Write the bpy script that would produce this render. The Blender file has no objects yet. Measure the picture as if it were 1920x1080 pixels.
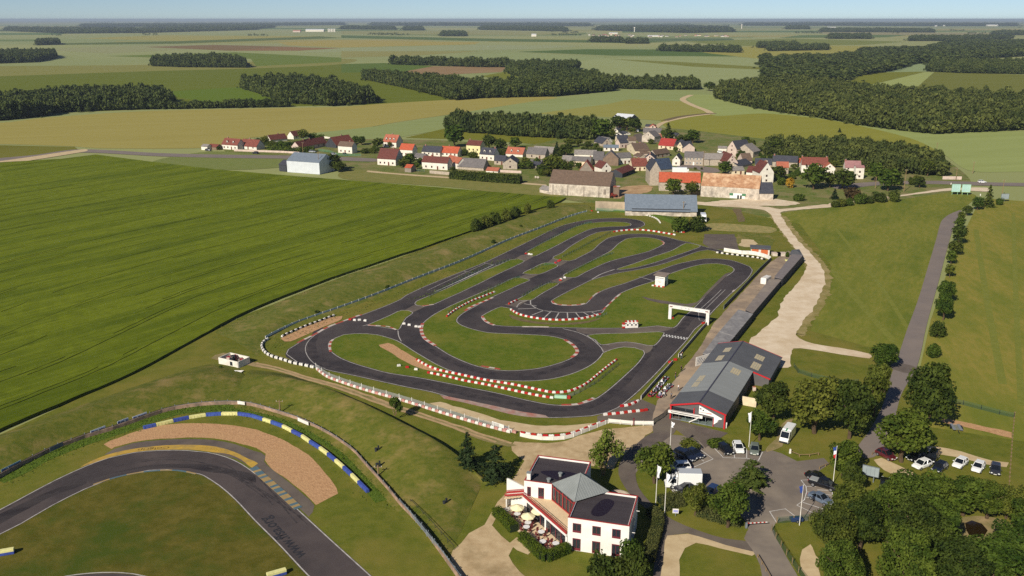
import bpy, bmesh, math, random
import numpy as np
from mathutils import Vector, Matrix, noise, geometry
random.seed(7); rng = np.random.default_rng(7)
sc = bpy.context.scene; COL = sc.collection
# ---------------------------------------------------------------- camera model (positions on the ground are read off along it)
F = 1700.0; PIT = math.atan((540-36)/F); HC = 88.0
CP, SP = math.cos(PIT), math.sin(PIT)
def G(px, py, z=0.0):
    xc = (px-960)/F; yc = -(py-540)/F
    dx, dy, dz = xc, CP+yc*SP, -SP+yc*CP
    t = (z-HC)/dz
    return Vector((dx*t, dy*t, z))
def PX(w):
    y, z = w[1], w[2]-HC
    fw = y*CP-z*SP; up = y*SP+z*CP
    return 960+F*w[0]/fw, 540-F*up/fw
def HGT(px, pyb, pyt):
    b = G(px, pyb); lo, hi = 0.0, 60.0
    for _ in range(40):
        m = (lo+hi)/2
        if PX((b.x, b.y, m))[1] > pyt: lo = m
        else: hi = m
    return lo
def PPM(py): return CP*(py-36)/HC          # photo pixels per metre across, on the ground at that row
# enlarged views used for reading positions: origin x, y, scale
VW = dict(A=(480,560,4), B=(760,390,4), C=(1120,380,4), D=(760,600,4), E=(1080,560,4), M=(0,740,4), N=(380,740,4), O=(380,810,4),
          K=(820,810,4), F=(1180,740,4), Q=(1200,850,4.695), H=(1520,740,3.1775), R=(1400,340,3.177), J=(1360,560,3.4286),
          V4=(360,200,4.8), V5=(690,200,4.8), V6=(1010,200,5.4), V7=(1200,220,5.4), V8=(1440,230,4.8), X=(0,0,1),
          S1=(0,0,3), S2=(640,0,3), S3=(1280,0,3))
def Z(v, *pts):
    ox, oy, s = VW[v]
    return [(ox+x/s, oy+y/s) for x, y in pts]
def ZG(v, x, y, z=0): return G(*Z(v, (x, y))[0], z)
# ---------------------------------------------------------------- tags
def tag(o, label=None, cat=None, group=None, kind=None):
    if label: o['label'] = label
    if cat: o['category'] = cat
    if group: o['group'] = group
    if kind: o['kind'] = kind
    return o
def empty(name, loc, rz=0, label=None, cat=None, group=None):
    o = bpy.data.objects.new(name, None); COL.objects.link(o)
    o.location = loc; o.rotation_euler = (0, 0, rz); o.empty_display_size = .3
    return tag(o, label, cat, group)
# ---------------------------------------------------------------- materials
def lin(c):
    return tuple(((v/255)/12.92 if v/255 <= .04045 else ((v/255+.055)/1.055)**2.4) for v in c)
MC = {}
def mat(name, c, rough=.85, metal=0, var=None, scale=1.0, detail=5, bump=0, bscale=None, c3=None, s3=.05, nr=.65, k=1.0, trans=0, stretch=None, rnd=0, spec=.3, lo=.35, hi=.65, lo3=.45, hi3=.65, coords='W'):
    """colour c mixed with var by noise; c3 mixed in by a second, broader noise. coordinates are the world's metres or the object's own."""
    if name in MC: return MC[name]
    m = bpy.data.materials.new(name); m.use_nodes = True; MC[name] = m
    nt = m.node_tree; N = nt.nodes; L = nt.links; b = N['Principled BSDF']
    b.inputs['Roughness'].default_value = rough; b.inputs['Metallic'].default_value = metal
    b.inputs['Specular IOR Level'].default_value = spec
    col = [x*k for x in lin(c)]
    if var is None and not rnd:
        b.inputs['Base Color'].default_value = (*col, 1)
        if not bump: return m
    if coords == 'W': src = N.new('ShaderNodeNewGeometry').outputs['Position']
    else: src = N.new('ShaderNodeTexCoord').outputs['Object']
    if stretch:
        mp = N.new('ShaderNodeMapping'); mp.vector_type = 'TEXTURE'; mp.inputs['Rotation'].default_value = (0, 0, stretch[0]); mp.inputs['Scale'].default_value = (1/stretch[1], 1/stretch[2], 1)
        L.new(src, mp.inputs[0]); sv = mp.outputs[0]
    else: sv = src
    def nz(s, d, vec):
        n = N.new('ShaderNodeTexNoise'); n.inputs['Scale'].default_value = s; n.inputs['Detail'].default_value = d; n.inputs['Roughness'].default_value = nr
        L.new(vec, n.inputs['Vector']); return n.outputs['Fac']
    def mr(v, a, bb):
        r = N.new('ShaderNodeMapRange'); r.inputs[1].default_value = a; r.inputs[2].default_value = bb; L.new(v, r.inputs[0]); return r.outputs[0]
    def mix(f, a, bb):
        x = N.new('ShaderNodeMix'); x.data_type = 'RGBA'
        L.new(f, x.inputs[0])
        for i, q in ((6, a), (7, bb)):
            if hasattr(q, 'is_linked') or hasattr(q, 'links'): L.new(q, x.inputs[i])
            else: x.inputs[i].default_value = (*q, 1)
        return x.outputs[2]
    out = col
    if var is not None:
        out = mix(mr(nz(scale, detail, sv), lo, hi), col, [x*k for x in lin(var)])
    if c3 is not None:
        out = mix(mr(nz(s3, 4, sv), lo3, hi3), out, [x*k for x in lin(c3)])
    if rnd:
        oi = N.new('ShaderNodeObjectInfo'); hs = N.new('ShaderNodeHueSaturation')
        a = mr(oi.outputs['Random'], 0, 1)
        r = N.new('ShaderNodeMapRange'); r.inputs[3].default_value = 1-rnd; r.inputs[4].default_value = 1+rnd; L.new(a, r.inputs[0])
        L.new(r.outputs[0], hs.inputs['Value'])
        r2 = N.new('ShaderNodeMapRange'); r2.inputs[3].default_value = .5+rnd*.09; r2.inputs[4].default_value = .5-rnd*.09; L.new(a, r2.inputs[0])
        L.new(r2.outputs[0], hs.inputs['Hue'])
        if isinstance(out, list): hs.inputs['Color'].default_value = (*out, 1)
        else: L.new(out, hs.inputs['Color'])
        out = hs.outputs[0]
    if not isinstance(out, (list, tuple)): L.new(out, b.inputs['Base Color'])
    else: b.inputs['Base Color'].default_value = (*out, 1)
    if bump:
        bp = N.new('ShaderNodeBump'); bp.inputs['Strength'].default_value = min(1, bump); bp.inputs['Distance'].default_value = max(.05, bump*.3)
        L.new(nz(bscale or scale*2, 4, sv), bp.inputs['Height']); L.new(bp.outputs[0], b.inputs['Normal'])
    if trans:
        tr = N.new('ShaderNodeBsdfTranslucent'); mx = N.new('ShaderNodeMixShader'); mx.inputs[0].default_value = trans
        if not isinstance(out, (list, tuple)): L.new(out, tr.inputs[0])
        else: tr.inputs[0].default_value = (*out, 1)
        L.new(b.outputs[0], mx.inputs[1]); L.new(tr.outputs[0], mx.inputs[2]); L.new(mx.outputs[0], N['Material Output'].inputs[0])
    return m
# ---------------------------------------------------------------- mesh collector
class MB:
    def __init__(s): s.v = []; s.f = []; s.m = []; s.mats = []; s.T = None
    def mi(s, m):
        if m not in s.mats: s.mats.append(m)
        return s.mats.index(m)
    def add(s, vs, fs, m):
        n = len(s.v); i = s.mi(m)
        if s.T is not None: vs = [s.T @ Vector(v) for v in vs]
        s.v.extend([tuple(v) for v in vs])
        for f in fs: s.f.append(tuple(n+k for k in f)); s.m.append(i)
        return s
    def box(s, c, d, m, rz=0, taper=1.0):
        x, y, z = d[0]/2, d[1]/2, d[2]/2; R = Matrix.Rotation(rz, 3, 'Z'); C = Vector(c)
        vs = []
        for k, t in ((-1, 1), (1, taper)):
            for a, b in ((-1, -1), (1, -1), (1, 1), (-1, 1)): vs.append(C + R @ Vector((a*x*t, b*y*t, k*z)))
        return s.add(vs, [(0,3,2,1),(4,5,6,7),(0,1,5,4),(1,2,6,5),(2,3,7,6),(3,0,4,7)], m)
    def beam(s, a, b, w, h, m):
        """bar between a and b, w wide (level), h high, centred"""
        a, b = Vector(a), Vector(b); d = (b-a).normalized()
        sd = Vector((d.y, -d.x, 0))
        sd = sd.normalized() if sd.length > 1e-4 else Vector((1, 0, 0))
        up = sd.cross(d).normalized(); vs = []
        for q in (a, b):
            for i, j in ((-1, -1), (1, -1), (1, 1), (-1, 1)): vs.append(q + sd*(i*w/2) + up*(j*h/2))
        return s.add(vs, [(3,2,1,0),(4,5,6,7),(0,1,5,4),(1,2,6,5),(2,3,7,6),(3,0,4,7)], m)
    def tube(s, a, b, r, m, n=8, r2=None):
        a, b = Vector(a), Vector(b); d = (b-a).normalized(); r2 = r if r2 is None else r2
        x = d.orthogonal().normalized(); y = d.cross(x); vs = []
        for q, rr in ((a, r), (b, r2)):
            for i in range(n):
                t = 2*math.pi*i/n; vs.append(q + x*(rr*math.cos(t)) + y*(rr*math.sin(t)))
        return s.add(vs, [(i, (i+1) % n, n+(i+1) % n, n+i) for i in range(n)] + [tuple(range(n))[::-1], tuple(range(n, 2*n))], m)
    def prism(s, poly, z0, z1, m, mtop=None):
        n = len(poly); vs = [(p[0], p[1], z0) for p in poly]+[(p[0], p[1], z1) for p in poly]
        ar = sum(poly[i][0]*poly[(i+1) % n][1]-poly[(i+1) % n][0]*poly[i][1] for i in range(n))
        q = range(n)
        sides = [(i, (i+1) % n, n+(i+1) % n, n+i) for i in q]; top = tuple(range(n, 2*n)); bot = tuple(range(n))[::-1]
        if ar < 0: sides = [f[::-1] for f in sides]; top = top[::-1]; bot = bot[::-1]
        s.add(vs, sides+[bot]+([] if mtop else [top]), m)
        if mtop: s.add([(p[0], p[1], z1) for p in poly], [tuple(range(n)) if ar > 0 else tuple(range(n))[::-1]], mtop)
        return s
    def quad(s, pts, m): return s.add(pts, [tuple(range(len(pts)))], m)
    def build(s, name, parent=None, loc=None, rz=0, smooth=False, bev=0):
        me = bpy.data.meshes.new(name); me.from_pydata(s.v, [], s.f)
        for m in s.mats: me.materials.append(m)
        me.polygons.foreach_set('material_index', s.m)
        if smooth: me.polygons.foreach_set('use_smooth', [True]*len(s.f))
        me.update()
        if bev:
            bm = bmesh.new(); bm.from_mesh(me); bmesh.ops.remove_doubles(bm, verts=bm.verts, dist=1e-4)
            bmesh.ops.bevel(bm, geom=[e for e in bm.edges if e.is_manifold and e.calc_face_angle(0) > .6], offset=bev, segments=2, affect='EDGES', clamp_overlap=True)
            bm.to_mesh(me); bm.free()
        return link(name, me, parent, loc, rz)
def link(name, me, parent=None, loc=None, rz=0):
    o = bpy.data.objects.new(name, me); COL.objects.link(o)
    if parent is not None: o.parent = parent
    if loc is not None: o.location = loc
    if rz: o.rotation_euler = (0, 0, rz)
    return o
def copy_tree(o, parent=None):
    c = o.copy(); COL.objects.link(c); c.parent = parent
    if parent is not None: c.matrix_parent_inverse = o.matrix_parent_inverse.copy()
    for ch in KIDS.get(o.name, []):
        copy_tree(ch, c)
    return c
KIDS = {}
def index_kids(root):
    for o in [root]+list(root.children_recursive): KIDS[o.name] = list(o.children)
# ---------------------------------------------------------------- curves on the ground
def sm(P, closed=False, step=2.0, maxn=24):
    P = [Vector(p) for p in P]; n = len(P); out = []
    for i in range(n if closed else n-1):
        if closed: a, b, c, d = P[i-1], P[i], P[(i+1) % n], P[(i+2) % n]
        else: a, b, c, d = P[max(i-1, 0)], P[i], P[i+1], P[min(i+2, n-1)]
        k = max(1, min(maxn, int((c-b).length/step)))
        for j in range(k):
            t = j/k
            # centripetal-like damping keeps long and short spans from overshooting
            m1 = (c-a)*.5; m2 = (d-b)*.5; ln = (c-b).length
            if m1.length > ln: m1 = m1.normalized()*ln
            if m2.length > ln: m2 = m2.normalized()*ln
            h = (2*t**3-3*t**2+1)*b + (t**3-2*t**2+t)*m1 + (-2*t**3+3*t**2)*c + (t**3-t**2)*m2
            out.append(h)
    if not closed: out.append(P[-1])
    return out
def gp(pts, z=0): return [G(x, y, z) for x, y in pts]
def rough_edge(W, amp, sc_=.25):
    n = len(W); o = []
    for i, p in enumerate(W):
        d = W[(i+1) % n]-W[i-1]
        if d.length < 1e-6: o.append(p); continue
        nn = Vector((-d.y, d.x, 0)).normalized()
        o.append(p + nn*(amp*(noise.noise(p*sc_)+.6*noise.noise(p*sc_*3.1))))
    return o
def flat(name, W, m, z, kind='structure', parent=None):
    """a filled sheet from a closed outline on the ground"""
    W = [Vector((p[0], p[1], z)) for p in W]
    tris = geometry.tessellate_polygon([W])
    fs = []
    for t in tris:
        a, b, c = (W[i] for i in t)
        if (b-a).cross(c-a).z < 0: t = (t[0], t[2], t[1])
        fs.append(tuple(t))
    me = bpy.data.meshes.new(name); me.from_pydata([tuple(v) for v in W], [], fs); me.materials.append(m); me.update()
    o = link(name, me, parent)
    if kind: o['kind'] = kind
    return o
def patch(name, pts, m, z, smooth=True, rough=0, step=2.0):
    W = gp(pts)
    W = sm(W, True, step) if smooth else W
    if rough:
        if not smooth:
            W2 = []
            for i in range(len(W)):
                a, b = W[i], W[(i+1) % len(W)]; k = max(1, min(60, int((b-a).length/1.5)))
                W2 += [a.lerp(b, j/k) for j in range(k)]
            W = W2
        W = rough_edge(W, rough)
    return flat(name, W, m, z)
def ribbon_faces(mb, W, w, m, z, off=0.0, closed=False, alt=None, seg=1.0):
    n = len(W); L_, R_ = [], []
    for i, p in enumerate(W):
        a = W[i-1] if (i > 0 or closed) else p; b = W[(i+1) % n] if (i < n-1 or closed) else p
        d = b-a; nn = Vector((-d.y, d.x, 0))
        nn = nn.normalized() if nn.length > 1e-6 else Vector((0, 1, 0))
        L_.append(p+nn*(off+w/2)); R_.append(p+nn*(off-w/2))
    s_ = 0
    for i in range(n if closed else n-1):
        j = (i+1) % n
        mm = m if alt is None else (m, alt)[int(s_/seg) % 2]
        s_ += (W[j]-W[i]).length
        mb.add([(R_[i].x, R_[i].y, z), (R_[j].x, R_[j].y, z), (L_[j].x, L_[j].y, z), (L_[i].x, L_[i].y, z)], [(0, 1, 2, 3)], mm)
def resample(W, step):
    out = [W[0].copy()]; acc = 0.0
    for a, b in zip(W, W[1:]):
        L_ = (b-a).length; t = step-acc
        while t <= L_+1e-9:
            out.append(a.lerp(b, t/L_)); t += step
        acc = (acc+L_) % step
    return out
def line(name, pts, w, m, z, step=1.5, smooth=True, kind='structure', mb=None, W=None, alt=None, seg=1.0, off=0, closed=False):
    if W is None: W = gp(pts); W = sm(W, closed, step) if smooth else W
    own = mb is None
    if own: mb = MB()
    ribbon_faces(mb, W, w, m, z, off, closed, alt, seg)
    if own:
        o = mb.build(name); o['kind'] = kind; return o
# ================================================================ SETTING
GR = lambda n, a, b, c3=None, **k: mat(n, a, .95, var=b, scale=k.pop('scale', .35), detail=8, c3=c3, s3=k.pop('s3', .03), bump=k.pop('bump', .5), bscale=k.pop('bscale', 3.0), spec=.1, nr=.78, lo=k.pop('lo', .4), hi=k.pop('hi', .6), **k)
grass = GR('grass', (90,98,30), (108,110,40), (122,114,50))
grass_kart = GR('grass_kart', (78,96,22), (100,110,34), (114,114,44), scale=.6, s3=.05)
grass_main = GR('grass_main', (82,80,24), (104,96,40), (70,82,24), scale=.25, s3=.06)
grass_rough = GR('grass_rough', (84,96,34), (114,112,50), (144,126,80), scale=.5, s3=.09, lo3=.5, hi3=.72)
grass_mound = GR('grass_mound', (82,92,30), (108,106,44), (144,124,76), scale=.45, s3=.1, lo3=.5, hi3=.75)
grass_park = GR('grass_park', (110,116,40), (130,126,54), (98,108,36), scale=.3, s3=.03, stretch=(1.1,.6,1.8))
grass_dry = GR('grass_dry', (122,122,46), (142,130,60), (110,116,42), scale=.25, s3=.03, stretch=(1.35,.6,1.8))
grass_deep = GR('grass_deep', (76,98,28), (94,112,38), scale=1.2, bump=.9)
soil = mat('soil', (96,82,56), .95, var=(120,104,70), scale=.8)
asphalt = mat('asphalt', (70,64,66), .92, spec=.12, var=(82,75,74), scale=.14, detail=9, c3=(58,54,57), s3=.05, bump=.08, bscale=12)
asphalt_main = mat('asphalt_main', (78,70,70), .92, spec=.12, var=(88,79,77), scale=.15, detail=8, c3=(68,62,63), s3=.05, bump=.08, bscale=12)
asphalt_old = mat('asphalt_old', (108,97,90), .92, spec=.12, var=(92,83,78), scale=.3, detail=8, c3=(116,106,94), s3=.06, bump=.1, bscale=10)
asphalt_park = mat('asphalt_park', (128,117,107), .92, spec=.12, var=(112,103,96), scale=.12, detail=9, c3=(152,139,124), s3=.05, bump=.08, bscale=10)
asphalt_road = mat('asphalt_road', (122,112,108), .92, spec=.12, var=(134,122,114), scale=.1, detail=8, bump=.05, bscale=10)
chalk = mat('chalk_gravel', (226,208,182), .95, var=(206,184,154), scale=.25, detail=9, c3=(192,168,134), s3=.06, bump=.3, bscale=5, lo3=.52, hi3=.75)
gravel = mat('gravel', (198,156,114), .95, var=(174,132,94), scale=1.2, detail=10, c3=(188,148,106), s3=.1, bump=.7, bscale=2.5)
dirt = mat('dirt_track', (164,142,104), .95, var=(136,118,80), scale=.4, detail=8, c3=(112,110,58), s3=.12, bump=.4, bscale=4)
sandy = mat('sand_path', (206,184,146), .95, var=(186,162,124), scale=.4, detail=8, bump=.2, bscale=4)
paving = mat('pit_paving', (158,140,120), .92, var=(134,117,102), scale=.3, detail=9, c3=(182,158,130), s3=.08, bump=.1, bscale=8)
white_paint = mat('white_line', (196,190,184), .8, var=(150,144,140), scale=.8, detail=6)
white_crisp = mat('white_marking', (224,222,218), .8, var=(190,186,182), scale=1.0)
red_paint = mat('red_kerb', (186,74,56), .8, var=(150,84,72), scale=.9)
white_kerb = mat('white_kerb', (214,200,190), .8, var=(176,160,150), scale=.9)
yellow_paint = mat('yellow_runoff', (196,158,62), .85, var=(168,138,70), scale=.5, detail=9, c3=(150,128,84), s3=.25, lo3=.52, hi3=.75)
blue_paint = mat('blue_kerb', (74,104,118), .85, var=(96,112,118), scale=.8)
ochre_paint = mat('ochre_kerb', (170,142,88), .85, var=(150,128,92), scale=.8)

# the plain itself, one sheet out past the horizon
ax = [-60000,-25000,-9000,-3000,-1000,-400,-150,0,150,400,1000,3000,9000,25000,60000]; ay = [-2000,-500,-100,60,150,250,400,700,1200,2500,6000,15000,30000,46000]
me = bpy.data.meshes.new('ground')
me.from_pydata([(x,y,-.2) for y in ay for x in ax], [], [(j*len(ax)+i, j*len(ax)+i+1, (j+1)*len(ax)+i+1, (j+1)*len(ax)+i) for j in range(len(ay)-1) for i in range(len(ax)-1)])
plain = mat('plain_wheat', (150,152,96), .95, var=(128,138,82), scale=.0006, detail=6, c3=(160,154,92), s3=.0002, bump=0)
me.materials.append(plain); me.update(); tag(link('ground', me), kind='structure')

FZ = [-0.19]
def field(name, pts, c, c2=None, ang=None, rough=0, smooth=False, sc_=.012):
    c2 = c2 or tuple(max(0, v-10) for v in c); FZ[0] += .0012
    key = 'field_%d_%d_%d_%s' % (*c, ang)
    m = mat(key, c, .95, var=c2, scale=sc_, detail=9, spec=.05, stretch=(ang, .6, 6) if ang is not None else None, lo=.3, hi=.7)
    return patch(name, pts, m, FZ[0], smooth, rough)
# distant stripes of crops
def stripes(seed):
    r = random.Random(seed)
    pal = [(140,148,96),(150,148,88),(118,132,78),(98,118,66),(160,150,92),(132,140,92),(112,126,70),(146,138,92),(152,156,108),(94,110,70)]
    for y0, y1, n in ((42,45,10),(45,50,14),(50,57,16),(57,66,14),(66,78,12)):
        for _ in range(n):
            x = r.uniform(-300,2200); w = r.uniform(160,520); ya = r.uniform(y0,y1); h = (ya-36)*r.uniform(.05,.16); t = r.uniform(-.012,.012)*w*.25
            sk = r.uniform(-30,30)
            field('far_field', [(x,ya),(x+w,ya+t),(x+w+sk,ya+t+h),(x+sk*.4,ya+h)], pal[r.randrange(len(pal))])
stripes(3)
for nm, pts, c in (
  ('crop_field', [(-200,150),(0,143),(290,133),(480,128),(640,120),(760,122),(860,188),(700,196),(300,204),(0,215),(-200,215)], (107,115,41)),
  ('crop_field', [(307,172),(447,163),(533,192),(400,194),(333,182)], (101,119,39)),
  ('crop_field', [(-100,128),(0,124),(290,121),(640,110),(640,120),(480,128),(290,133),(0,143),(-100,147)], (136,134,74)),
  ('crop_field', [(115,84),(330,82),(640,71),(600,68),(335,77),(115,81)], (97,109,56)),
  ('crop_field', [(335,77),(600,68),(300,66),(150,72)], (158,150,80)),
  ('crop_field', [(60,92),(300,84),(640,82),(640,87),(400,90),(200,100)], (149,150,106)),
  ('ploughed_field', [(270,88),(400,84),(560,88),(520,94),(430,95)], (128,106,72)),
  ('ploughed_field', [(430,95),(520,88),(640,90),(560,95)], (140,110,76)),
  ('crop_field', [(520,79),(640,75),(760,77),(900,79),(890,83),(640,89),(540,85)], (164,150,82)),
  ('crop_field', [(200,105),(440,98),(640,108),(640,116),(480,124),(470,110),(300,108)], (109,123,53)),
  ('crop_field', [(640,58),(880,57),(1100,62),(1000,66),(640,64)], (148,146,90)),
  ('crop_field', [(640,66),(900,72),(1280,78),(1180,81),(900,77),(640,71)], (91,109,55)),
  ('crop_field', [(640,90),(900,84),(1100,86),(1000,92),(700,97),(560,98)], (151,156,114)),
  ('crop_field', [(640,96),(900,96),(780,104),(640,108)], (146,142,86)),
  ('crop_field', [(970,97),(1100,92),(1280,93),(1440,100),(1430,106),(1150,104)], (89,109,51)),
  ('crop_field', [(1050,115),(1140,109),(1290,106),(1440,111),(1450,122),(1430,140),(1310,156),(1250,150),(1080,132)], (151,158,108)),
  ('crop_field', [(1140,110),(1290,117),(1440,126),(1445,131),(1300,125)], (123,125,58)),
  ('crop_field', [(720,112),(960,98),(1140,108),(1060,118),(950,120),(800,118)], (145,154,104)),
  ('stubble_field', [(753,135),(813,124),(950,126),(940,135),(807,141)], (150,124,92)),
  ('crop_field', [(640,120),(720,118),(812,124),(750,135),(640,136)], (95,113,49)),
  ('crop_field', [(900,143),(955,133),(1005,154),(960,150)], (121,125,49)),
  ('crop_field', [(1280,78),(1480,72),(1700,78),(1620,84),(1380,86)], (123,129,60)),
  ('crop_field', [(1280,92),(1480,84),(1720,88),(1600,106),(1440,112),(1330,100)], (155,149,75)),
  ('crop_field', [(1500,66),(1720,64),(1660,70),(1460,71)], (97,115,56)),
  ('crop_field', [(1520,60),(1920,62),(1920,66),(1560,65)], (150,142,100)),
  ('crop_field', [(1583,156),(1620,136),(1740,133),(1610,164)], (121,123,46)),
  ('crop_field', [(1605,166),(1735,135),(1750,136),(1710,172),(1650,172)], (157,164,100)),
  ('crop_field', [(1708,174),(1752,135),(1920,140),(2060,142),(2060,190),(1920,188),(1860,180)], (117,119,55)),
  ('crop_field', [(1622,136),(1700,117),(1800,112),(1745,124),(1740,134)], (143,156,112)),
  ('crop_field', [(-200,236),(0,230),(90,220),(280,208),(540,202),(640,200),(720,194),(860,186),(1000,180),(1045,184),(960,196),(860,212),(750,228),(640,247),(560,254),(470,258),(400,276),(200,278),(130,274),(0,270),(-200,270)], (160,149,84)),
  ('crop_field', [(540,256),(700,237),(860,212),(980,193),(1060,182),(1180,168),(1290,170),(1340,180),(1330,212),(1200,222),(1000,214),(880,212),(838,240),(755,256),(680,270),(600,270)], (143,152,98)),
  ('crop_field', [(1005,213),(1140,195),(1180,186),(1280,190),(1332,213),(1240,226),(1150,220)], (150,146,78)),
  ('crop_field', [(1240,226),(1330,212),(1420,210),(1560,224),(1700,256),(1780,282),(1700,296),(1560,262),(1450,266),(1300,256)], (141,139,61)),
  ('crop_field', [(1290,178),(1340,178),(1390,197),(1480,214),(1560,222),(1700,242),(1920,246),(2150,243),(2150,330),(1920,322),(1820,320),(1770,290),(1700,257),(1560,226),(1440,213),(1350,217),(1330,212),(1300,195)], (151,160,98)),
  ('pasture', [(838,240),(1110,262),(1130,275),(1080,276),(900,262),(760,258)], (119,119,44)),
  ('pasture', [(-200,276),(0,272),(140,275),(150,284),(0,304),(-200,330)], (117,115,49)),
):
    a_ = (.3 if nm == 'crop_field' else None)
    field(nm, pts, c, ang=a_, smooth=len(pts) > 8)
NZ = -.05
patch('grey_field', [(285,305),(380,285),(470,286),(620,296),(540,312),(420,318)], GR('barley', (112,122,62), (122,128,72), scale=.2), NZ)
# grass around the village, the circuits and the lawns
patch('village_grass', [(640,320),(560,296),(420,282),(520,262),(800,262),(1000,270),(1100,240),(1250,240),(1450,262),(1720,288),(1800,318),(1800,360),(1500,400),(1300,410),(1100,380),(900,350)], GR('garden_grass', (88,106,44), (116,118,62), (136,124,86), scale=.15, s3=.05), NZ+.01)
patch('meadow', [(645,335),(660,318),(800,328),(1010,345),(1060,360),(1010,372),(860,352)], GR('meadow_grass', (116,118,58), (132,126,72), scale=.2), NZ+.02)
patch('lawn', [(1460,402),(1560,388),(1700,372),(1790,360),(1830,366),(1800,395),(1775,410),(1755,500),(1720,600),(1690,664),(1560,645),(1500,625),(1500,560),(1540,480),(1500,430)], grass_park, NZ+.02)
patch('verge', [(1850,372),(1960,380),(2100,420),(2100,900),(1900,1000),(1740,820),(1725,690),(1745,600),(1790,470),(1830,390)], grass_dry, NZ+.02, smooth=False)
NEAR = [(-400,1400),(-300,900),(0,815),(250,700),(460,590),(700,500),(880,436),(1040,380),(1120,380),(1330,385),(1500,420),(1560,500),(1520,620),(1700,670),(1740,800),(2000,840),(2300,1400)]
patch('grass_plain', NEAR, grass, NZ+.03, smooth=False)
Zb = NZ+.05      # level of the ground round the circuits: everything below sits on this
# ---------------------------------------------------------------- the kart circuit
OUT = [(535,664),(539,655),(555,645),(565,639),(590,627.5),(610,616),(635,605),(655,597.5),(675,591),(705,580),(730,570),(750,561),(760,553.7),(800,535),(872.5,506),(905,493),(935,479),(985,455),(1010,442.5),(1035,430),(1060,420.7),(1085,415),(1110,411),(1140,409),(1172,409),(1197.5,412.5),(1208.7,417.5),(1210,422),(1202.5,426),(1185,429),(1170,431),(1145,432.5),(1120,436),(1110,440),(1095,447.5),(1070,462.5),(1055,474),(1037.5,484),(1067.5,489),(1085,482),(1110,469),(1122.5,457.5),(1140,446),(1160,441),(1180,438.5),(1220,439),(1250,444),(1272,450),(1295,454.5),(1310,459),(1332,465),(1358,470.5),(1352,473.5),(1327,468.5),(1310,471.5),(1270,486),(1240,496),(1195,506),(1157,512.5),(1120,522),(1110,525),(1085,537.5),(1060,550),(1040,561),(1035,564.5),(1037.5,569),(1050,571),(1070,572),(1087.5,572),(1097.5,569),(1107.5,559),(1120,549),(1140,540),(1170,531),(1200,520),(1227,510),(1260,497.5),(1295,489),(1320,485),(1340,484.5),(1370,487.5),(1392,494),(1407,500),(1412,506),(1407,517.5),(1390,535),(1370,552.5),(1340,582),(1320,605),(1305,617),(1287.5,640),(1260,670),(1230,702.5),(1200,732.5),(1180,750),(1160,765),(1140,774),(1110,780.5),(1072.5,783),(1035,784),(1000,782),(960,776),(910,764),(860,751),(810,736),(760,726),(705,714),(660,704),(620,696),(600,691),(580,687.5),(555,679),(537,670)]
KT = sm(gp(OUT), True, 2.5)
flat('kart_track', KT, asphalt, Zb)
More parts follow.
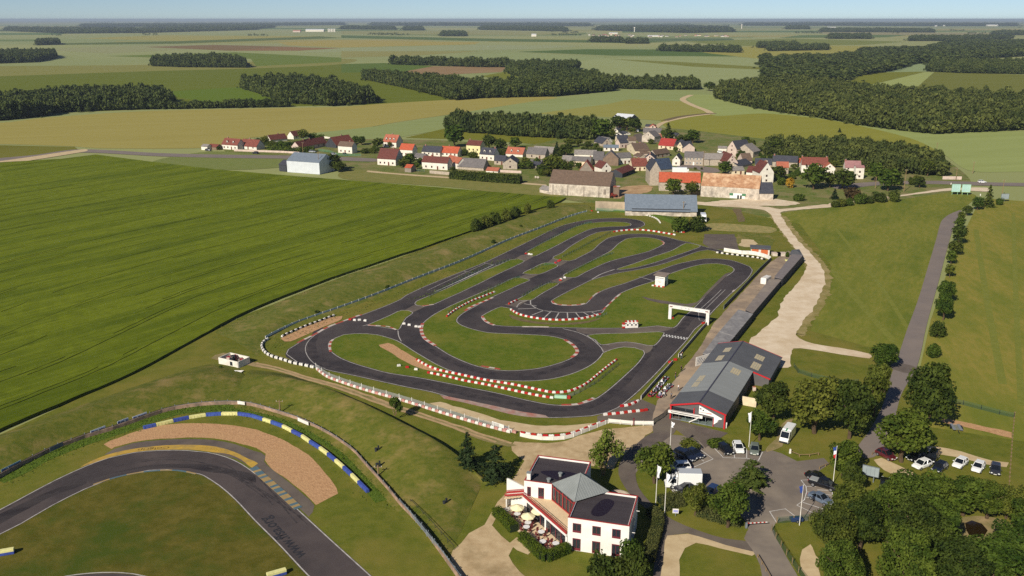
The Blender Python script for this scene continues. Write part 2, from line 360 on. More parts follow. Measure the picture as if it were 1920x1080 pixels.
ISL = dict(
 loop=[(617.5,646),(620,640),(630,634),(645,628),(665,626),(685,626),(705,628),(725,633),(742.5,639),(755,646),(775,659),(795,671),(815,682.5),(835,692),(860,701),(890,707.5),(920,712),(950,714),(980,715),(1010,714),(1040,710),(1070,702.5),(1095,692.5),(1115,681),(1127.5,669),(1132,662),(1150,655),(1170,651),(1190,652.5),(1205,657.5),(1207,662.5),(1195,680),(1170,704),(1145,726),(1127,740),(1110,750),(1085,757.5),(1055,759.5),(1025,757),(985,749),(935,737),(885,727),(835,717),(785,707.5),(730,699),(695,690),(665,681),(640,671),(625,661),(618,652)],
 wedge=[(690,610),(695,607.5),(730,592.5),(754,582),(772.5,586),(760,596),(751,610),(746,618),(732.5,615.5),(705,611)],
 strip=[(779,569),(782,565),(805,555),(835,542.5),(872.5,525),(910,507.5),(935,497.5),(957.5,487.5),(972.5,485.5),(982.5,489),(972.5,495),(935,512.5),(900,530),(860,549),(835,560),(810,571),(795,574),(782,572)],
 upper=[(985,476),(990,471),(1010,460),(1040,445),(1070,430),(1095,420.5),(1122.5,417),(1150,416),(1175,417.5),(1182.5,421),(1175,424),(1145,425),(1115,427.5),(1095,434),(1072.5,444.5),(1045,459),(1015,474),(1000,480.5),(990,477.5)],
 small=[(981,512.5),(997.5,504),(1022.5,493),(1045,497.5),(1032.5,505),(1010,514),(995,514)],
 big=[(985,522.5),(965,521),(935,535),(900,550),(865,565),(835,579),(815,590),(800,601),(791,611),(790,620),(795,630),(807.5,642.5),(820,650),(842,664),(867.5,676),(895,686),(925,692.5),(955,694.5),(985,693),(1015,689),(1045,681),(1067.5,672.5),(1080,663),(1081,655),(1072.5,645),(1055,636),(1030,630.5),(995,628),(950,626),(915,624),(885,617.5),(865,610.5),(855,603),(857.5,595),(870,585),(890,574),(920,557.5),(950,544),(975,532.5),(992.5,525)],
 tear=[(1057.5,516),(1070,509),(1110,489),(1145,471),(1160,457.5),(1175,448),(1180,447),(1200,445),(1220,446),(1237.5,450),(1244,455),(1237.5,461),(1215,471),(1180,480),(1145,489),(1120,499),(1095,511),(1077.5,520),(1060,520)],
 lower=[(970,562.5),(985,554),(1010,540),(1030,530.5),(1047.5,531),(1037.5,537.5),(1015,550),(995,562.5),(980,563)],
 infield=[(905,592.5),(920,584),(940,575.5),(954,578),(972.5,589),(997.5,595),(1025,598.5),(1055,599.5),(1090,596.5),(1120,590),(1131,586),(1135,580),(1150,562.5),(1165,550),(1195,537.5),(1230,526),(1260,512.5),(1295,501),(1320,495.5),(1345,494.5),(1365,498),(1375,504),(1372.5,510),(1357.5,520),(1335,541),(1310,567),(1297,580),(1280,595),(1262,614),(1235,610.5),(1195,614),(1120,615),(1060,614),(1025,613),(975,612),(945,611),(925,609),(910,602.5),(904,596)],
 middle=[(1102.5,629),(1135,626),(1185,625),(1235,622.5),(1244,624),(1225,647.5),(1200,644),(1175,640.5),(1150,643),(1127.5,646),(1117.5,637)],
 sliver=[(1157.5,505),(1195,492.5),(1230,480),(1260,470),(1280,459),(1287,456),(1312,461),(1295,469),(1260,481),(1220,494),(1185,502.5)])
ISW = {k: sm(gp(v), True, 1.8) for k, v in ISL.items()}
for k, W in ISW.items(): flat('grass_island', rough_edge(W, .12, .5), grass_kart, Zb+.05)
def area(W): return sum(W[i-1].x*W[i].y-W[i].x*W[i-1].y for i in range(len(W)))/2
mb = MB()
for k, W in ISW.items():
    ribbon_faces(mb, W, .22, white_paint, Zb+.012, off=(-.25 if area(W) > 0 else .25), closed=True)
ribbon_faces(mb, KT[:-1], .2, white_paint, Zb+.014, off=(.3 if area(KT) > 0 else -.3), closed=True)
def wl(v, *pts, w=.25, m=None): line('', Z(v, *pts), w, m or white_paint, Zb+.02, mb=mb)
wl('A', (440,275),(400,310),(375,350),(372,395),(400,450),(450,495),(520,525), w=.2)
wl('A', (800,205),(860,190)); wl('A', (1065,240),(1070,280),(1090,320))
wl('B', (220,630),(440,530),(660,427), w=.4, m=white_crisp); wl('B', (165,618),(400,508),(600,417), w=.18); wl('B', (590,413),(690,432)); wl('B', (440,475),(545,492))
wl('B', (1400,535),(1470,495),(1570,460), w=.4); wl('B', (1750,515),(1860,545), w=.3); wl('B', (1180,905),(1300,935),(1400,985),(1470,1050),(1485,1080))
wl('B', (940,690),(940,720),(970,745),(1030,768),(1130,780),(1260,783),(1400,778),(1480,765), w=.35)
wl('B', (835,745),(850,720),(890,700),(950,685), w=.3)
for a, b in (((890,718),(985,735)),((845,757),(985,752)),((950,803),(1040,768)),((1040,825),(1095,773)),((1125,830),(1155,780)),((1218,828),(1215,783)),((1310,825),(1278,785)),((1380,810),(1335,782)),((1430,800),(1395,778))):
    wl('B', a, b, w=.35)
wl('C', (765,805),(860,720),(930,652), w=.16); wl('C', (800,808),(890,720),(960,652), w=.16); wl('C', (760,808),(765,880),(800,890), w=.15)
o = mb.build('track_markings'); o['kind'] = 'structure'
# start line: rows of white chequers
mb = MB(); a, b = ZG('E', 655, 278), ZG('E', 830, 305); d = (b-a)/16; q = (ZG('E', 640, 295)-ZG('E', 670, 262)); q = q.normalized()*1.0
for r_ in range(2):
    for i in range(16):
        if i % 2 != r_: continue
        p = a+d*i-q*(r_-.5)*1.0
        mb.add([(x.x, x.y, Zb+.022) for x in (p, p+d, p+d-q*.95, p-q*.95)], [(0,1,2,3)], white_crisp)
o = mb.build('start_line'); o['kind'] = 'structure'
def kerb(v, pts, w=.9, a=red_paint, b=white_kerb, seg=1.6, name='kerb', z=.06):
    W = resample(sm(gp(Z(v, *pts)), False, 1.0), .8); m2 = MB(); ribbon_faces(m2, W, w, a, Zb+z, 0, False, b, seg)
    # a kerb stands up a little: skirt faces down to the track
    for i in range(len(m2.v)//4):
        p = m2.v[4*i:4*i+4]
        for s_, e_ in ((0, 1), (2, 3)):
            m2.add([p[s_], p[e_], (p[e_][0], p[e_][1], Zb), (p[s_][0], p[s_][1], Zb)], [(3,2,1,0)], b)
    o = m2.build(name); o['kind'] = 'structure'; return o
kerb('A', [(1252,185),(1240,215),(1244,258),(1268,300),(1310,330),(1350,355)], 1.0)
kerb('D', [(1195,148),(1240,175),(1275,205),(1290,240),(1270,265),(1238,285)], 1.0)
kerb('D', [(568,345),(640,358),(712,370)], .9); kerb('D', [(1170,637),(1290,632),(1370,605),(1428,577)], .9)
kerb('A', [(560,400),(553,365),(560,325),(580,305)], .7); kerb('B', [(1103,698),(1120,718),(1180,728),(1280,728),(1352,715)], .7)
kerb('B', [(578,812),(595,840),(630,865),(675,880)], .8); kerb('B', [(445,772),(500,738),(580,705),(660,670)], .9)
kerb('A', [(310,332),(440,268),(540,212),(640,175),(700,152)], .8, seg=3); kerb('A', [(710,150),(760,130),(800,118)], .8)
kerb('A', [(840,198),(920,203),(1000,212),(1060,238)], .6); kerb('A', [(1245,55),(1300,48),(1340,42)], .6)
kerb('B', [(1380,690),(1420,650),(1460,625)], .4, seg=4); kerb('B', [(1480,765),(1530,720),(1560,690),(1620,640)], .5, seg=3)
kerb('C', [(480,290),(500,300),(490,318)], .7); kerb('C', [(1030,655),(1010,672)], .6, a=white_kerb)
kerb('B', [(875,890),(980,891),(1088,893)], .7, a=white_kerb, b=white_kerb)
m_ = mat('worn_kerb', (176,150,138), .9, var=(150,136,126), scale=.6, c3=(170,110,96), s3=.3)
patch('worn_kerb', Z('D', (262,565),(400,590),(560,622),(720,655),(880,690),(1050,715),(1080,735),(950,730),(780,705),(600,658),(420,615),(290,590)), m_, Zb+.03, rough=.15)
# dusty run-off patches on the grass
patch('gravel_bed', Z('A', (185,300),(300,245),(430,185),(560,140),(650,130),(640,155),(500,215),(380,270),(260,320),(215,322)), gravel, Zb+.04, rough=.3)
patch('gravel_bed', Z('A', (920,348),(990,333),(1060,365),(1160,425),(1260,490),(1380,545),(1360,548),(1250,530),(1130,480),(1010,405)), gravel, Zb+.07, rough=.25)
patch('dry_strip', Z('D', (180,625),(260,615),(420,660),(600,715),(780,760),(980,790),(1200,790),(1440,770),(1480,775),(1300,830),(1150,845),(1010,850),(800,830),(640,780),(400,700)), sandy, Zb+.02, rough=.5)
patch('dry_strip', Z('B', (780,800),(860,825),(1000,855),(1180,865),(1350,850),(1470,825),(1380,860),(1200,878),(980,868),(800,830)), soil, Zb+.07, rough=.3)
patch('old_link', Z('C', (960,535),(1000,520),(960,560),(860,655),(770,740),(700,785),(640,765),(740,750),(820,670),(900,590)), asphalt_old, Zb+.07)
patch('old_link', Z('C', (330,705),(450,730),(580,750),(680,765),(640,775),(480,755),(370,728)), asphalt_old, Zb+.08, rough=.4)
for pts in (Z('A', (1110,88),(1195,42),(1270,60),(1175,103)), Z('B', (815,385),(870,352),(925,350),(960,365),(900,400)), Z('B', (1060,412),(1105,378),(1220,402),(1160,435)), Z('B', (850,520),(905,495),(1000,500),(920,535)), Z('B', (1090,548),(1190,508),(1260,520),(1165,565)), Z('B', (740,725),(850,688),(920,693),(835,745)), Z('E', (0,225),(200,225),(400,225),(620,200),(760,170),(700,235),(500,255),(250,262),(60,262)), Z('E', (195,350),(330,325),(450,330),(575,350),(530,410),(440,370),(330,365),(210,400))):
    patch('link_road', pts, asphalt_old, Zb+.008, smooth=len(pts) > 5)
# pit lane, hall forecourt, car park, paths
patch('pit_lane', [(1444,492),(1478,470),(1508,486),(1450,545),(1380,632),(1330,690),(1262,775),(1240,795),(1222,790),(1232,752),(1262,716),(1310,655),(1336,610),(1360,582)], paving, Zb+.02, smooth=False, rough=.25)
patch('forecourt', [(1222,788),(1262,765),(1300,720),(1340,660),(1352,664),(1300,745),(1275,790),(1365,812),(1322,840),(1310,826),(1290,822),(1268,806),(1225,812)], asphalt_old, Zb+.035, smooth=False)
patch('pit_exit', Z('D', (1440,760),(1440,722),(1600,660),(1680,605),(1760,590),(1900,650),(1900,690),(1860,760),(1600,760)), asphalt_old, Zb+.012, smooth=False)
patch('concrete_slab', Z('C', (805,235),(1030,238),(1062,355),(850,345),(790,305)), asphalt_old, Zb+.03, smooth=False, rough=.3)
patch('rubble_ground', Z('C', (1085,275),(1170,280),(1185,325),(1070,325)), sandy, Zb+.026, rough=1.2)
patch('dry_ground', Z('C', (1060,235),(1290,245),(1300,330),(1060,330)), grass_rough, Zb+.016, rough=1.0)
patch('rubble_ground', Z('C', (850,155),(1290,180),(1310,225),(1000,215),(830,200)), mat('dry_weeds', (168,148,96), .95, var=(122,122,64), scale=.5, detail=8), Zb+.02, rough=1.0)
patch('worn_path', Z('C', (1015,45),(1070,45),(1090,90),(1110,140),(1060,145),(1040,90)), soil, Zb+.03, rough=.5)
patch('chalk_road', [(1300,378),(1390,384),(1440,388),(1463,392),(1550,383),(1560,388),(1470,396),(1464,402),(1488,440),(1515,470),(1540,500),(1546,530),(1530,570),(1505,605),(1493,628),(1510,640),(1545,648),(1632,663),(1630,672),(1560,662),(1500,652),(1484,658),(1478,690),(1460,690),(1440,660),(1400,650),(1422,625),(1455,595),(1470,560),(1500,525),(1512,500),(1500,478),(1478,450),(1455,420),(1438,396),(1400,390),(1310,384)], chalk, Zb+.03, rough=.7)
patch('chalk_road', [(1555,384),(1640,375),(1720,364),(1790,357),(1850,359),(1850,352),(1780,353),(1700,364),(1620,374),(1560,380)], chalk, Zb+.028, rough=.5)
patch('chalk_yard', [(1310,384),(1330,378),(1430,372),(1490,378),(1500,382),(1470,386),(1400,386)], chalk, Zb+.026, rough=1.2)
verge = GR('worn_verge', (150,132,84), (110,112,48), (170,150,108), scale=.6, s3=.15)
for pts in ([(1440,390),(1464,425),(1487,455),(1510,482),(1520,510),(1507,540),(1480,580),(1455,612),(1425,640),(1440,655)], [(1466,404),(1490,440),(1516,470),(1542,500),(1549,530),(1534,570),(1508,606),(1496,628)]):
    W = rough_edge(rough_edge(sm(gp(pts), False, 1.0), 1.2, .35), .5, 1.1); m2 = MB(); ribbon_faces(m2, W, 3.4, verge, Zb+.024); o = m2.build('worn_verge'); o['kind'] = 'structure'
pale_mow = GR('mown_track', (124,126,54), (112,116,46), scale=.4)
for q, (pts, wd) in enumerate((([(1530,470),(1580,530),(1640,600),(1690,655)], 2.2), ([(1560,420),(1640,520),(1705,620)], 1.4), ([(1830,430),(1850,560),(1880,720)], 2.0), ([(1900,400),(1905,560),(1915,760)], 1.6))): line('mown_track', pts, wd, pale_mow, NZ+.026+q*.001)
patch('far_track', [(60,1100),(120,1082),(190,1075),(250,1078),(300,1092),(300,1130),(60,1130)], asphalt_main, Zb+.004); line('far_track_edge', [(70,1094),(125,1080),(190,1073.5),(250,1076),(305,1090)], .25, white_paint, Zb+.012)
patch('lane', [(1780,402),(1800,394),(1803,396),(1790,420),(1775,470),(1762,520),(1748,570),(1735,620),(1728,655),(1718,690),(1690,740),(1676,790),(1650,850),(1622,860),(1608,840),(1630,808),(1655,760),(1668,712),(1684,668),(1700,620),(1722,560),(1740,500),(1755,450),(1765,415)], asphalt_road, Zb+.03)
patch('lane_crossing', [(1678,680),(1722,690),(1716,702),(1672,692)], asphalt_old, Zb+.04)
patch('village_road', [(-100,305),(60,291),(150,280),(300,287),(420,290),(560,292),(700,297),(700,303),(560,298),(420,296),(300,293),(150,286),(60,297),(-100,312)], asphalt_road, Zb+.03)
patch('village_road', [(1560,348),(1640,341),(1740,339),(1860,342),(1960,344),(1960,349),(1850,348),(1740,345),(1640,348),(1580,355)], asphalt_road, Zb+.035)
patch('village_road', Z('V7', (380,485),(480,480),(640,495),(780,520),(800,555),(660,560),(560,520),(400,510)), asphalt_road, Zb+.03)
patch('village_street', Z('V6', (960,290),(1040,270),(1060,330),(1070,390),(1110,420),(1060,430),(1020,370)), asphalt_old, Zb+.03)
patch('farm_track', Z('V5', (0,575),(200,595),(400,610),(700,630),(960,650),(1600,700),(1600,712),(960,662),(700,643),(400,622),(200,606),(0,588)), sandy, Zb+.03)
patch('farm_yard', Z('V6', (840,820),(960,800),(1130,800),(1140,850),(1040,880),(900,885),(830,930),(760,930),(780,880)), mat('yard_dirt', (190,158,120), .95, var=(160,128,92), scale=.2), Zb+.03, rough=1)
line('field_road', [(1296,178),(1280,186),(1298,197),(1324,207),(1335,214)], 7, sandy, Zb+.005)
line('field_road', [(1228,240),(1246,229),(1290,219),(1330,214)], 5, sandy, Zb+.006)
line('field_margin', [(1246,226),(1280,218),(1330,212.5),(1342,213)], 7, soil, Zb+.007)
patch('field_road', [(-50,302),(0,302),(155,280),(160,284),(0,309),(-50,309)], sandy, Zb+.05)
# car park
patch('car_park', Z('F', (0,590),(0,470),(60,410),(180,330),(330,300),(420,310),(560,345),(640,400),(1010,425),(1040,410),(1140,440),(1260,500),(1460,475),(1500,520),(1410,580),(1450,640),(1530,690),(1520,830),(1480,900),(1350,945),(1180,945),(1100,960),(1070,1010),(1090,1090),(910,1090),(880,960),(740,800),(640,740),(340,745),(300,700),(330,480),(280,430),(150,440),(40,600)), asphalt_park, Zb+.02, smooth=False)
patch('access_road', [(1412,985),(1445,985),(1456,1010),(1475,1045),(1500,1100),(1440,1110),(1425,1060),(1410,1030),(1395,1010)], asphalt_park, Zb+.03)
patch('path', [(1222,812),(1268,806),(1240,830),(1205,852),(1192,880),(1198,915),(1228,950),(1262,975),(1310,995),(1360,1010),(1420,1018),(1425,1036),(1380,1028),(1320,1012),(1290,1000),(1262,1003),(1250,1022),(1242,1060),(1240,1110),(1222,1110),(1228,1050),(1236,1000),(1222,965),(1180,925),(1160,890),(1165,862),(1185,840)], asphalt_old, Zb+.025)
patch('sand_path', [(1252,1005),(1290,1000),(1360,1022),(1420,1036),(1410,1042),(1350,1028),(1305,1018),(1285,1028),(1275,1050),(1270,1110),(1240,1110),(1245,1040)], sandy, Zb+.028, rough=.3)
patch('sand_path', Z('Q', (1500,800),(1530,830),(1545,900),(1580,930),(1570,1010),(1600,1120),(1480,1120),(1420,1020),(1405,930),(1430,850)), sandy, Zb+.03, rough=.3)
patch('forecourt_gravel', [(965,828),(1010,832),(1060,826),(1130,806),(1230,798),(1226,806),(1180,845),(1160,862),(1150,880),(1100,872),(1010,868),(1000,880),(990,902),(968,945),(950,962),(932,966),(924,985),(940,1005),(956,1018),(972,1004),(990,1008),(962,1024),(956,1042),(975,1072),(1000,1110),(880,1110),(850,1062),(848,1032),(862,1018),(880,1000),(905,983),(925,955),(945,928),(960,900),(974,880),(982,864),(960,845)], mat('yard_gravel', (200,176,138), .95, var=(178,152,114), scale=.5, detail=9, c3=(150,128,92), s3=.12, bump=.3, bscale=4, lo3=.5, hi3=.72), Zb+.022, rough=.7)
patch('terrace_approach', [(955,1020),(975,1006),(972,1002),(1000,1000),(1010,1020),(990,1040)], sandy, Zb+.021)
dirt2 = mat('dirt_rut', (186,158,118), .95, var=(160,132,96), scale=.6, detail=8)
patch('dirt_track', Z('A', (-60,470),(0,483),(200,530),(400,590),(600,645),(800,715),(1000,785),(1200,855),(1400,925),(1600,990),(1800,1055),(1960,1100),(1900,1110),(1700,1065),(1400,945),(1150,865),(900,780),(700,710),(500,640),(300,585),(100,530),(-60,500)), dirt, Zb+.03, rough=.4)
patch('lane_gravel', Z('H', (380,390),(420,375),(590,455),(700,520),(560,500),(440,450)), sandy, Zb+.04, rough=.3)
patch('lane_gravel', Z('H', (690,305),(760,310),(900,340),(1080,395),(1180,405),(1170,435),(1050,415),(880,375),(700,340)), sandy, Zb+.03, rough=.4)
patch('bare_soil', Z('H', (760,140),(880,155),(1050,195),(1200,225),(1195,258),(1060,225),(900,190),(780,165)), gravel, Zb+.03, rough=.5)
patch('bare_soil', Z('F', (1030,430),(1150,390),(1160,300),(1230,180),(1180,190),(1120,260),(1100,330),(1020,410)), dirt, Zb+.03, rough=.3)
patch('pond_bank', [(1770,975),(1850,968),(1900,985),(1890,1010),(1830,1012),(1780,1000)], dirt, Zb+.03, rough=.4)
patch('pond', Z('H', (920,765),(960,750),(1020,770),(1055,810),(1030,850),(950,850)), mat('pond_water', (40,30,14), .08, spec=.5), Zb+.05)
for pts in (Z('A', (0,480),(200,528),(400,592),(600,645),(800,712),(1000,785),(1250,865),(1500,950),(1800,1050),(1920,1085)), Z('A', (0,500),(200,548),(400,612),(600,668),(800,740),(1000,815),(1250,890),(1500,975),(1800,1075))):
    W = rough_edge(sm(gp(pts), False, 1.5), .3, .4); m2 = MB(); ribbon_faces(m2, W, .75, dirt2, Zb+.036); o = m2.build('wheel_rut'); o['kind'] = 'structure'
kerb('F', [(895+104*math.cos(t*.2618), 664+50*math.sin(t*.2618)) for t in range(25)], .35, red_paint, white_kerb, 1.2)
patch('flower_bed', [Z('F', (895+98*math.cos(t*.2618), 664+46*math.sin(t*.2618)))[0] for t in range(24)], soil, Zb+.045)
# car-park lines
mb = MB()
for v, pts in (('F', [(635,400),(705,473),(880,478),(968,495),(1000,428)]), ('F', [(880,405),(880,478)]), ('F', [(780,400),(790,475)]), ('F', [(535,415),(628,483),(470,550)]), ('F', [(500,462),(560,500)]),
               ('F', [(1345,640),(1288,642),(1325,690),(1330,730),(1312,790),(1256,830),(1425,910),(1500,850)]), ('F', [(1335,730),(1515,755)]), ('F', [(1300,808),(1475,865)]), ('F', [(1325,688),(1400,690)]), ('F', [(1325,770),(1360,778)]), ('F', [(1410,715),(1520,720)]),
               ('F', [(1105,960),(1052,877),(1170,857),(1280,940)]), ('F', [(320,715),(345,745),(380,740)]), ('F', [(1520,690),(1525,790)])):
    line('', Z(v, *pts), .16, white_crisp, Zb+.035, mb=mb, smooth=False)
o = mb.build('parking_lines'); o['kind'] = 'structure'
rubk = mat('kart_rubber', (56,52,55), .92, spec=.1, var=(72,66,67), scale=.35, detail=7, lo=.4, hi=.6)
for q, (v, pts, wd) in enumerate((('A', [(480,215),(420,330),(440,430),(540,500),(800,560),(1100,620),(1500,670),(1900,740)], 2.2), ('D', [(200,500),(400,545),(800,625),(1150,668),(1400,640),(1560,540),(1700,400),(1860,190)], 2.2), ('D', [(60,150),(250,260),(500,370),(750,410),(1000,400),(1250,320),(1340,240),(1280,150),(1100,95),(800,80)], 2.0), ('E', [(760,260),(880,120),(1010,-20)], 2.4))):
    W = sm(gp(Z(v, *pts)), False, 1.2); L2_ = rough_edge(W, .35, .3); m2 = MB(); ribbon_faces(m2, L2_, wd, rubk, Zb+.004+q*.0015); o = m2.build('rubber_line'); o['kind'] = 'structure'
# ---------------------------------------------------------------- the big circuit
MAIN_O = Z('M', (-200,950),(0,858),(220,740),(420,635),(640,535),(820,470),(1000,432),(1200,415),(1400,415),(1560,430),(1700,465),(1820,520),(1920,590)) + Z('N', (420,600),(600,750),(780,915),(960,1080)) + Z('O', (1270,1080),(1420,1220))
MAIN_I = Z('O', (900,1180),(780,1075),(560,840),(380,660),(240,510),(120,405),(0,328)) + Z('M', (1490,598),(1370,575),(1250,565),(1120,570),(960,600),(800,645),(640,710),(400,830),(160,970),(0,1050),(-200,1150))
MO = sm(gp(MAIN_O), False, 2.5); MI = sm(gp(MAIN_I), False, 2.5)
flat('main_track', MO+MI, asphalt_main, Zb)
MR_ = resample(MI, 1.5); _k = len(MR_)//2; _d = MR_[_k+1]-MR_[_k]; SGN = -1 if Vector((-_d.y,_d.x,0)).dot(min(MO, key=lambda q: (q-MR_[_k]).length)-MR_[_k]) > 0 else 1
patch('main_infield', MAIN_I+[(-300,1400),(1000,1400)], grass_main, Zb-.01, smooth=False)
mb = MB(); ribbon_faces(mb, MO, .22, white_paint, Zb+.012, -.2); ribbon_faces(mb, MI, .22, white_paint, Zb+.012, -.2)
o = mb.build('main_track_markings'); o['kind'] = 'structure'
# rubbered-in racing line: worn into the tarmac
rub = mat('rubber_line', (46,42,45), .9, spec=.1, var=(74,68,68), scale=.16, detail=6, stretch=(.35, .25, 1.6))
patch('rubber_line', Z('M', (650,650),(850,585),(1100,535),(1350,515),(1600,530),(1800,575),(1920,610),(1920,660),(1750,610),(1500,565),(1250,550),(1000,575),(800,620)), rub, Zb+.004, rough=.6)
patch('rubber_line', Z('M', (-50,940),(200,800),(420,700),(650,635),(650,665),(430,745),(220,850),(-50,990)), rub, Zb+.004, rough=.6)
patch('runoff', Z('M', (780,450),(860,405),(1000,362),(1200,340),(1400,332),(1600,340),(1760,370),(1900,420)) + Z('N', (440,435),(472,460),(460,500),(520,560),(640,650),(750,745),(838,830),(795,915),(740,865),(580,735),(400,570),(250,480)) + Z('M', (1700,462),(1560,425),(1400,412),(1200,412),(1000,428)), asphalt_old, Zb-.006)
flat('yellow_runoff', sm(gp(Z('M', (600,545),(700,490),(860,435),(1040,400),(1240,380),(1440,376),(1620,390),(1760,430),(1860,480)) + Z('N', (416,515),(370,548),(290,488),(200,447)) + Z('M', (1600,432),(1450,415),(1250,412),(1050,425),(860,460),(700,512))), True, 1.5), yellow_paint, Zb+.006)
kerb('N', [(380,545),(450,610),(540,690),(640,780),(730,865)], 1.6, blue_paint, ochre_paint, 1.1, z=.05)
kerb('M', [(700,675),(800,640),(900,612),(1050,583),(1200,568),(1350,570),(1480,597)], .45, ochre_paint, blue_paint, 3.0, z=.04)
patch('gravel_trap', Z('M', (780,372),(900,318),(1050,265),(1250,225),(1450,213),(1700,225),(1900,262)) + Z('N', (400,265),(540,310),(680,380),(820,480),(930,600),(1000,700),(1018,742),(940,775),(850,825),(820,790),(750,735),(640,640),(520,550),(470,490),(465,445),(400,400),(280,365)) + Z('M', (1760,355),(1600,328),(1400,322),(1200,332),(1000,355),(860,395),(830,410)), gravel, Zb-.003, rough=.3)
# old skid marks and tar seams on the tarmac
skid = mat('skid_mark', (52,48,51), .9, spec=.1, var=(76,70,70), scale=.6, lo=.35, hi=.6); r_ = random.Random(3); mb = MB(); zi = 0
for W0, n_, lo_, hi_ in ((MR_, 9, -7.5, -3),):
    for _ in range(n_):
        a = r_.randrange(5, len(W0)-18); k = r_.randrange(6, 16); o0, o1 = r_.uniform(lo_, hi_), r_.uniform(lo_, hi_); W = W0[a:a+k]
        if len(W) < 4: continue
        P = []
        for i, p in enumerate(W):
            d = W[min(i+1,len(W)-1)]-W[max(i-1,0)]; nn = Vector((-d.y,d.x,0)).normalized(); P.append(p+nn*(o0+(o1-o0)*i/len(W))*SGN)
        zi += 1; ribbon_faces(mb, P, r_.uniform(.15,.35), skid, Zb+.0065+zi*.0003)
o = mb.build('skid_marks'); o['kind'] = 'structure'
# lettering painted on the tarmac
def lettering(txt, p0, p1, h, m, name, z=.016, bold=.0):
    c = bpy.data.curves.new('t', 'FONT'); c.body = txt; c.size = 1; c.extrude = 0; c.offset = bold
    o = bpy.data.objects.new('t', c); COL.objects.link(o); dg = bpy.context.evaluated_depsgraph_get()
    me = bpy.data.meshes.new_from_object(o.evaluated_get(dg)); bpy.data.objects.remove(o)
    co = np.array([v.co[:] for v in me.vertices]); w0, w1 = co[:,0].min(), co[:,0].max(); hh = .72
    d = (p1-p0); n = Vector((-d.y, d.x, 0)).normalized()
    for v in me.vertices:
        u = (v.co.x-w0)/(w1-w0); q = p0 + d*u + n*(v.co.y/hh*h); v.co = (q.x, q.y, Zb+z)
    me.materials.clear(); me.materials.append(m); me.name = name
    o = link(name, me); o['kind'] = 'structure'; return o
dark_paint = mat('dark_lettering', (40,40,46), .85, var=(54,52,56), scale=1.0)
lettering('Colgrip', ZG('M', 1272, 388), ZG('M', 1036, 409), 1.0, mat('lettering_dark', (70,54,26), .85, var=(110,86,40), scale=.8), 'runoff_lettering')
lettering('Colgrip', ZG('M', 1722, 424), ZG('M', 1522, 390), 1.0, mat('lettering_faded', (150,120,52), .85, var=(180,146,60), scale=.8), 'runoff_lettering')
lettering('www.ffsa.org', ZG('O', 782, 925), ZG('O', 493, 630), 2.3, dark_paint, 'track_lettering', .02, .018)
# ================================================================ EMBANKMENTS AND THE CROP
def mound(name, near, crest, far, hs, m, step=2.0, nacr=14, pw=1.0):
    """earth bank lofted between a near foot, a crest (height per point) and a far foot"""
    n = len(crest)
    Wn = gp(near); Wf = gp(far); Wc = [G(x, y, h) for (x, y), h in zip(crest, hs)]
    def den(W, k=8):
        out = []
        W_ = [Vector(w) for w in W]
        for i in range(n-1):
            a, b, c, d = W_[max(i-1,0)], W_[i], W_[i+1], W_[min(i+2,n-1)]
            for j in range(k):
                t = j/k; m1 = (c-a)*.5; m2 = (d-b)*.5
                out.append((2*t**3-3*t**2+1)*b+(t**3-2*t**2+t)*m1+(-2*t**3+3*t**2)*c+(t**3-t**2)*m2)
        return out+[W_[-1]]
    A, Cc, B = den(Wn), den(Wc), den(Wf); vs = []; cols = 2*nacr+1
    for a, c, b in zip(A, Cc, B):
        for j in range(cols):
            if j <= nacr: t = j/nacr; p = a.lerp(c, t)
            else: t = 1-(j-nacr)/nacr; p = b.lerp(c, t)
            s_ = t*t*(3-2*t)
            z = c.z*(s_*.75+.25*t**.8) if t > 0 else -.12
            z += .22*noise.noise(Vector((p.x*.12, p.y*.12, 3)))*s_+.1*noise.noise(Vector((p.x*.5, p.y*.5, 1)))*s_
            vs.append((p.x, p.y, z))
    R_ = len(A); fs = [(i*cols+j, i*cols+j+1, (i+1)*cols+j+1, (i+1)*cols+j) for i in range(R_-1) for j in range(cols-1)]
    me = bpy.data.meshes.new(name); me.from_pydata(vs, [], fs); me.materials.append(m)
    me.polygons.foreach_set('use_smooth', [True]*len(fs)); me.update()
    bm = bmesh.new(); bm.from_mesh(me); bmesh.ops.recalc_face_normals(bm, faces=bm.faces)
    if sum(f.normal.z for f in bm.faces) < 0: bmesh.ops.reverse_faces(bm, faces=bm.faces)
    bm.to_mesh(me); bm.free()
    return tag(link(name, me), kind='structure')
mound('embankment', [(485,668),(520,628),(600,598),(690,565),(790,524),(880,486),(980,444),(1060,412),(1112,400)],
      [(440,640),(500,606),(580,570),(680,530),(780,489),(880,448),(970,414),(1050,392),(1105,386)],
      [(400,622),(462,592),(560,550),(660,512),(768,478),(874,440),(960,409),(1040,386),(1095,383)], [.8,1.6,2.0,2.2,2.2,2.2,2.0,1.8,.6], grass_rough)
mound('embankment', [(-200,1000),(-60,915),(40,870),(130,830),(240,790),(340,765),(430,752),(520,757)],
      [(-200,905),(-70,850),(30,815),(110,785),(210,750),(310,718),(400,697),(455,700)],
      [(-200,895),(-70,838),(25,805),(105,775),(200,742),(300,708),(380,684),(440,680)], [2.6,2.8,2.8,2.6,2.4,2.0,1.4,.3], grass_mound)
mound('spectator_mound', [(436,768),(520,786),(590,818),(640,852),(690,905),(735,955),(790,1005),(840,1050)],
      [(455,708),(530,708),(600,724),(680,757),(750,791),(812,823),(862,858),(905,905)],
      [(470,692),(538,701),(612,727),(694,763),(772,804),(836,842),(888,880),(935,915)], [.6,1.8,2.6,3.0,3.1,2.9,1.8,.0], grass_mound, nacr=16)
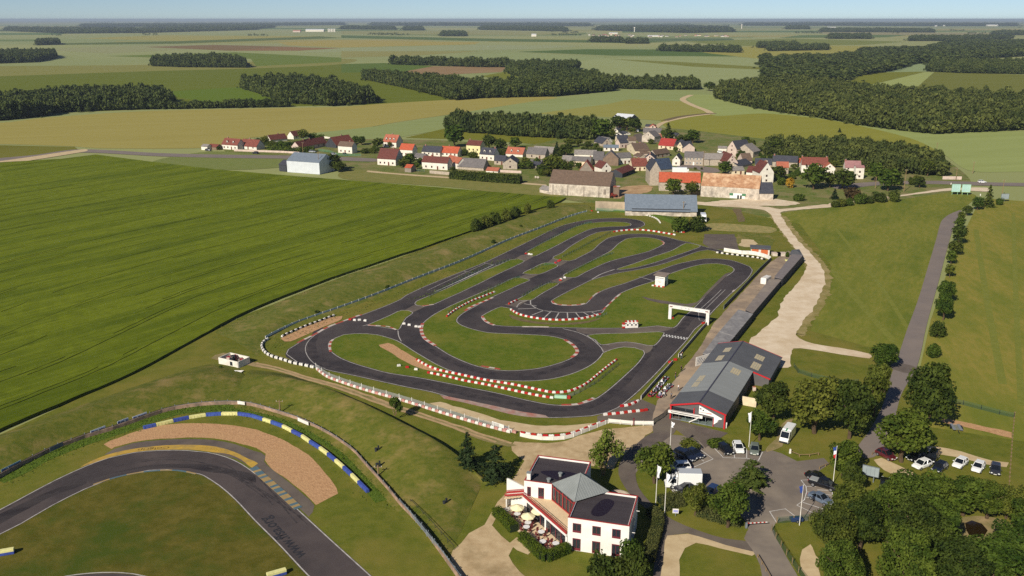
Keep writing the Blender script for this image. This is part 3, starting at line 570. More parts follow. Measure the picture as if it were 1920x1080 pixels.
mound('mound_foot', [(1150,398),(1200,402),(1240,412),(1275,428)], [(1150,395),(1200,398),(1245,407),(1285,424)], [(1150,393),(1205,395),(1252,403),(1290,420)], [.4,.6,.6,.3], grass_deep)
# --- the big green crop, standing about 0.8 m, parted by tramlines
edge = sm(gp([(-330,985),(-150,885),(0,809),(122,756),(244,705),(367,638),(460,588),(600,531),(771,474),(880,435),(960,408),(1040,384),(1062,372)]), False, 6, 60)
far_b = [ (v.x, v.y) for v in gp([(-400,345),(-200,318),(0,306),(150,298),(290,306),(420,318),(540,324),(650,331),(800,346),(950,358),(1062,371)]) ]
def far_y(x):
    for (x0, y0), (x1, y1) in zip(far_b, far_b[1:]):
        if x0 <= x <= x1: return y0+(y1-y0)*(x-x0)/(x1-x0)
    return far_b[0][1]+(x-far_b[0][0])*.02 if x < far_b[0][0] else 0
dist = [0.0]
for a, b in zip(edge, edge[1:]): dist.append(dist[-1]+(b-a).length)
T_ = dist[-1]; et = np.linspace(0, T_, 140)
ex = np.interp(et, dist, [p.x for p in edge]); ey = np.interp(et, dist, [p.y for p in edge])
tx = np.gradient(ex); ty = np.gradient(ey); ln = np.hypot(tx, ty); nx, ny = -ty/ln, tx/ln
ker = np.ones(25)/25
nx = np.convolve(np.pad(nx, 12, mode='edge'), ker, 'valid'); ny = np.convolve(np.pad(ny, 12, mode='edge'), ker, 'valid')
offs = [0.0]; gaps = set(); d_ = 0.0; rr = random.Random(5); nxt = 9.0
while d_ < 470:
    if d_ >= nxt:
        w = rr.uniform(.22,.4)
        gaps.add(len(offs)-1); d_ += w; offs.append(d_); d_ += 1.5; offs.append(d_)
        gaps.add(len(offs)-1); d_ += w*.9; offs.append(d_); nxt = d_+rr.choice([6,8,11,14])
    else: d_ += 3.0; offs.append(d_)
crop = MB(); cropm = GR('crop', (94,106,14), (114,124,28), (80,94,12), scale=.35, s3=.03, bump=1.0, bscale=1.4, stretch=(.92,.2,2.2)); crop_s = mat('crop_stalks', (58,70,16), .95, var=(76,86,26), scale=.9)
NS = 110
cols = []
for d in offs:
    X = ex+nx*d; Y = ey+ny*d; k = len(X)
    ins = [i for i in range(k) if Y[i] < far_y(X[i]) and Y[i] > 95]
    if len(ins) < 4: break
    i1 = ins[-1]; i0 = ins[0]; tt = np.linspace(i0, i1, NS)
    if i1+1 < k:
        # run on to the crossing with the field's far edge
        lo, hi = float(i1), float(i1+1)
        for _ in range(20):
            mid = (lo+hi)/2; xx, yy = np.interp(mid, np.arange(k), X), np.interp(mid, np.arange(k), Y)
            if yy < far_y(xx): lo = mid
            else: hi = mid
        tt = np.linspace(i0, lo, NS)
    wob = 1.3*np.sin(tt*.16+1.0)+.5*np.sin(tt*.47)+.25*np.sin(tt*1.3)
    cols.append((np.interp(tt, np.arange(k), X)+wob*.3, np.interp(tt, np.arange(k), Y)+wob))
vs = []
def ch(x, y): return .72+.14*noise.noise(Vector((x*.3, y*.3, 0)))+.08*noise.noise(Vector((x*1.1, y*1.1, 5)))
for ci, (X, Y) in enumerate(cols):
    for x, y in zip(X, Y): vs.append((x, y, ch(x, y)))
base0 = len(vs)
for ci, (X, Y) in enumerate(cols):
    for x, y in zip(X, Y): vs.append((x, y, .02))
fs = []; ms = []
def q4(a, b, c, d, m): fs.append((a, b, c, d)); ms.append(m)
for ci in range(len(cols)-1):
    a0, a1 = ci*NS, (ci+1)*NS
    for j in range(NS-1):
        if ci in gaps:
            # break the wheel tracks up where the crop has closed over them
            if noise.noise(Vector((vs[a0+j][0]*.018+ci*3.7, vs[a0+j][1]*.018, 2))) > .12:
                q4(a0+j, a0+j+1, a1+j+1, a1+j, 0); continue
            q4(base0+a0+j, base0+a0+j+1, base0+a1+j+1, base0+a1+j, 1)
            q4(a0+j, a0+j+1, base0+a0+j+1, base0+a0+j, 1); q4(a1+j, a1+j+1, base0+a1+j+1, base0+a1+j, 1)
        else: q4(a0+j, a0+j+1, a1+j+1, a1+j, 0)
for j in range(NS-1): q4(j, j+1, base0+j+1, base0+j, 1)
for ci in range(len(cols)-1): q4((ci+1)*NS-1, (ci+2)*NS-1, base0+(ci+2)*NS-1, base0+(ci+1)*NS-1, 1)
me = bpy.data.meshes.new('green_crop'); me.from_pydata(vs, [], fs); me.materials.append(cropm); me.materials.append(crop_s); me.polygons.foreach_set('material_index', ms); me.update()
bm = bmesh.new(); bm.from_mesh(me)
for f in bm.faces:
    if f.normal.z < -.3: f.normal_flip()
bm.to_mesh(me); bm.free()
tag(link('green_crop', me), 'dense green cereal crop with wheel tracks filling the wide field beside the kart circuit', 'crop', kind='stuff')
# ================================================================ FOLIAGE
def leafmat(name, a, b, c3=None, rnd=.16, tr=.34, s=.55): return mat(name, a, .75, var=b, scale=s, detail=4, c3=c3, s3=.35, trans=tr, rnd=rnd, coords='O', spec=.15)
LM = dict(broad=leafmat('leaf_broad', (72,92,26), (104,118,44), (52,72,22)), dark=leafmat('leaf_dark', (64,78,26), (94,104,40), (48,62,22)), olive=leafmat('leaf_olive', (88,98,32), (118,122,50), (66,78,26)),
          light=leafmat('leaf_light', (98,116,40), (124,134,56), (80,98,32)), needle=leafmat('needles', (36,54,30), (60,78,42), (26,40,22)), cedar=leafmat('cedar_needles', (78,92,36), (108,116,52), (56,72,28)),
          hedge=leafmat('hedge_leaf', (86,104,26), (112,124,36), (70,90,22), rnd=.03), privet=leafmat('privet_leaf', (92,98,52), (112,112,62), (78,86,42), rnd=.04), wood=leafmat('wood_leaf', (60,74,34), (104,112,54), (46,58,30), rnd=.05, tr=.25, s=.06),
          wood2=leafmat('wood_leaf_warm', (64,76,34), (110,116,56), (50,60,30), rnd=.05, tr=.25, s=.05), gold=leafmat('golden_leaf', (180,140,40), (206,168,60), (150,116,36), rnd=.03), plum=leafmat('copper_leaf', (84,66,40), (100,84,48), (64,54,36), rnd=.06))
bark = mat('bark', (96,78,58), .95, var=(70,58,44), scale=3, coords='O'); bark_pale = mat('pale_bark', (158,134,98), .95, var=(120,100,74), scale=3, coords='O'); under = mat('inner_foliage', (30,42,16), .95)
def leaf_cloud(P, Nn, S, r, flat_=.75, asp=.62):
    """numpy arrays: P centres, Nn outward normals, S sizes -> verts, faces of one small leaf spray each"""
    n = len(P); jit = r.normal(size=(n,3))*flat_; N_ = Nn+jit; N_ /= np.linalg.norm(N_, axis=1)[:,None]+1e-9
    t = np.cross(N_, r.normal(size=(n,3))); t /= np.linalg.norm(t, axis=1)[:,None]+1e-9; b = np.cross(N_, t)
    S = S[:,None]; v = np.empty((n,4,3)); bend = N_*S*.22
    v[:,0] = P-t*S; v[:,1] = P-b*S*asp+bend; v[:,2] = P+t*S; v[:,3] = P+b*S*asp+bend
    return v.reshape(-1,3)
def np_mesh(name, V, m, nper=4):
    n = len(V)//nper; me = bpy.data.meshes.new(name)
    me.vertices.add(len(V)); me.vertices.foreach_set('co', np.ascontiguousarray(V, dtype=np.float32).ravel())
    me.loops.add(n*nper); me.loops.foreach_set('vertex_index', np.arange(n*nper, dtype=np.int32))
    me.polygons.add(n); me.polygons.foreach_set('loop_start', np.arange(0, n*nper, nper, dtype=np.int32))
    for mm in (m if isinstance(m, list) else [m]): me.materials.append(mm)
    me.update(calc_edges=True); return me
def lobes_cloud(lobes, n, s, r, fill=.35):
    """leaf sprays on and in a set of ellipsoid lobes (x,y,z,rx,ry,rz)"""
    L_ = np.array(lobes); w = (L_[:,3]*L_[:,4]+L_[:,4]*L_[:,5]+L_[:,3]*L_[:,5]); w /= w.sum()
    k = r.choice(len(L_), size=n, p=w); d = r.normal(size=(n,3)); d /= np.linalg.norm(d, axis=1)[:,None]
    rad = np.where(r.random(n) < fill, r.uniform(.45,.9,n), r.uniform(.86,1.12,n))
    P = L_[k,:3]+d*L_[k,3:]*rad[:,None]; Nn = d/L_[k,3:]; Nn /= np.linalg.norm(Nn, axis=1)[:,None]
    return leaf_cloud(P, Nn+np.array([0,0,.25]), s*r.uniform(.6,1.35,n), r)
def limb(mb, p, q, r0, r1, m, rr, n=4):
    pts = [Vector(p)]
    for i in range(1, n+1):
        t = i/n; pts.append(Vector(p).lerp(Vector(q), t)+Vector((rr.uniform(-1,1), rr.uniform(-1,1), 0))*(.06*(Vector(q)-Vector(p)).length if i < n else 0))
    for i in range(n): mb.tube(pts[i], pts[i+1], r0+(r1-r0)*i/n, m, 7, r0+(r1-r0)*(i+1)/n)
def tree_meshes(kind, seed, leaf, H=8.0, Wd=7.0, n=2600, s=.34, bk=None):
    """crown and trunk meshes for a tree H high and Wd wide standing on the origin"""
    r = np.random.default_rng(seed); rr = random.Random(seed); tb = MB(); bk = bk or bark; lob = []
    if kind == 'broad':
        zc = H*.28; 
        for i in range(22 if Wd < 10 else 40):
            a = r.uniform(0, 6.283); u = r.random(); h = zc+(H-zc)*(.12+.78*u); rad = Wd*.5*math.sin(math.pi*(.18+.72*u))**.8*r.uniform(.45,.8); q = Wd*(r.uniform(.13,.23) if Wd < 10 else r.uniform(.09,.17))
            lob.append((math.cos(a)*rad, math.sin(a)*rad, h, q, q, q*.8))
        lob.append((0,0,H*.6,Wd*.32,Wd*.32,H*.3)); lob.append((0,0,H*.86,Wd*.17,Wd*.17,H*.12))
        limb(tb, (0,0,-.2), (rr.uniform(-.2,.2),rr.uniform(-.2,.2),H*.55), Wd*.045, Wd*.02, bk, rr)
        for i in range(5):
            a = i*1.257+rr.random(); limb(tb, (0,0,H*(.2+.06*i)), (math.cos(a)*Wd*.32, math.sin(a)*Wd*.32, H*(.5+.07*i)), Wd*.02, Wd*.007, bk, rr, 3)
        V = lobes_cloud(lob, n, s, r)
    elif kind == 'young':
        for i in range(16):
            a = r.uniform(0, 6.283); u = r.random(); h = H*(.32+.6*u); rad = Wd*.42*math.sin(math.pi*(.2+.75*u))*r.uniform(.4,1); q = Wd*r.uniform(.12,.2)
            lob.append((math.cos(a)*rad, math.sin(a)*rad, h, q, q, q*1.15))
        for i in range(5):
            a = i*1.257+rr.random()*.5; limb(tb, (math.cos(a)*.15, math.sin(a)*.15, -.2), (math.cos(a)*Wd*.26, math.sin(a)*Wd*.26, H*(.62+.05*i)), Wd*.022, Wd*.008, bk, rr)
        V = lobes_cloud(lob, n, s, r, .5)
    elif kind in ('cedar', 'spruce'):
        P = []; N_ = []; tiers = 17 if kind == 'spruce' else 13
        limb(tb, (0,0,-.2), (0,0,H*.97), Wd*.035, .03, bk, rr, 5)
        for t in range(tiers):
            u = t/tiers; z = H*(.06+.9*u); R_ = Wd*.5*(1-u)**(.9 if kind == 'spruce' else .75)*r.uniform(.8,1.15)+.1; nb = max(4, int(10*(1-u)+3))
            for b in range(nb):
                a = r.uniform(0, 6.283); L_ = R_*r.uniform(.65,1.15); k = max(4, int(n/(tiers*8)*(.35+1-u)))
                q = r.random(k)**.7*L_; dr = -.18*q if kind == 'spruce' else .16*q-.05*q*q/max(.5,R_)
                sp = .1+.18*(q/L_+.2)*L_*.5
                P.append(np.stack([np.cos(a)*q+r.normal(size=k)*sp*.6, np.sin(a)*q+r.normal(size=k)*sp*.6, z+dr+r.normal(size=k)*H*.012], 1)); N_.append(np.tile([math.cos(a)*.5, math.sin(a)*.5, .8], (k,1)))
        P = np.concatenate(P); V = leaf_cloud(P, np.concatenate(N_), s*.9*r.uniform(.6,1.3,len(P)), r, .5)
    elif kind == 'bush':
        for i in range(12):
            a = r.uniform(0, 6.283); rad = Wd*.3*r.random()**.5; q = Wd*r.uniform(.15,.24)
            lob.append((math.cos(a)*rad, math.sin(a)*rad, H*r.uniform(.3,.7), q, q, min(q, H*.35)))
        lob.append((0,0,H*.4,Wd*.36,Wd*.36,H*.42)); V = lobes_cloud(lob, n, s, r, .2)
        for i in range(4):
            a = i*1.57+rr.random(); limb(tb, (math.cos(a)*.1,math.sin(a)*.1,-.1), (math.cos(a)*Wd*.22, math.sin(a)*Wd*.22, H*.6), .06, .02, bk, rr, 2)
    V[:,2] = np.maximum(V[:,2], .05)
    return np_mesh(kind+'_crown', V, LM[leaf] if isinstance(leaf, str) else leaf), tb
PROTO = {}
def proto(key, *a, **k):
    cr, tb = tree_meshes(*a, **k)
    o = tb.build('trunk'); tm = o.data; bpy.data.objects.remove(o); PROTO[key] = (cr, tm, k.get('H', 8.0), k.get('Wd', 7.0))
for i in range(3):
    proto('big%d' % i, 'broad', 90+i, ('dark','broad','dark')[i], H=11, Wd=11, n=9500, s=.26)
    proto('broad%d' % i, 'broad', 10+i, 'broad', n=4200, s=.27); proto('dark%d' % i, 'broad', 20+i, 'dark', n=4200, s=.27); proto('olive%d' % i, 'broad', 30+i, 'olive', n=4200, s=.27)
    proto('far%d' % i, 'broad', 40+i, ('broad','dark','olive')[i], n=700, s=.6); proto('fard%d' % i, 'broad', 45+i, 'dark', n=700, s=.6)
    proto('bush%d' % i, 'bush', 50+i, ('broad','dark','olive')[i], H=3.0, Wd=4.0, n=1200, s=.22)
proto('light0', 'young', 60, 'light', H=8, Wd=6.5, n=1900, s=.26, bk=bark_pale); proto('young0', 'young', 61, 'broad', H=6, Wd=5, n=2400, s=.23, bk=bark_pale); proto('young1', 'young', 62, 'broad', H=6, Wd=5, n=2400, s=.23, bk=bark_pale)
proto('cedar0', 'cedar', 70, 'cedar', H=7, Wd=6, n=3600, s=.24); proto('spruce0', 'spruce', 71, 'needle', H=9, Wd=6, n=4200, s=.25); proto('spruce1', 'spruce', 72, 'needle', H=9, Wd=6.5, n=4200, s=.25); proto('farspruce0', 'spruce', 73, 'needle', H=9, Wd=5, n=900, s=.45)
proto('gold0', 'bush', 80, 'gold', H=4, Wd=3.5, n=700, s=.3); proto('plum0', 'bush', 81, 'plum', H=4, Wd=4.5, n=800, s=.32); proto('conifer_dark', 'spruce', 74, 'dark', H=9, Wd=5, n=900, s=.45)
def plant(key, px, py, w_px, h_px, label, cat='tree', name=None, group=None, v=None, zoff=0):
    """px,py: foot in the photo; w_px, h_px: crown width and height there"""
    if v:
        s_ = VW[v][2]; (px, py), = Z(v, (px, py)); w_px /= s_; h_px /= s_
    p = G(px, py); w = w_px/PPM(py); h = HGT(px, py, py-h_px); cr, tm, H_, W_ = PROTO[key]
    o = empty(name or ('shrub' if key[:4] in ('bush','gold','plum') else 'tree'), (p.x, p.y, zoff), random.uniform(0, 6.28), label, cat, group)
    o.scale = (w/W_, w/W_, h/H_)
    link('crown' if key[:4] not in ('bush','gold','plum') else 'foliage', cr, o); link('trunk' if key[:4] not in ('bush','gold','plum') else 'stems', tm, o)
    return o
def hedge(pts, w, h, label, leaf='hedge', v=None, s=.16, dens=26, name='hedge', group=None, wob=.12, z0=0):
    P = Z(v, *pts) if v else pts; W = resample(sm(gp(P), False, 1.0), .8); c = W[len(W)//2].copy()
    W = [p-c for p in W]; r = np.random.default_rng(len(W)); mbh = MB(); V = []
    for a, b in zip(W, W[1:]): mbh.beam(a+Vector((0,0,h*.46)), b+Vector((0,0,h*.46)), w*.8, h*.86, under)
    LL = sum((b-a).length for a, b in zip(W, W[1:])); n = int(LL*(w+2*h)*dens)
    i = r.integers(0, len(W)-1, n); t = r.random(n); A = np.array([p[:] for p in W]); D = A[i+1]-A[i]; D /= np.linalg.norm(D, axis=1)[:,None]; S_ = np.stack([-D[:,1], D[:,0], 0*t], 1)
    u = r.random(n)*(w+2*h); side = np.where(u < h, -1, np.where(u > h+w, 1, 0)); off = np.where(side == 0, u-h-w/2, side*w/2); zz = np.where(side == 0, h, r.random(n)*h)
    ends = r.random(n) < .06; 
    Pp = A[i]+D*(t*.8)[:,None]+S_*off[:,None]; Pp[:,2] = zz; Nn = S_*side[:,None]+np.array([0,0,1.0])*(side == 0)[:,None]
    Pp += Nn*r.normal(size=n)[:,None]*wob
    V = leaf_cloud(Pp, Nn, s*r.uniform(.6,1.4,n), r, .6); V[:,2] = np.maximum(V[:,2], .03)
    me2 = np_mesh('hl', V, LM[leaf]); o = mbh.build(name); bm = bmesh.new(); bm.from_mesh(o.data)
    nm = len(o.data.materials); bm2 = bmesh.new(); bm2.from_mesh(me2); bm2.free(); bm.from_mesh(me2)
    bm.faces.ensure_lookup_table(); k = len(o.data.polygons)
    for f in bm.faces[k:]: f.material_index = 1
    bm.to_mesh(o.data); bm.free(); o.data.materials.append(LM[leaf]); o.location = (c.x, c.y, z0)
    return tag(o, label, 'hedge', group)
# ---- woods far off: each one reads as one mass
TPL = []
for q in range(5):
    r_ = np.random.default_rng(100+q); lob = [(0,0,.5,.42,.42,.42)]+[(r_.uniform(-.3,.3), r_.uniform(-.3,.3), r_.uniform(.35,.8), .24, .24, .2) for _ in range(7)]
    TPL.append(lobes_cloud(lob, 190, .12, r_, .1))
def wood(near, far, label, h=11, sp=6.5, leaf='wood', name='wood', lod=1.0, cat='wood'):
    near = [(float(a), float(b)) for a, b in near]; far = [(float(a), float(b)) for a, b in far]
    poly = [Vector((p.x, p.y)) for p in gp(near)]+[Vector((p.x, p.y)) for p in gp(far[::-1] if (far[0][0] < far[-1][0]) == (near[0][0] < near[-1][0]) else far)]
    xs = [p.x for p in poly]; ys = [p.y for p in poly]; r = random.Random(len(label)); pts = []
    def inside(x, y):
        c = False; n = len(poly)
        for i in range(n):
            a, b = poly[i], poly[i-1]
            if (a.y > y) != (b.y > y) and x < (b.x-a.x)*(y-a.y)/(b.y-a.y)+a.x: c = not c
        return c
    edge_ = []; area_ = abs(sum(poly[i-1].x*poly[i].y-poly[i].x*poly[i-1].y for i in range(len(poly)))/2)
    sp = max(sp, math.sqrt(area_/2600)) ; y = min(ys)
    while y <= max(ys):
        x = min(xs)+r.uniform(0, sp)
        while x <= max(xs):
            qx, qy = x+r.uniform(-.4,.4)*sp, y+r.uniform(-.4,.4)*sp
            if inside(qx, qy): pts.append((qx, qy))
            x += sp
        y += sp*.9
    for a, b in zip(poly, poly[1:]+poly[:1]):          # a full edge of trees along the outline
        k = int((b-a).length/(sp*.9))
        for i in range(k): p = a.lerp(b, (i+r.random()*.6)/max(1,k)); pts.append((p.x, p.y)); edge_.append((p.x+r.uniform(-1,1)*sp*1.5, p.y+r.uniform(-1,1)*sp*1.3))
    cx, cy = pts[0]; Vs = []; nb = len(pts); pts += [e for e in edge_ if r.random() < .45]
    for ii, (qx, qy) in enumerate(pts):
        t = TPL[r.randrange(5)]
        if lod < 1: t = t.reshape(-1,4,3)[:int(190*lod)].reshape(-1,3)
        hh = h*r.choice((r.uniform(.5,.9),r.uniform(.8,1.15),r.uniform(.9,1.4))); ww = max(sp*1.45, h*.62)*r.uniform(.8,1.2)
        if ii >= nb: q_ = r.uniform(.2,.5); hh *= q_; ww *= q_*1.1
        a = r.uniform(0, 6.28); c, s_ = math.cos(a), math.sin(a)
        Vs.append(np.stack([(t[:,0]*c-t[:,1]*s_)*ww+qx-cx, (t[:,0]*s_+t[:,1]*c)*ww+qy-cy, t[:,2]*hh], 1))
    V = np.concatenate(Vs); V[:,2] = np.maximum(V[:,2], .1); me = np_mesh(name, V, LM[leaf]); o = link(name, me, loc=(cx, cy, -.05))
    # leaf litter and shade under the trees
    return tag(o, label, cat, kind='stuff')
wood([(-200,236),(0,226),(90,217),(95,212),(200,207),(318,204)], [(-200,207),(0,197),(150,184),(290,181),(322,196)], 'long dark wood on the edge of the yellow field at the photo\'s far left', h=13)
wood([(320,204.5),(430,202.5),(540,200.5)], [(320,202),(430,200.5),(540,199)], 'low thin tree belt linking the long dark wood to the rounded wood', h=7, sp=5)
wood([(455,166),(500,180),(540,193),(620,199),(697,194)], [(470,162),(560,162),(620,167),(690,186)], 'rounded dark wood between green field and yellow wheat, third from the west', h=14)
wood([(285,124),(340,126),(460,127)], [(300,118),(400,114),(455,121)], 'small lens-shaped wood standing alone in the green field', h=15)
wood([(-100,122),(0,119),(60,117),(105,109)], [(-100,106),(0,105),(100,104)], 'square dark wood cut by the photo\'s left border beyond the long wood', h=15)
wood([(68,85),(112,84)], [(74,81),(108,81)], 'tiny round copse alone among far pale fields', h=16)
wood([(682,149),(760,165),(855,188),(900,184),(1035,181),(1146,171)], [(690,146),(790,155),(880,165),(950,168),(1000,160),(1120,152),(1140,160)], 'large branching wood behind the village plantation', h=13)
wood([(735,121),(810,123),(900,126),(948,126)], [(735,119),(810,121),(900,124),(950,124)], 'thin dark tree belt above the brown stubble field', h=14, sp=8)
wood([(953,138),(990,148),(1060,157),(1120,158)], [(960,127),(1030,126),(1085,128),(1072,133),(1010,140),(1120,150)], 'curved wood joining the tree belt to the large branching wood', h=13)
wood([(1145,166),(1240,168),(1308,168)], [(1140,159),(1240,160),(1300,162)], 'narrow straight wood tapering east towards a lone round tree', h=12)
wood([(1343,184),(1390,197),(1460,210),(1500,215),(1640,239),(1740,251),(1800,249),(1920,243),(2120,240)], [(1360,172),(1420,165),(1480,160),(1560,165),(1590,172),(1640,180),(1800,189),(1920,193),(2120,200)], 'biggest nearest broadleaf forest at the photo\'s right, above the pale wheat', h=13, leaf='wood2', sp=6.0)
wood([(1450,157),(1500,154),(1583,151),(1582,145),(1660,133),(1705,120),(1790,113),(1920,105),(2100,102)], [(1437,115),(1455,128),(1470,113),(1560,111),(1640,104),(1615,98),(1740,95),(1790,80),(1920,80),(2100,86)], 'second forest stretching back behind the biggest forest', h=13)
wood([(1740,134),(1800,137),(1920,139),(2050,140)], [(1750,124),(1920,123),(2050,122)], 'long flat-topped wood above the striped green field', h=13)
for near, far, lab in (([(1705,77),(1785,77)], [(1715,73),(1900,72)], 'dark wood corner far off beyond the second forest'), ([(1440,96),(1550,94)], [(1450,92),(1545,91)], 'narrow dark wood among pale fields near the second forest'), ([(1423,90),(1490,89)], [(1425,87),(1490,86)], 'short dark belt just behind the narrow dark wood'),
    ([(1240,96),(1385,99)], [(1242,93),(1380,96)], 'thin tree line alone amid the pale central fields'), ([(15,58),(120,63),(260,62),(480,56)], [(15,54),(160,55),(300,58),(470,50)], 'long blue-green wood along the horizon in the west'), ([(275,53),(480,54),(510,52)], [(280,49),(400,47),(500,49)], 'hazy wood touching the horizon behind the blue-green wood'),
    ([(640,55),(740,56)], [(650,52),(735,53)], 'small far belt west of the white silos'), ([(758,57),(792,57)], [(760,53),(790,53)], 'pair of dark bumps of trees on the far plain'), ([(828,68),(872,68)], [(832,63),(868,63)], 'isolated dark copse in front of the far white barn'), ([(900,56),(1062,59)], [(910,51),(1050,53)], 'far hazy wood just west of the distant town'),
    ([(1110,79),(1165,80)], [(1115,75),(1160,76)], 'dark copse beside the road to the distant town'), ([(1175,82),(1212,82)], [(1178,79),(1210,79)], 'low belt east of the roadside copse'), ([(1540,60),(1750,61)], [(1545,57),(1740,58)], 'far belt of trees over the pale fields in the east'), ([(1555,73),(1630,73)], [(1558,69),(1628,69)], 'farmstead trees on the far plain'),
    ([(1475,55),(1515,55)], [(1478,52),(1512,52)], 'tiny hazy belt near the horizon'), ([(1860,66),(2000,66)], [(1880,62),(2000,62)], 'far wood leaving the photo at its right border'), ([(1120,57),(1290,62),(1370,60)], [(1130,51),(1280,50),(1360,53)], 'broad hazy wood behind the distant town'), ([(160,51),(640,47)], [(160,47),(640,44)], 'faint wood band on the western horizon'), ([(1400,48),(1900,49)], [(1400,45),(1900,46)], 'faint wood band on the eastern horizon'), ([(700,48),(1100,49)], [(700,45),(1100,46)], 'faint wood band on the middle horizon')):
    dd = G(*near[0]).y
    wood(near, far, lab, h=12+dd*.0012, sp=7+dd*.0022, lod=.45)
wood([(838,243),(870,248),(960,255),(1080,261),(1112,262)], [(850,237),(960,240),(1080,246),(1112,250)], 'clipped dark plantation of trees behind the village', h=11.5, sp=4.5, name='plantation')
wood([(1440,292),(1530,300),(1600,312),(1690,326),(1768,330)], [(1440,284),(1560,282),(1660,287),(1755,314)], 'bushy wood behind the houses at the village\'s east end', h=9, sp=5, leaf='wood2')

# hedges and belts too far off to count
r = random.Random(21); Vs = []
for _ in range(46):
    px, py = r.uniform(-100,2000), 42+r.random()**1.6*26; p = G(px, py); s_ = PPM(py); L_ = r.uniform(8,70)/s_; dirx = Vector((1, r.uniform(-.5,.5), 0)).normalized(); h = 9+p.y*.0009; n_ = max(3, int(L_/(h*.9)))
    if 1080 < px < 1400 and py > 58: continue
    for i in range(n_):
        if r.random() < .2: continue
        t = TPL[r.randrange(5)].reshape(-1,4,3)[:60].reshape(-1,3); q = p+dirx*(i/n_-.5)*L_; w_ = h*r.uniform(.9,1.5); Vs.append(np.stack([t[:,0]*w_+q.x, t[:,1]*w_+q.y, t[:,2]*h*r.uniform(.6,1.2)], 1))
o = link('far_hedges', np_mesh('far_hedges', np.concatenate(Vs), LM['wood'])); tag(o, 'thin hedges and tree belts scattered over the far plain', 'hedge', kind='stuff')
# ================================================================ THE VILLAGE
VW.update(Y1=(1300,240,9), Y2=(1120,210,9), Y3=(1000,260,9), Y4=(840,250,9), Y5=(680,240,9))
def wm(n, c, v=None, **k): return mat('wall_'+n, c, .9, var=v or tuple(int(x*.88) for x in c), scale=k.pop('scale', .5), detail=7, bump=.15, bscale=3, coords='O', **k)
WL = dict(W=wm('white', (236,228,214)), C=wm('cream', (232,214,182)), Y=wm('yellow', (238,226,170)), P=wm('pink', (214,192,178)), S=wm('stone', (190,176,158), (150,138,124), scale=1.2), G=wm('grey_render', (150,138,126), (124,114,104)), B=wm('brown_stone', (140,118,100), (116,98,84)), L=wm('limestone', (216,204,188), (176,162,146), scale=.8, c3=(150,140,128), s3=.3), D=wm('dark_board', (64,66,72)), M=wm('metal_cladding', (206,210,214), (192,196,200)))
def rm(n, c, v=None, c3=None, **k): return mat('roof_'+n, c, .8, var=v or tuple(int(x*.8) for x in c), scale=.9, detail=8, c3=c3, s3=.25, bump=.3, bscale=4, coords='O', **k)
RF = dict(M=rm('maroon', (110,62,54)), R=rm('brown_red', (132,74,62)), O=rm('orange', (188,92,62), (160,76,52)), K=rm('dark_slate', (70,70,78), (56,57,66)), G=rm('grey_slate', (116,110,108), (94,90,90)), L=rm('pale_grey', (146,138,132), (118,112,108)), T=rm('mottled_tile', (186,142,106), (150,108,80), (206,172,138)), B=rm('brown', (112,92,78), (94,78,66)), N=rm('terracotta', (176,104,80), (150,86,66)), U=rm('blue_sheet', (116,126,138), (102,112,124)), V=rm('scarlet', (164,60,52), (146,50,46)), Q=rm('rose_tile', (160,118,116), (140,100,100)), H=rm('white_sheet', (206,208,212), (190,192,198)), S=rm('solar', (62,76,98), (48,56,72)))
glass = mat('window_glass', (44,48,54), .12, spec=.6); fr_w = mat('white_frame', (230,228,222), .6); fr_b = mat('brown_frame', (104,62,48), .7); brick = mat('chimney_brick', (166,110,86), .9, var=(130,84,66), scale=4, coords='O'); lead = mat('lead_flashing', (150,152,156), .6)
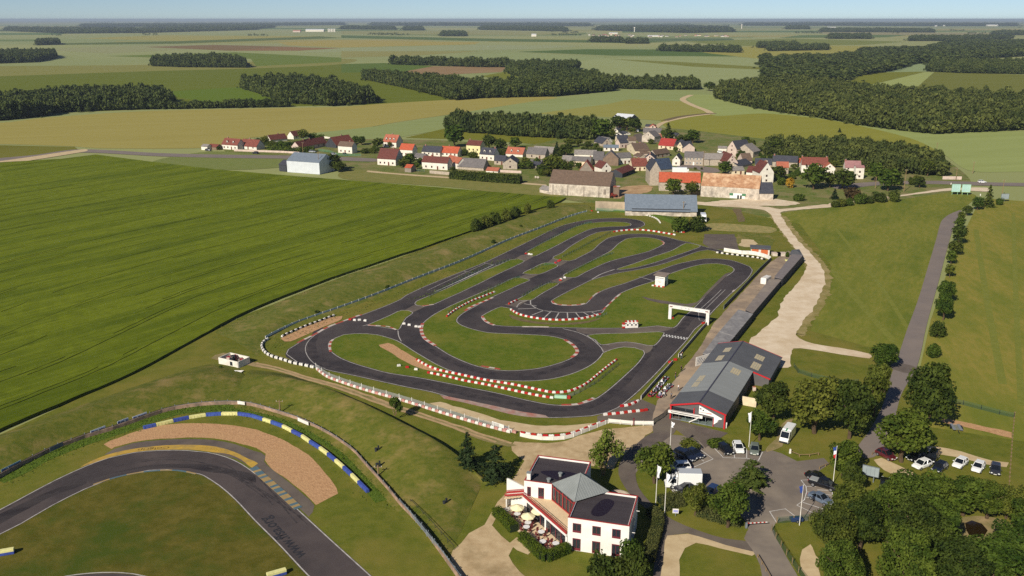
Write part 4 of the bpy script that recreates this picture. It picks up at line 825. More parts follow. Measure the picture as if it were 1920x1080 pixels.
def house(v, xl, yl, xr, yr, hw, rf, ori, wc, rc, label, d=None, ch=(), nw=3, name='house', cat='house', dorm=0, skyl=0, door=True, group='houses of the village', fin=fr_b, over=.3):
    if ori == 'x' and v in ('V4','V5') and abs(yr-yl) < .06*(xr-xl): q = (.075 if v == 'V4' else .065)*(xr-xl)/2; ym = (yl+yr)/2; yl, yr = ym-q, ym+q
    A, B = ZG(v, xl, yl), ZG(v, xr, yr); s_ = VW[v][2]*PPM((Z(v, (xl, yl))[0][1]+Z(v, (xr, yr))[0][1])/2)*.985
    if B.x < A.x: A, B = B, A
    u = (B-A); w = u.length; rz = math.atan2(u.y, u.x); hw = hw/s_
    if ori == 'x':
        e = rf/s_; d = d or max(6, 1.75*e); rise = max(.25*d, min(.62*d, e-.08*d))
    else: rise = rf/s_; d = d or 9
    c = (A+B)/2; root = empty(name, (c.x, c.y, 0), rz, label, cat, group)
    X, Y = w/2, d; W = WL[wc]; R_ = RF[rc]; mb = MB()
    if ori == 'x':
        for x in (-X, X): pass
        mb.add([(-X,0,-.1),(X,0,-.1),(X,Y,-.1),(-X,Y,-.1),(-X,0,hw),(X,0,hw),(X,Y,hw),(-X,Y,hw),(-X,Y/2,hw+rise),(X,Y/2,hw+rise)],
               [(0,1,5,4),(1,2,6,9,5),(2,3,7,6),(3,0,4,8,7)], W)
        mb.build('wall', root); rb = MB(); sl_ = rise/(Y/2); th = .16
        for sg, y0 in ((1, 0), (-1, Y)):
            ye = y0-sg*over; ze = hw-over*sl_+.03; yr_ = Y/2; zr = hw+rise+.03
            P = [(-X-over*.6,ye,ze),(X+over*.6,ye,ze),(X+over*.6,yr_,zr),(-X-over*.6,yr_,zr)]
            rb.add(P+[(p[0],p[1],p[2]+th) for p in P], [(4,5,6,7),(0,1,5,4),(1,2,6,5),(3,0,4,7)] if sg > 0 else [(7,6,5,4),(4,5,1,0),(5,6,2,1),(7,4,0,3)], R_)
        rb.build('roof', root)
        top = lambda t: Vector((-X+t*w, Y/2, hw+rise))
    else:
        mb.add([(-X,0,-.1),(X,0,-.1),(X,Y,-.1),(-X,Y,-.1),(-X,0,hw),(X,0,hw),(X,Y,hw),(-X,Y,hw),(0,0,hw+rise),(0,Y,hw+rise)],
               [(0,1,5,8,4),(1,2,6,5),(2,3,7,9,6),(3,0,4,7)], W)
        mb.build('wall', root); rb = MB(); sl_ = rise/X; th = .16
        for sg in (-1, 1):
            xe = sg*(X+over); ze = hw-over*sl_+.03
            P = [(xe,-over*.5,ze),(xe,Y+over*.5,ze),(0,Y+over*.5,hw+rise+.03),(0,-over*.5,hw+rise+.03)]
            rb.add(P+[(p[0],p[1],p[2]+th) for p in P], [(7,6,5,4),(4,5,1,0),(0,3,7,4),(2,1,5,6)] if sg < 0 else [(4,5,6,7),(0,1,5,4),(4,7,3,0),(6,5,1,2)], R_)
        rb.build('roof', root)
        top = lambda t: Vector((0, t*Y, hw+rise))
    st = max(1, int(hw/2.5)); k = 0
    for f in range(st):
        for i in range(nw):
            x = -X+w*(i+.7)/(nw+.4) if ori == 'x' else -X*.6+w*.6*(i+.5)/nw
            isd = door and f == 0 and i == nw//2 and nw > 1
            hh = 2.05 if isd else 1.15; zc = 1.03 if isd else f*2.6+1.45
            if zc+hh/2 > hw+(0 if ori == 'x' else rise*.5): continue
            m2 = MB(); m2.box((x, -.03, zc), (1.0, .08, hh), fin)
            if not isd: m2.box((x-.22, -.075, zc), (.36, .02, hh-.16), glass); m2.box((x+.22, -.075, zc), (.36, .02, hh-.16), glass)
            m2.build('door' if isd else 'window', root)
    if ori == 'y':
        m2 = MB(); m2.box((0, -.03, hw+rise*.32), (.8, .08, .9), fin); m2.box((0, -.075, hw+rise*.32), (.62, .02, .72), glass)
        if nw: m2.build('window', root)
    for t in ch:
        p = top(t); m2 = MB(); m2.box((p.x, p.y, p.z+.25), (.75, .55, 1.3), brick); m2.box((p.x, p.y, p.z+.95), (.85, .65, .12), lead); m2.build('chimney', root)
    for i in range(dorm):
        x = -X+w*(i+.8)/(dorm+.6); y0 = Y*.12; z0 = hw+y0*rise/(Y/2); m2 = MB()
        hh = 1.3; yb = min(Y/2, y0+hh/(rise/(Y/2)))
        m2.add([(x-.6,y0,z0-.1),(x+.6,y0,z0-.1),(x+.6,y0,z0+hh),(x-.6,y0,z0+hh),(x,y0,z0+hh+.5),(x-.6,yb,z0+hh),(x+.6,yb,z0+hh),(x,yb+.4,z0+hh+.5)], [(0,1,2,4,3),(1,6,2),(0,3,5)], W)
        m2.add([(x-.75,y0-.1,z0+hh-.1),(x,y0-.1,z0+hh+.55),(x,yb+.5,z0+hh+.55),(x-.75,yb,z0+hh-.1),(x+.75,y0-.1,z0+hh-.1),(x+.75,yb,z0+hh-.1)], [(0,1,2,3),(1,4,5,2)], R_)
        m2.box((x, y0-.04, z0+.62), (.8, .05, .9), glass); m2.build('dormer', root)
    for i in range(skyl):
        t = (i+.6)/(skyl+.2); m2 = MB()
        if ori == 'x': x, y = -X+w*t, Y*.2; z = hw+y*rise/(Y/2)+.24; m2.add([(x-.4,y-.3,z-.3*sl_),(x+.4,y-.3,z-.3*sl_),(x+.4,y+.6,z+.6*sl_),(x-.4,y+.6,z+.6*sl_)], [(0,1,2,3)], fr_w)
        else: x, y = X*.55, Y*t; z = hw+(X-x)*sl_+.24; m2.add([(x+.5,y-.4,z-.5*sl_),(x+.5,y+.4,z-.5*sl_),(x-.4,y+.4,z+.4*sl_),(x-.4,y-.4,z+.4*sl_)], [(0,1,2,3)], fr_w)
        m2.build('roof_window', root)
    return root
H = house
# the new houses strung along the road in the west
H('V4', 85,388,140,390, 30,6, 'x','W','L', 'small flat white outbuilding at the roadside, first building of the village from the west', d=5, nw=0, name='outbuilding', cat='outbuilding', group=None)
H('V4', 146,386,222,386, 24,16, 'x','B','R', 'low brick-red garage beside the small flat white outbuilding', nw=1, name='garage', cat='garage', group=None, door=False)
H('V4', 270,386,412,384, 42,56, 'x','W','R', 'white bungalow with brownish red roof, two dormers and a porch at the western road end', ch=(.2,), nw=4, dorm=2)
H('V4', 430,382,582,386, 28,62, 'x','W','R', 'white bungalow with plain red roof and dark shaded gable beside the two-dormer bungalow', ch=(.4,), nw=3)
H('V4', 708,322,858,306, 22,44, 'x','W','M', 'maroon-roofed bungalow with white gable half hidden by hedges, behind the long bungalow', ch=(.6,), nw=2)
H('V4', 916,294,1012,280, 28,44, 'x','W','M', 'northernmost maroon-roofed house of the western group, its white gable towards the field', nw=2)
H('V4', 970,402,1216,352, 34,52, 'x','P','M', 'long low bungalow with maroon roof, pinkish gable and two white chimneys', ch=(.3,.52), nw=5)
H('V4', 1300,372,1462,345, 24,74, 'x','D','R', 'wide red-roofed house with dark timber gable behind the pale two-storey house', ch=(.6,), nw=3)
H('V4', 1316,416,1442,420, 62,40, 'x','W','B', 'pale two-storey house with worn brown roof beside green netting', ch=(.7,), nw=3)
H('V5', 135,362,255,366, 46,66, 'x','W','N', 'pink-tiled house with white dormers and a big white front gable', ch=(.5,), nw=3, dorm=3)
H('V5', 86,522,250,531, 58,90, 'x','W','M', 'large white two-storey house with steep maroon roof nearest the big crop field', ch=(.7,), nw=4, d=10)
H('V5', 284,444,400,446, 58,52, 'x','W','O', 'white house with bright orange roof behind the large maroon-roofed house', nw=3)
H('V5', 412,474,508,482, 20,36, 'x','W','G', 'small grey-roofed annex between the bright orange roof and the twin-gabled house', nw=2)
H('V5', 484,440,648,446, 36,52, 'x','W','K', 'low white house under dark slate joined to the long orange roof', ch=(.1,), nw=4)
H('V5', 650,446,806,452, 34,56, 'x','W','O', 'long white house with bright orange roof joined to the slate house', ch=(.4,), nw=4)
H('V5', 486,556,716,572, 62,52, 'x','W','M', 'white house with dark brown roof and two projecting front gables', ch=(.3,), nw=4)
H('V5', 700,532,812,562, 50,50, 'x','W','N', 'narrow white house with faded terracotta roof between brown roof and grey barn', nw=1)
H('V5', 806,562,1040,576, 26,76, 'x','S','G', 'long low grey-slate barn behind the thick hedge', nw=0, name='barn', cat='barn')
H('V5', 332,588,388,592, 40,28, 'x','G','O', 'tiny grey shed with orange roof at the farm track', nw=0, name='shed', cat='shed', group=None)
H('V5', 886,440,1010,442, 92,44, 'x','Y','M', 'tall three-floor cream house with brown roof standing alone', nw=3, ch=(.1,), d=8)
H('V5', 1004,476,1134,486, 52,58, 'x','W','K', 'white house with black slate roof and two big white dormers', ch=(.9,), nw=3, dorm=2)
H('V5', 1136,520,1232,524, 36,46, 'x','S','K', 'square slate-roofed house east of the two white dormers', nw=2)
H('V5', 1240,448,1392,452, 26,58, 'x','W','N', 'pink-tiled house with white dormers beside a pointed bush, in front of the pasture', ch=(.05,), nw=3, dorm=2)
H('V5', 1216,562,1342,564, 56,42, 'y','S','K', 'grey stone cottage with its gable forward and dark slate behind', d=14, nw=1)
H('V5', 1424,462,1594,470, 40,56, 'x','S','G', 'low grey-roofed farm building with open front near the tall fir', nw=2)
H('V5', 1484,430,1660,436, 26,48, 'x','G','L', 'long pale grey barn just behind the open-fronted farm building', nw=0, name='barn', cat='barn')
H('V5', 1450,540,1552,536, 22,38, 'x','S','G', 'small grey outhouse beside the lane between hedge and trees', nw=1, name='outhouse', cat='outbuilding', group=None)
H('V5', 1536,560,1590,548, 24,30, 'y','S','K', 'little slate-roofed outhouse half hidden in trees by the lane', nw=1, name='outhouse', cat='outbuilding', group=None, d=6)
H('V5', 1062,592,1168,590, 14,30, 'x','W','N', 'low white lean-to with pink tiles behind the thick hedge', nw=1, name='outhouse', cat='outbuilding', group=None)
# the heart of the village
H('Y3', 482,440,640,446, 66,90, 'x','C','L', 'pale two-floor cottage with light grey roof, west half of a pair', nw=2)
H('Y3', 642,446,960,462, 76,74, 'x','C','G', 'cream cottage with grey roof, east half of a pair behind the red shed', nw=3, ch=(.95,))
H('Y3', 690,296,1060,304, 36,72, 'x','W','L', 'very long low grey-roofed range behind the pair of cottages', nw=4)
H('Y3', 1000,436,1180,440, 74,130, 'x','S','G', 'slate barn with a tall brown gable in the village middle, roof sweeping to the west', nw=0, name='barn', cat='barn', d=17)
H('Y3', 1175,450,1432,456, 120,110, 'y','B','G', 'tall brown stone gable of the middle barn, facing the circuit', d=9, nw=0, name='barn', cat='barn')
H('Y3', 1440,432,1656,420, 106,82, 'x','W','G', 'white house with wide grey roof east of the brown stone gable', nw=3)
H('Y3', 780,560,1000,566, 36,140, 'y','G','O', 'shed with red lean-to and orange roof just behind the long limestone barn', d=9, nw=0, name='shed', cat='shed', group=None)
H('Y3', 1150,590,1310,580, 90,90, 'y','W','M', 'white gabled cottage with brown roof above the dark farm shed', d=10, nw=1)
H('Y3', 1270,640,1500,660, 70,60, 'y','D','M', 'dark blue-grey farm shed behind the long limestone barn', d=20, nw=0, name='shed', cat='shed', group=None)
H('Y2', 588,994,846,990, 78,130, 'x','C','R', 'neat cream cottage with plain red-brown roof and dark red shutters', ch=(.2,.5), nw=3, d=9)
H('Y2', 796,840,966,846, 60,66, 'y','P','K', 'pinkish gable house with black slate behind the neat cream cottage', d=12, nw=1, ch=(.1,))
H('Y2', 1262,902,1392,908, 96,76, 'y','W','K', 'white gable house with dark slate roof beside the blue solar roof', d=12, nw=1)
H('Y2', 496,640,636,742, 80,80, 'y','C','B', 'cream house with broken brown roof and dormer on the village street bend', d=10, nw=1, ch=(.6,))
H('Y2', 722,748,890,742, 50,70, 'x','P','B', 'low pinkish house with brown roof behind the pinkish gable house', nw=2)
H('Y2', 980,780,1220,742, 60,76, 'x','S','B', 'long stone house with brown roof between the red roof and the white gable', nw=3)
H('Y2', 1028,620,1280,640, 62,120, 'x','C','V', 'cream house under the brightest scarlet roof', ch=(.2,), nw=3, d=10)
H('Y2', 1340,660,1440,676, 80,80, 'y','C','K', 'cream gable house touching the pink long-roofed house', d=10, nw=1)
H('Y2', 1446,684,1640,682, 80,70, 'y','P','K', 'pink gable house with a long dark roof full of small skylights', d=22, nw=0, skyl=4)
H('Y2', 750,500,960,520, 96,80, 'y','L','G', 'pale stone gable house at the top of the village street', d=9, nw=1)
H('Y2', 770,372,1075,380, 34,70, 'x','S','G', 'long dark grey range behind the pale stone gable house', nw=4)
H('Y2', 804,262,960,270, 20,36, 'x','S','K', 'small slate house at the northern end of the street', nw=1)
H('Y2', 884,282,985,284, 30,34, 'y','P','O', 'last house by the field road with an orange roof slope', d=9, nw=1)
H('Y2', 1006,492,1088,490, 64,56, 'x','W','N', 'narrow white house with orange-brown roof beside the dark yew', nw=1)
H('Y2', 1316,466,1400,452, 60,40, 'y','S','K', 'grey stone outhouse east of the dark yew', d=8, nw=0, name='outhouse', cat='outbuilding', group=None)
H('Y2', 272,340,350,346, 30,30, 'y','W','K', 'white gabled house highest on the west side of the street', d=9, nw=1)
H('Y2', 360,296,510,290, 20,64, 'x','W','N', 'red-tiled house in front of the dark trees below the white hangar', nw=2)
H('Y2', 300,416,420,420, 36,34, 'y','W','K', 'white gable house just below the highest white gable', d=8, nw=1)
H('Y2', 470,390,560,384, 20,30, 'y','W','K', 'small white gable with black bargeboards by the parked white car', d=8, nw=1)
H('Y2', 20,500,160,520, 20,70, 'x','W','G', 'grey-roofed house with white base at the plantation corner', nw=2)
H('Y2', 80,580,240,572, 46,80, 'y','S','K', 'grey stone gable house in front of the plantation corner', d=14, nw=1)
H('Y2', 335,512,520,508, 64,56, 'x','C','K', 'cream house with dark slate, behind the small two-floor house', nw=2)
H('Y2', 380,610,520,600, 86,70, 'x','P','K', 'small pink two-floor house with dark roof beside the flat white hall', nw=2)
H('Y2', 526,560,650,560, 76,66, 'x','S','B', 'brownish stone house on the inner side of the street bend', nw=1)
H('Y2', 104,656,356,660, 56,26, 'x','W','U', 'flat white hall with a blue-grey roof edge', nw=3, name='hall', cat='hall', group=None)
H('Y3', 1690,300,1790,330, 20,44, 'x','S','B', 'brown-roofed outhouse below the cream street-bend house', nw=0, name='outhouse', cat='outbuilding', group=None)
# farm buildings in front
H('Y3', 262,938,1285,1000, 190,228, 'x','L','B', 'huge long barn of pale limestone with brown and grey roof nearest the crop field', nw=0, d=15, name='barn', cat='barn', group=None, over=.15)
H('Y3', 105,905,258,935, 60,60, 'x','L','L', 'sloping lean-to against the west end of the huge limestone barn', nw=0, d=5, name='lean_to', cat='outbuilding', group=None)
H('V7', 96,690,205,690, 150,90, 'y','S','K', 'tall grey stone gable at the west end of the orange barn, with slate behind', d=16, nw=0)
H('V7', 190,742,606,752, 90,96, 'x','S','O', 'long barn with vivid orange tiles behind two round trees', nw=0, d=9, name='barn', cat='barn', group=None)
H('V7', 612,800,1200,836, 110,128, 'x','L','T', 'great tithe barn with mottled tan tiles and a green and white door', nw=0, d=15, name='barn', cat='barn', group=None, over=.15)
H('V7', 1206,836,1346,836, 70,104, 'x','L','K', 'slate-roofed annex at the east end of the great mottled barn', nw=0, d=8, name='barn', cat='barn', group=None)
H('V7', 150,560,330,545, 30,105, 'x','S','S', 'house with a bright blue solar roof beside the white truck', nw=0, d=9)
H('Y1', 1110,930,1345,925, 175,165, 'y','W','M', 'big white gable house above the slate-roofed annex', d=11, nw=1, ch=(.3,))
H('Y1', 890,790,1005,800, 50,100, 'x','W','M', 'white side wing with maroon roof joined to the big white gable house', d=9, nw=0)
H('Y1', 545,680,745,676, 96,130, 'y','P','M', 'chapel with a bell opening in its pink gable and maroon roof', d=16, nw=1, name='chapel', cat='chapel', group=None)
H('Y1', 650,790,860,785, 70,36, 'x','C','L', 'flat cream building below the chapel', d=7, nw=2, name='outbuilding', cat='outbuilding', group=None)
H('Y1', 760,690,990,640, 40,90, 'x','S','K', 'slate-roofed wing between chapel and big white gable', d=10, nw=0)
H('V7', 446,482,636,488, 80,56, 'x','S','G', 'long stone house with dark grey roof and white shutters on the village square', nw=5, fin=fr_w)
H('V7', 640,488,860,490, 66,56, 'x','S','L', 'long stone barn with light grey roof on the village square', nw=0, name='barn', cat='barn')
H('Y1', 566,460,720,486, 130,120, 'y','P','K', 'pinkish house under a large blue-black roof at the field edge', d=13, nw=1)
H('Y1', 700,470,1005,500, 90,110, 'y','S','L', 'stone barn with pale gable next to the blue-black roof', d=11, nw=0, name='barn', cat='barn')
H('Y1', 835,610,990,606, 60,120, 'x','P','B', 'old house with flaking brown roof in front of the stone barn', d=9, nw=1)
H('Y1', 415,388,560,392, 46,14, 'x','W','L', 'low white annex beside the blue-black roof', d=5, nw=2, name='outbuilding', cat='outbuilding', group=None)
H('Y1', 1040,640,1320,650, 30,100, 'x','P','K', 'long black-slate house with two white dormers near the big tree', nw=2, dorm=2)
H('Y1', 1330,650,1750,670, 90,100, 'x','S','K', 'stone house with black slate behind the small orange-roofed annex', nw=3, ch=(.05,))
H('Y1', 1400,770,1600,775, 110,90, 'x','S','N', 'small stone annex with an orange roof and a red door', nw=2, d=6)
H('V8', 296,452,532,460, 76,66, 'x','W','R', 'white house with a broad red-brown roof at the east end of the village', nw=3, ch=(.02,.95))
H('V8', 500,468,600,470, 60,40, 'y','W','N', 'white garage gable joined to the broad red-brown roof', d=8, nw=1)
H('V8', 262,396,302,400, 40,36, 'x','S','O', 'tiny orange-roofed shed beside the black-slate stone house', nw=0, name='shed', cat='shed', group=None)
H('V8', 692,432,834,436, 30,60, 'x','W','Q', 'white villa with rose-coloured roof, easternmost of the village', nw=3, ch=(.05,))
H('V8', 782,505,858,506, 100,8, 'x','W','Q', 'white porch block in front of the rose-roofed villa', nw=1, d=4, name='porch', cat='porch', group=None)
H('V4', 858,590,1150,606, 100,40, 'x','M','U', 'big pale metal farm hangar standing in the crop field edge', nw=0, d=16, name='hangar', cat='hangar', group=None, over=.1)
H('V4', 786,578,850,584, 58,8, 'x','D','K', 'dark open lean-to at the west end of the metal hangar', nw=0, d=9, name='lean_to', cat='outbuilding', group=None)
H('Y2', 262,128,548,152, 30,46, 'x','D','H', 'shining white-roofed hangar behind the village trees', nw=0, d=14, name='hangar', cat='hangar', group=None, over=.1)
# the grey-blue workshop by the kart circuit
wk = H('V7', -150,992,572,1006, 60,150, 'x','L','U', 'long workshop with grey-blue sheet roof beside the kart circuit', nw=0, d=14, name='workshop', cat='workshop', group=None, over=.6)
# extras on farm fronts
def walls(v, pts, h, t, m, name, label, cat='wall', z=0, cap=None):
    W = gp(Z(v, *pts)); c = W[0].copy(); mb = MB()
    for a, b in zip(W, W[1:]):
        mb.beam(a-c+Vector((0,0,h/2)), b-c+Vector((0,0,h/2)), t, h, m)
        if cap: mb.beam(a-c+Vector((0,0,h+.05)), b-c+Vector((0,0,h+.05)), t+.06, .1, cap)
    o = mb.build(name, loc=c+Vector((0,0,z))); return tag(o, label, cat)
concrete = mat('concrete', (196,176,150), .9, var=(168,150,128), scale=.3, detail=8, c3=(150,136,118), s3=.1)
walls('X', [(1116,394),(1176,396)], 4.4, .3, concrete, 'concrete_wall', 'tall blank concrete wall between crop field and workshop')
walls('V5', [(556,600),(735,616)], 1.8, .3, WL['S'], 'garden_wall', 'crooked stone garden wall beside the farm track')
walls('V5', [(1190,590),(1380,600)], 1.5, .3, WL['P'], 'garden_wall', 'pinkish garden wall behind the thick hedge')
walls('V4', [(380,400),(608,408),(800,414),(968,424)], 1.3, .25, WL['P'], 'roadside_wall', 'long pinkish roadside wall in front of the western bungalows')
walls('V4', [(1165,280),(1215,286),(1290,300)], 1.4, .25, WL['W'], 'garden_wall', 'white garden wall behind the long maroon-roofed bungalow')
walls('Y3', [(850,100),(1060,124)], 1.6, .3, WL['L'], 'garden_wall', 'pale wall at the plantation corner')
walls('V7', [(480,576),(610,582)], 2.0, .3, WL['L'], 'yard_wall', 'low pale yard wall behind the orange barn')
walls('V8', [(1570,510),(1740,512)], 1.8, .5, WL['P'], 'stone_bank', 'low pale stone bank by the road at the east end')
silo = empty('brick_silo', ZG('Y3', 1395,985), 0, 'square brown brick tower beside the huge limestone barn', 'silo')
m2 = MB(); m2.box((0,1.2,2.6), (3.0,3.0,5.2), WL['B']); m2.build('tower', silo); m2 = MB(); m2.box((.2,1.2,5.35), (3.4,3.4,.2), RF['N'], .1); m2.box((1.2,.9,5.5), (1.6,1.6,.12), RF['H'], .3); m2.build('roof', silo)
# tithe barn: door, wall stains; limestone barn: buttress strips
def door_on(root_pt0, root_pt1, t0, t1, h, m, nm, off=.08):
    d = root_pt1-root_pt0; n = Vector((d.y, -d.x, 0)).normalized(); a = root_pt0+d*t0+n*off; b = root_pt0+d*t1+n*off
    m2 = MB(); m2.beam(a+Vector((0,0,h/2)), b+Vector((0,0,h/2)), .1, h, m); return m2
green_door = mat('green_shutter', (70,120,84), .7)
for ob in list(bpy.data.objects):
    lb = ob.get('label', '')
    if 'great tithe barn' in lb:
        for x, wd, h, m, n_ in ((4.0,7.6,2.6,fr_w,'doorway'),(4.4,.9,1.7,glass,'door'),(5.8,.9,1.7,glass,'door'),(.9,1.9,1.2,green_door,'shutter'),(7.2,1.9,1.2,green_door,'shutter')):
            m2 = MB(); dz = .06 if n_ == 'doorway' else .14; m2.box((x,-dz,h/2+(1.5 if n_ == 'shutter' else 0.1)), (wd,.1,h), m); o = m2.build(n_, ob)
    if 'huge long barn' in lb:
        for x in (-14,-6,2.6,10.5): m2 = MB(); m2.box((x,-.12,2.6), (.3,.2,5.2), WL['G']); m2.build('buttress', ob)
        m2 = MB(); m2.box((13.6,-.1,3), (1.2,.14,2.6), WL['G']); m2.build('shutter', ob)
    if 'grey-blue sheet roof' in lb:
        m2 = MB(); m2.box((0,-.05,2.6), (27,.1,1.6), WL['D']); m2.build('opening', ob)
    if 'chapel' in lb[:8]:
        m2 = MB(); m2.box((0,.1,6.6), (1.3,.5,2.2), WL['P']); m2.box((0,-.17,6.8), (.5,.06,.9), WL['D']); m2.build('bell_gable', ob)
# ---- buildings on the far plain
def far_box(px, py, w_px, h_px, wc, rc, label, cat, name, d=.6, n=1):
    p = G(px, py); s_ = PPM(py); w = w_px/s_; h = h_px/s_; root = empty(name, (p.x, p.y, 0), 0, label, cat)
    m2 = MB(); m2.box((0, w*d/2, h*.35), (w, w*d, h*.7), WL[wc]); m2.build('wall', root)
    m2 = MB(); X, Y = w/2*1.03, w*d; m2.add([(-X,-.3,h*.68),(X,-.3,h*.68),(X,Y,h*.68),(-X,Y,h*.68),(-X,Y/2,h),(X,Y/2,h)], [(0,1,5,4),(2,3,4,5),(0,4,3),(1,2,5)], RF[rc]); m2.build('roof', root)
far_box(556,60.5,14,4,'P','N','pinkish sheds west of the far white grain works','shed','far_shed'); far_box(590,59.5,34,5,'W','H','long white hall of the far grain works','hall','far_hall', .3)
for i in range(5):
    p = G(616+i*3.0, 60); m2 = MB(); s_ = PPM(60); m2.tube((0,0,0), (0,0,5.6/s_), 1.15/s_, WL['W'], 10); m2.tube((0,0,5.6/s_), (0,0,6.3/s_), 1.15/s_, RF['H'], 10, .2/s_)
    tag(m2.build('grain_silo', loc=p), 'white round grain silo in the row at the east end of the far grain works', 'silo', 'grain silos on the far plain')
far_box(1001,68.5,9,5,'W','H','lone white barn on the far pale plain','barn','far_barn', .8)
def tower(px, py, h_px, label):
    p = G(px, py); s_ = PPM(py); root = empty('water_tower', p, 0, label, 'water tower'); m2 = MB(); r = 1.1/s_; h = h_px/s_
    m2.tube((0,0,0), (0,0,h*.7), r*.75, WL['W'], 12); m2.build('shaft', root); m2 = MB(); m2.tube((0,0,h*.7), (0,0,h*.8), r*.75, WL['W'], 12, r*1.35); m2.tube((0,0,h*.8), (0,0,h), r*1.35, WL['W'], 12); m2.build('tank', root)
tower(1390.5,54,8,'white water tower east of the distant town'); tower(1189.5,60,9,'white water tower rising from the distant town')
r_ = random.Random(11); tw = []
for i in range(46):
    px = r_.uniform(1105,1365); py = 70.5-abs(px-1250)*.012+r_.uniform(-3.2,.3); tw.append((px, py))
for i, (px, py) in enumerate(tw):
    p = G(px, py); s_ = PPM(py); w = r_.uniform(2.5,6)/s_; h = r_.uniform(1.5,2.6)/s_; root = empty('town_house', p, r_.uniform(-.4,.4), 'tiny pale house among the roofs of the distant town', 'house', 'houses of the distant town')
    m2 = MB(); m2.box((0,0,h*.35), (w,w*.6,h*.7), WL[r_.choice('WWCPS')]); m2.build('wall', root); m2 = MB(); X, Y = w*.52, w*.32
    m2.add([(-X,-Y,h*.68),(X,-Y,h*.68),(X,Y,h*.68),(-X,Y,h*.68),(-X,0,h*1.15),(X,0,h*1.15)], [(0,1,5,4),(2,3,4,5),(0,4,3),(1,2,5)], RF[r_.choice('NRGGB')]); m2.build('roof', root)
for i, (px, py, w, h) in enumerate(((1150,64,16,3),(1226,69,22,3),(1560,53,15,2.5),(1623,47.5,9,2),(1690,60,4,2),(1862,49,20,3),(1755,49.5,4,2),(1770,49,3,2),(1730,48.5,4,2))):
    far_box(px, py, w, h, 'W', 'H', ('white shed north of the distant town','pale long shed in front of the distant town','long white shed far to the east beyond the second forest','small white shed near the eastern horizon','lone speck of a white farm past the eastern fields','cluster of white sheds far off at the eastern horizon','first tiny white house of the hazy hamlet','second tiny white house of the hazy hamlet, its eastern end','pale house west of the hazy hamlet')[i], 'shed', 'far_shed', .4)
# ================================================================ TREES ONE CAN TELL APART
P_ = plant
rowg = 'young trees lining the lane'
P_('conifer_dark', 1852,388,22,44, 'tall dark pointed fir at the top of the lane'); P_('bush0', 1873,384,16,14, 'round dark bush between pointed fir and grey billboard', 'bush')
P_('far0', 1832,394,22,24, 'small round tree just below the pointed fir', group=rowg); P_('far1', 1813,404,17,18, 'dark round tree where the lane begins', group=rowg)
P_('far2', 1802,415,15,18, 'loose small tree, third of the lane row from its top', group=rowg); P_('far0', 1798,428,21,20, 'dense bushy tree above the big double tree of the lane row', group=rowg)
P_('fard0', 1797,458,30,34, 'big double-crowned tree in the upper half of the lane row', group=rowg); P_('far1', 1790,478,26,26, 'dark spreading tree under the big double-crowned one', group=rowg)
P_('far0', 1783,495,22,24, 'bright green tree standing straight beside the lane, half way down', group=rowg); P_('far2', 1780,520,20,24, 'thin airy tree with gaps in the lane row', group=rowg)
P_('broad0', 1772,570,34,42, 'tallest leafy tree in the middle of the lane row, upper of two', group=rowg); P_('broad1', 1768,600,38,46, 'tallest leafy tree in the middle of the lane row, lower one with pale trunk', group=rowg)
P_('bush1', 1756,632,32,32, 'ball-shaped dark bush beside the lane', 'bush', group=rowg); P_('bush0', 1750,670,30,28, 'smaller light bush last in the lane row', 'bush', group=rowg)
# about the hall and the car park
P_('light0', 1131,890,66,78, 'pale airy tree with several stems behind the clubhouse')
P_('spruce0', 877,880,56,74, 'dark spruce on the mound, left of a pair behind the clubhouse'); P_('spruce1', 928,894,66,64, 'broad dark spruce nearer the clubhouse, second of the pair')
P_('young0', 741,787,29,31, 'small round tree alone on the spectator mound', zoff=1.2)
P_('broad0', 1227,906,76,70, 'leafy tree with forked trunk beside the white box truck'); P_('olive1', 1303,966,46,58, 'small tree at the hedge left of the blue car'); P_('broad2', 1364,988,78,76, 'big leafy tree casting its shadow on the car park entrance')
P_('cedar0', 1408,912,76,54, 'bushy cedar on the little roundabout')
P_('dark0', 1447,792,70,76, 'dark tree at the yard corner of the red-trimmed hall'); P_('broad1', 1424,826,58,54, 'lower tree beside the flag with the white pennant')
P_('olive0', 1527,812,104,104, 'large olive-brown tree above the white van'); P_('dark1', 1592,822,84,108, 'dark tall tree right of the large olive-brown one'); P_('olive2', 1638,780,56,92, 'lighter narrow tree leaning to the lane, behind the dark tall one')
P_('broad2', 1656,693,54,46, 'round tree at the lane crossing'); P_('dark2', 1736,806,84,120, 'tall dark oval tree across the lane'); P_('broad0', 1690,866,104,92, 'broad bright tree over the red car')
P_('broad1', 1580,892,66,64, 'light tree behind the French flag'); P_('dark0', 1594,926,44,58, 'dark small tree between flag and grey billboard'); P_('olive2', 1590,972,70,60, 'dense low tree at the end of the parking bays'); P_('broad2', 1630,976,50,50, 'leafy tree beside the dark copse, behind the bays')
big = [(1555,1042,88,92,'big2'),(1612,1030,92,94,'big0'),(1668,1010,96,100,'big1'),(1712,1062,116,124,'big0'),(1748,1056,104,110,'big1'),(1570,1106,92,84,'big1'),(1690,1120,120,120,'big1'),(1790,1115,110,98,'big2'),(1860,1095,100,80,'broad0'),(1905,1065,92,96,'broad1'),(1700,958,86,66,'broad0'),(1752,962,92,66,'broad2'),(1806,966,92,70,'broad1'),(1850,972,76,66,'big1'),(1886,972,60,58,'olive1'),(1920,968,60,52,'olive0'),(1674,964,42,34,'olive1'),(1734,990,70,60,'big0'),(1925,1010,70,70,'broad0')]
for i, (x, y, w, h, k) in enumerate(big): P_(k, x, y, w, h, 'crowded tree of the dark copse in the corner by the pond', 'tree', group='trees of the corner copse')
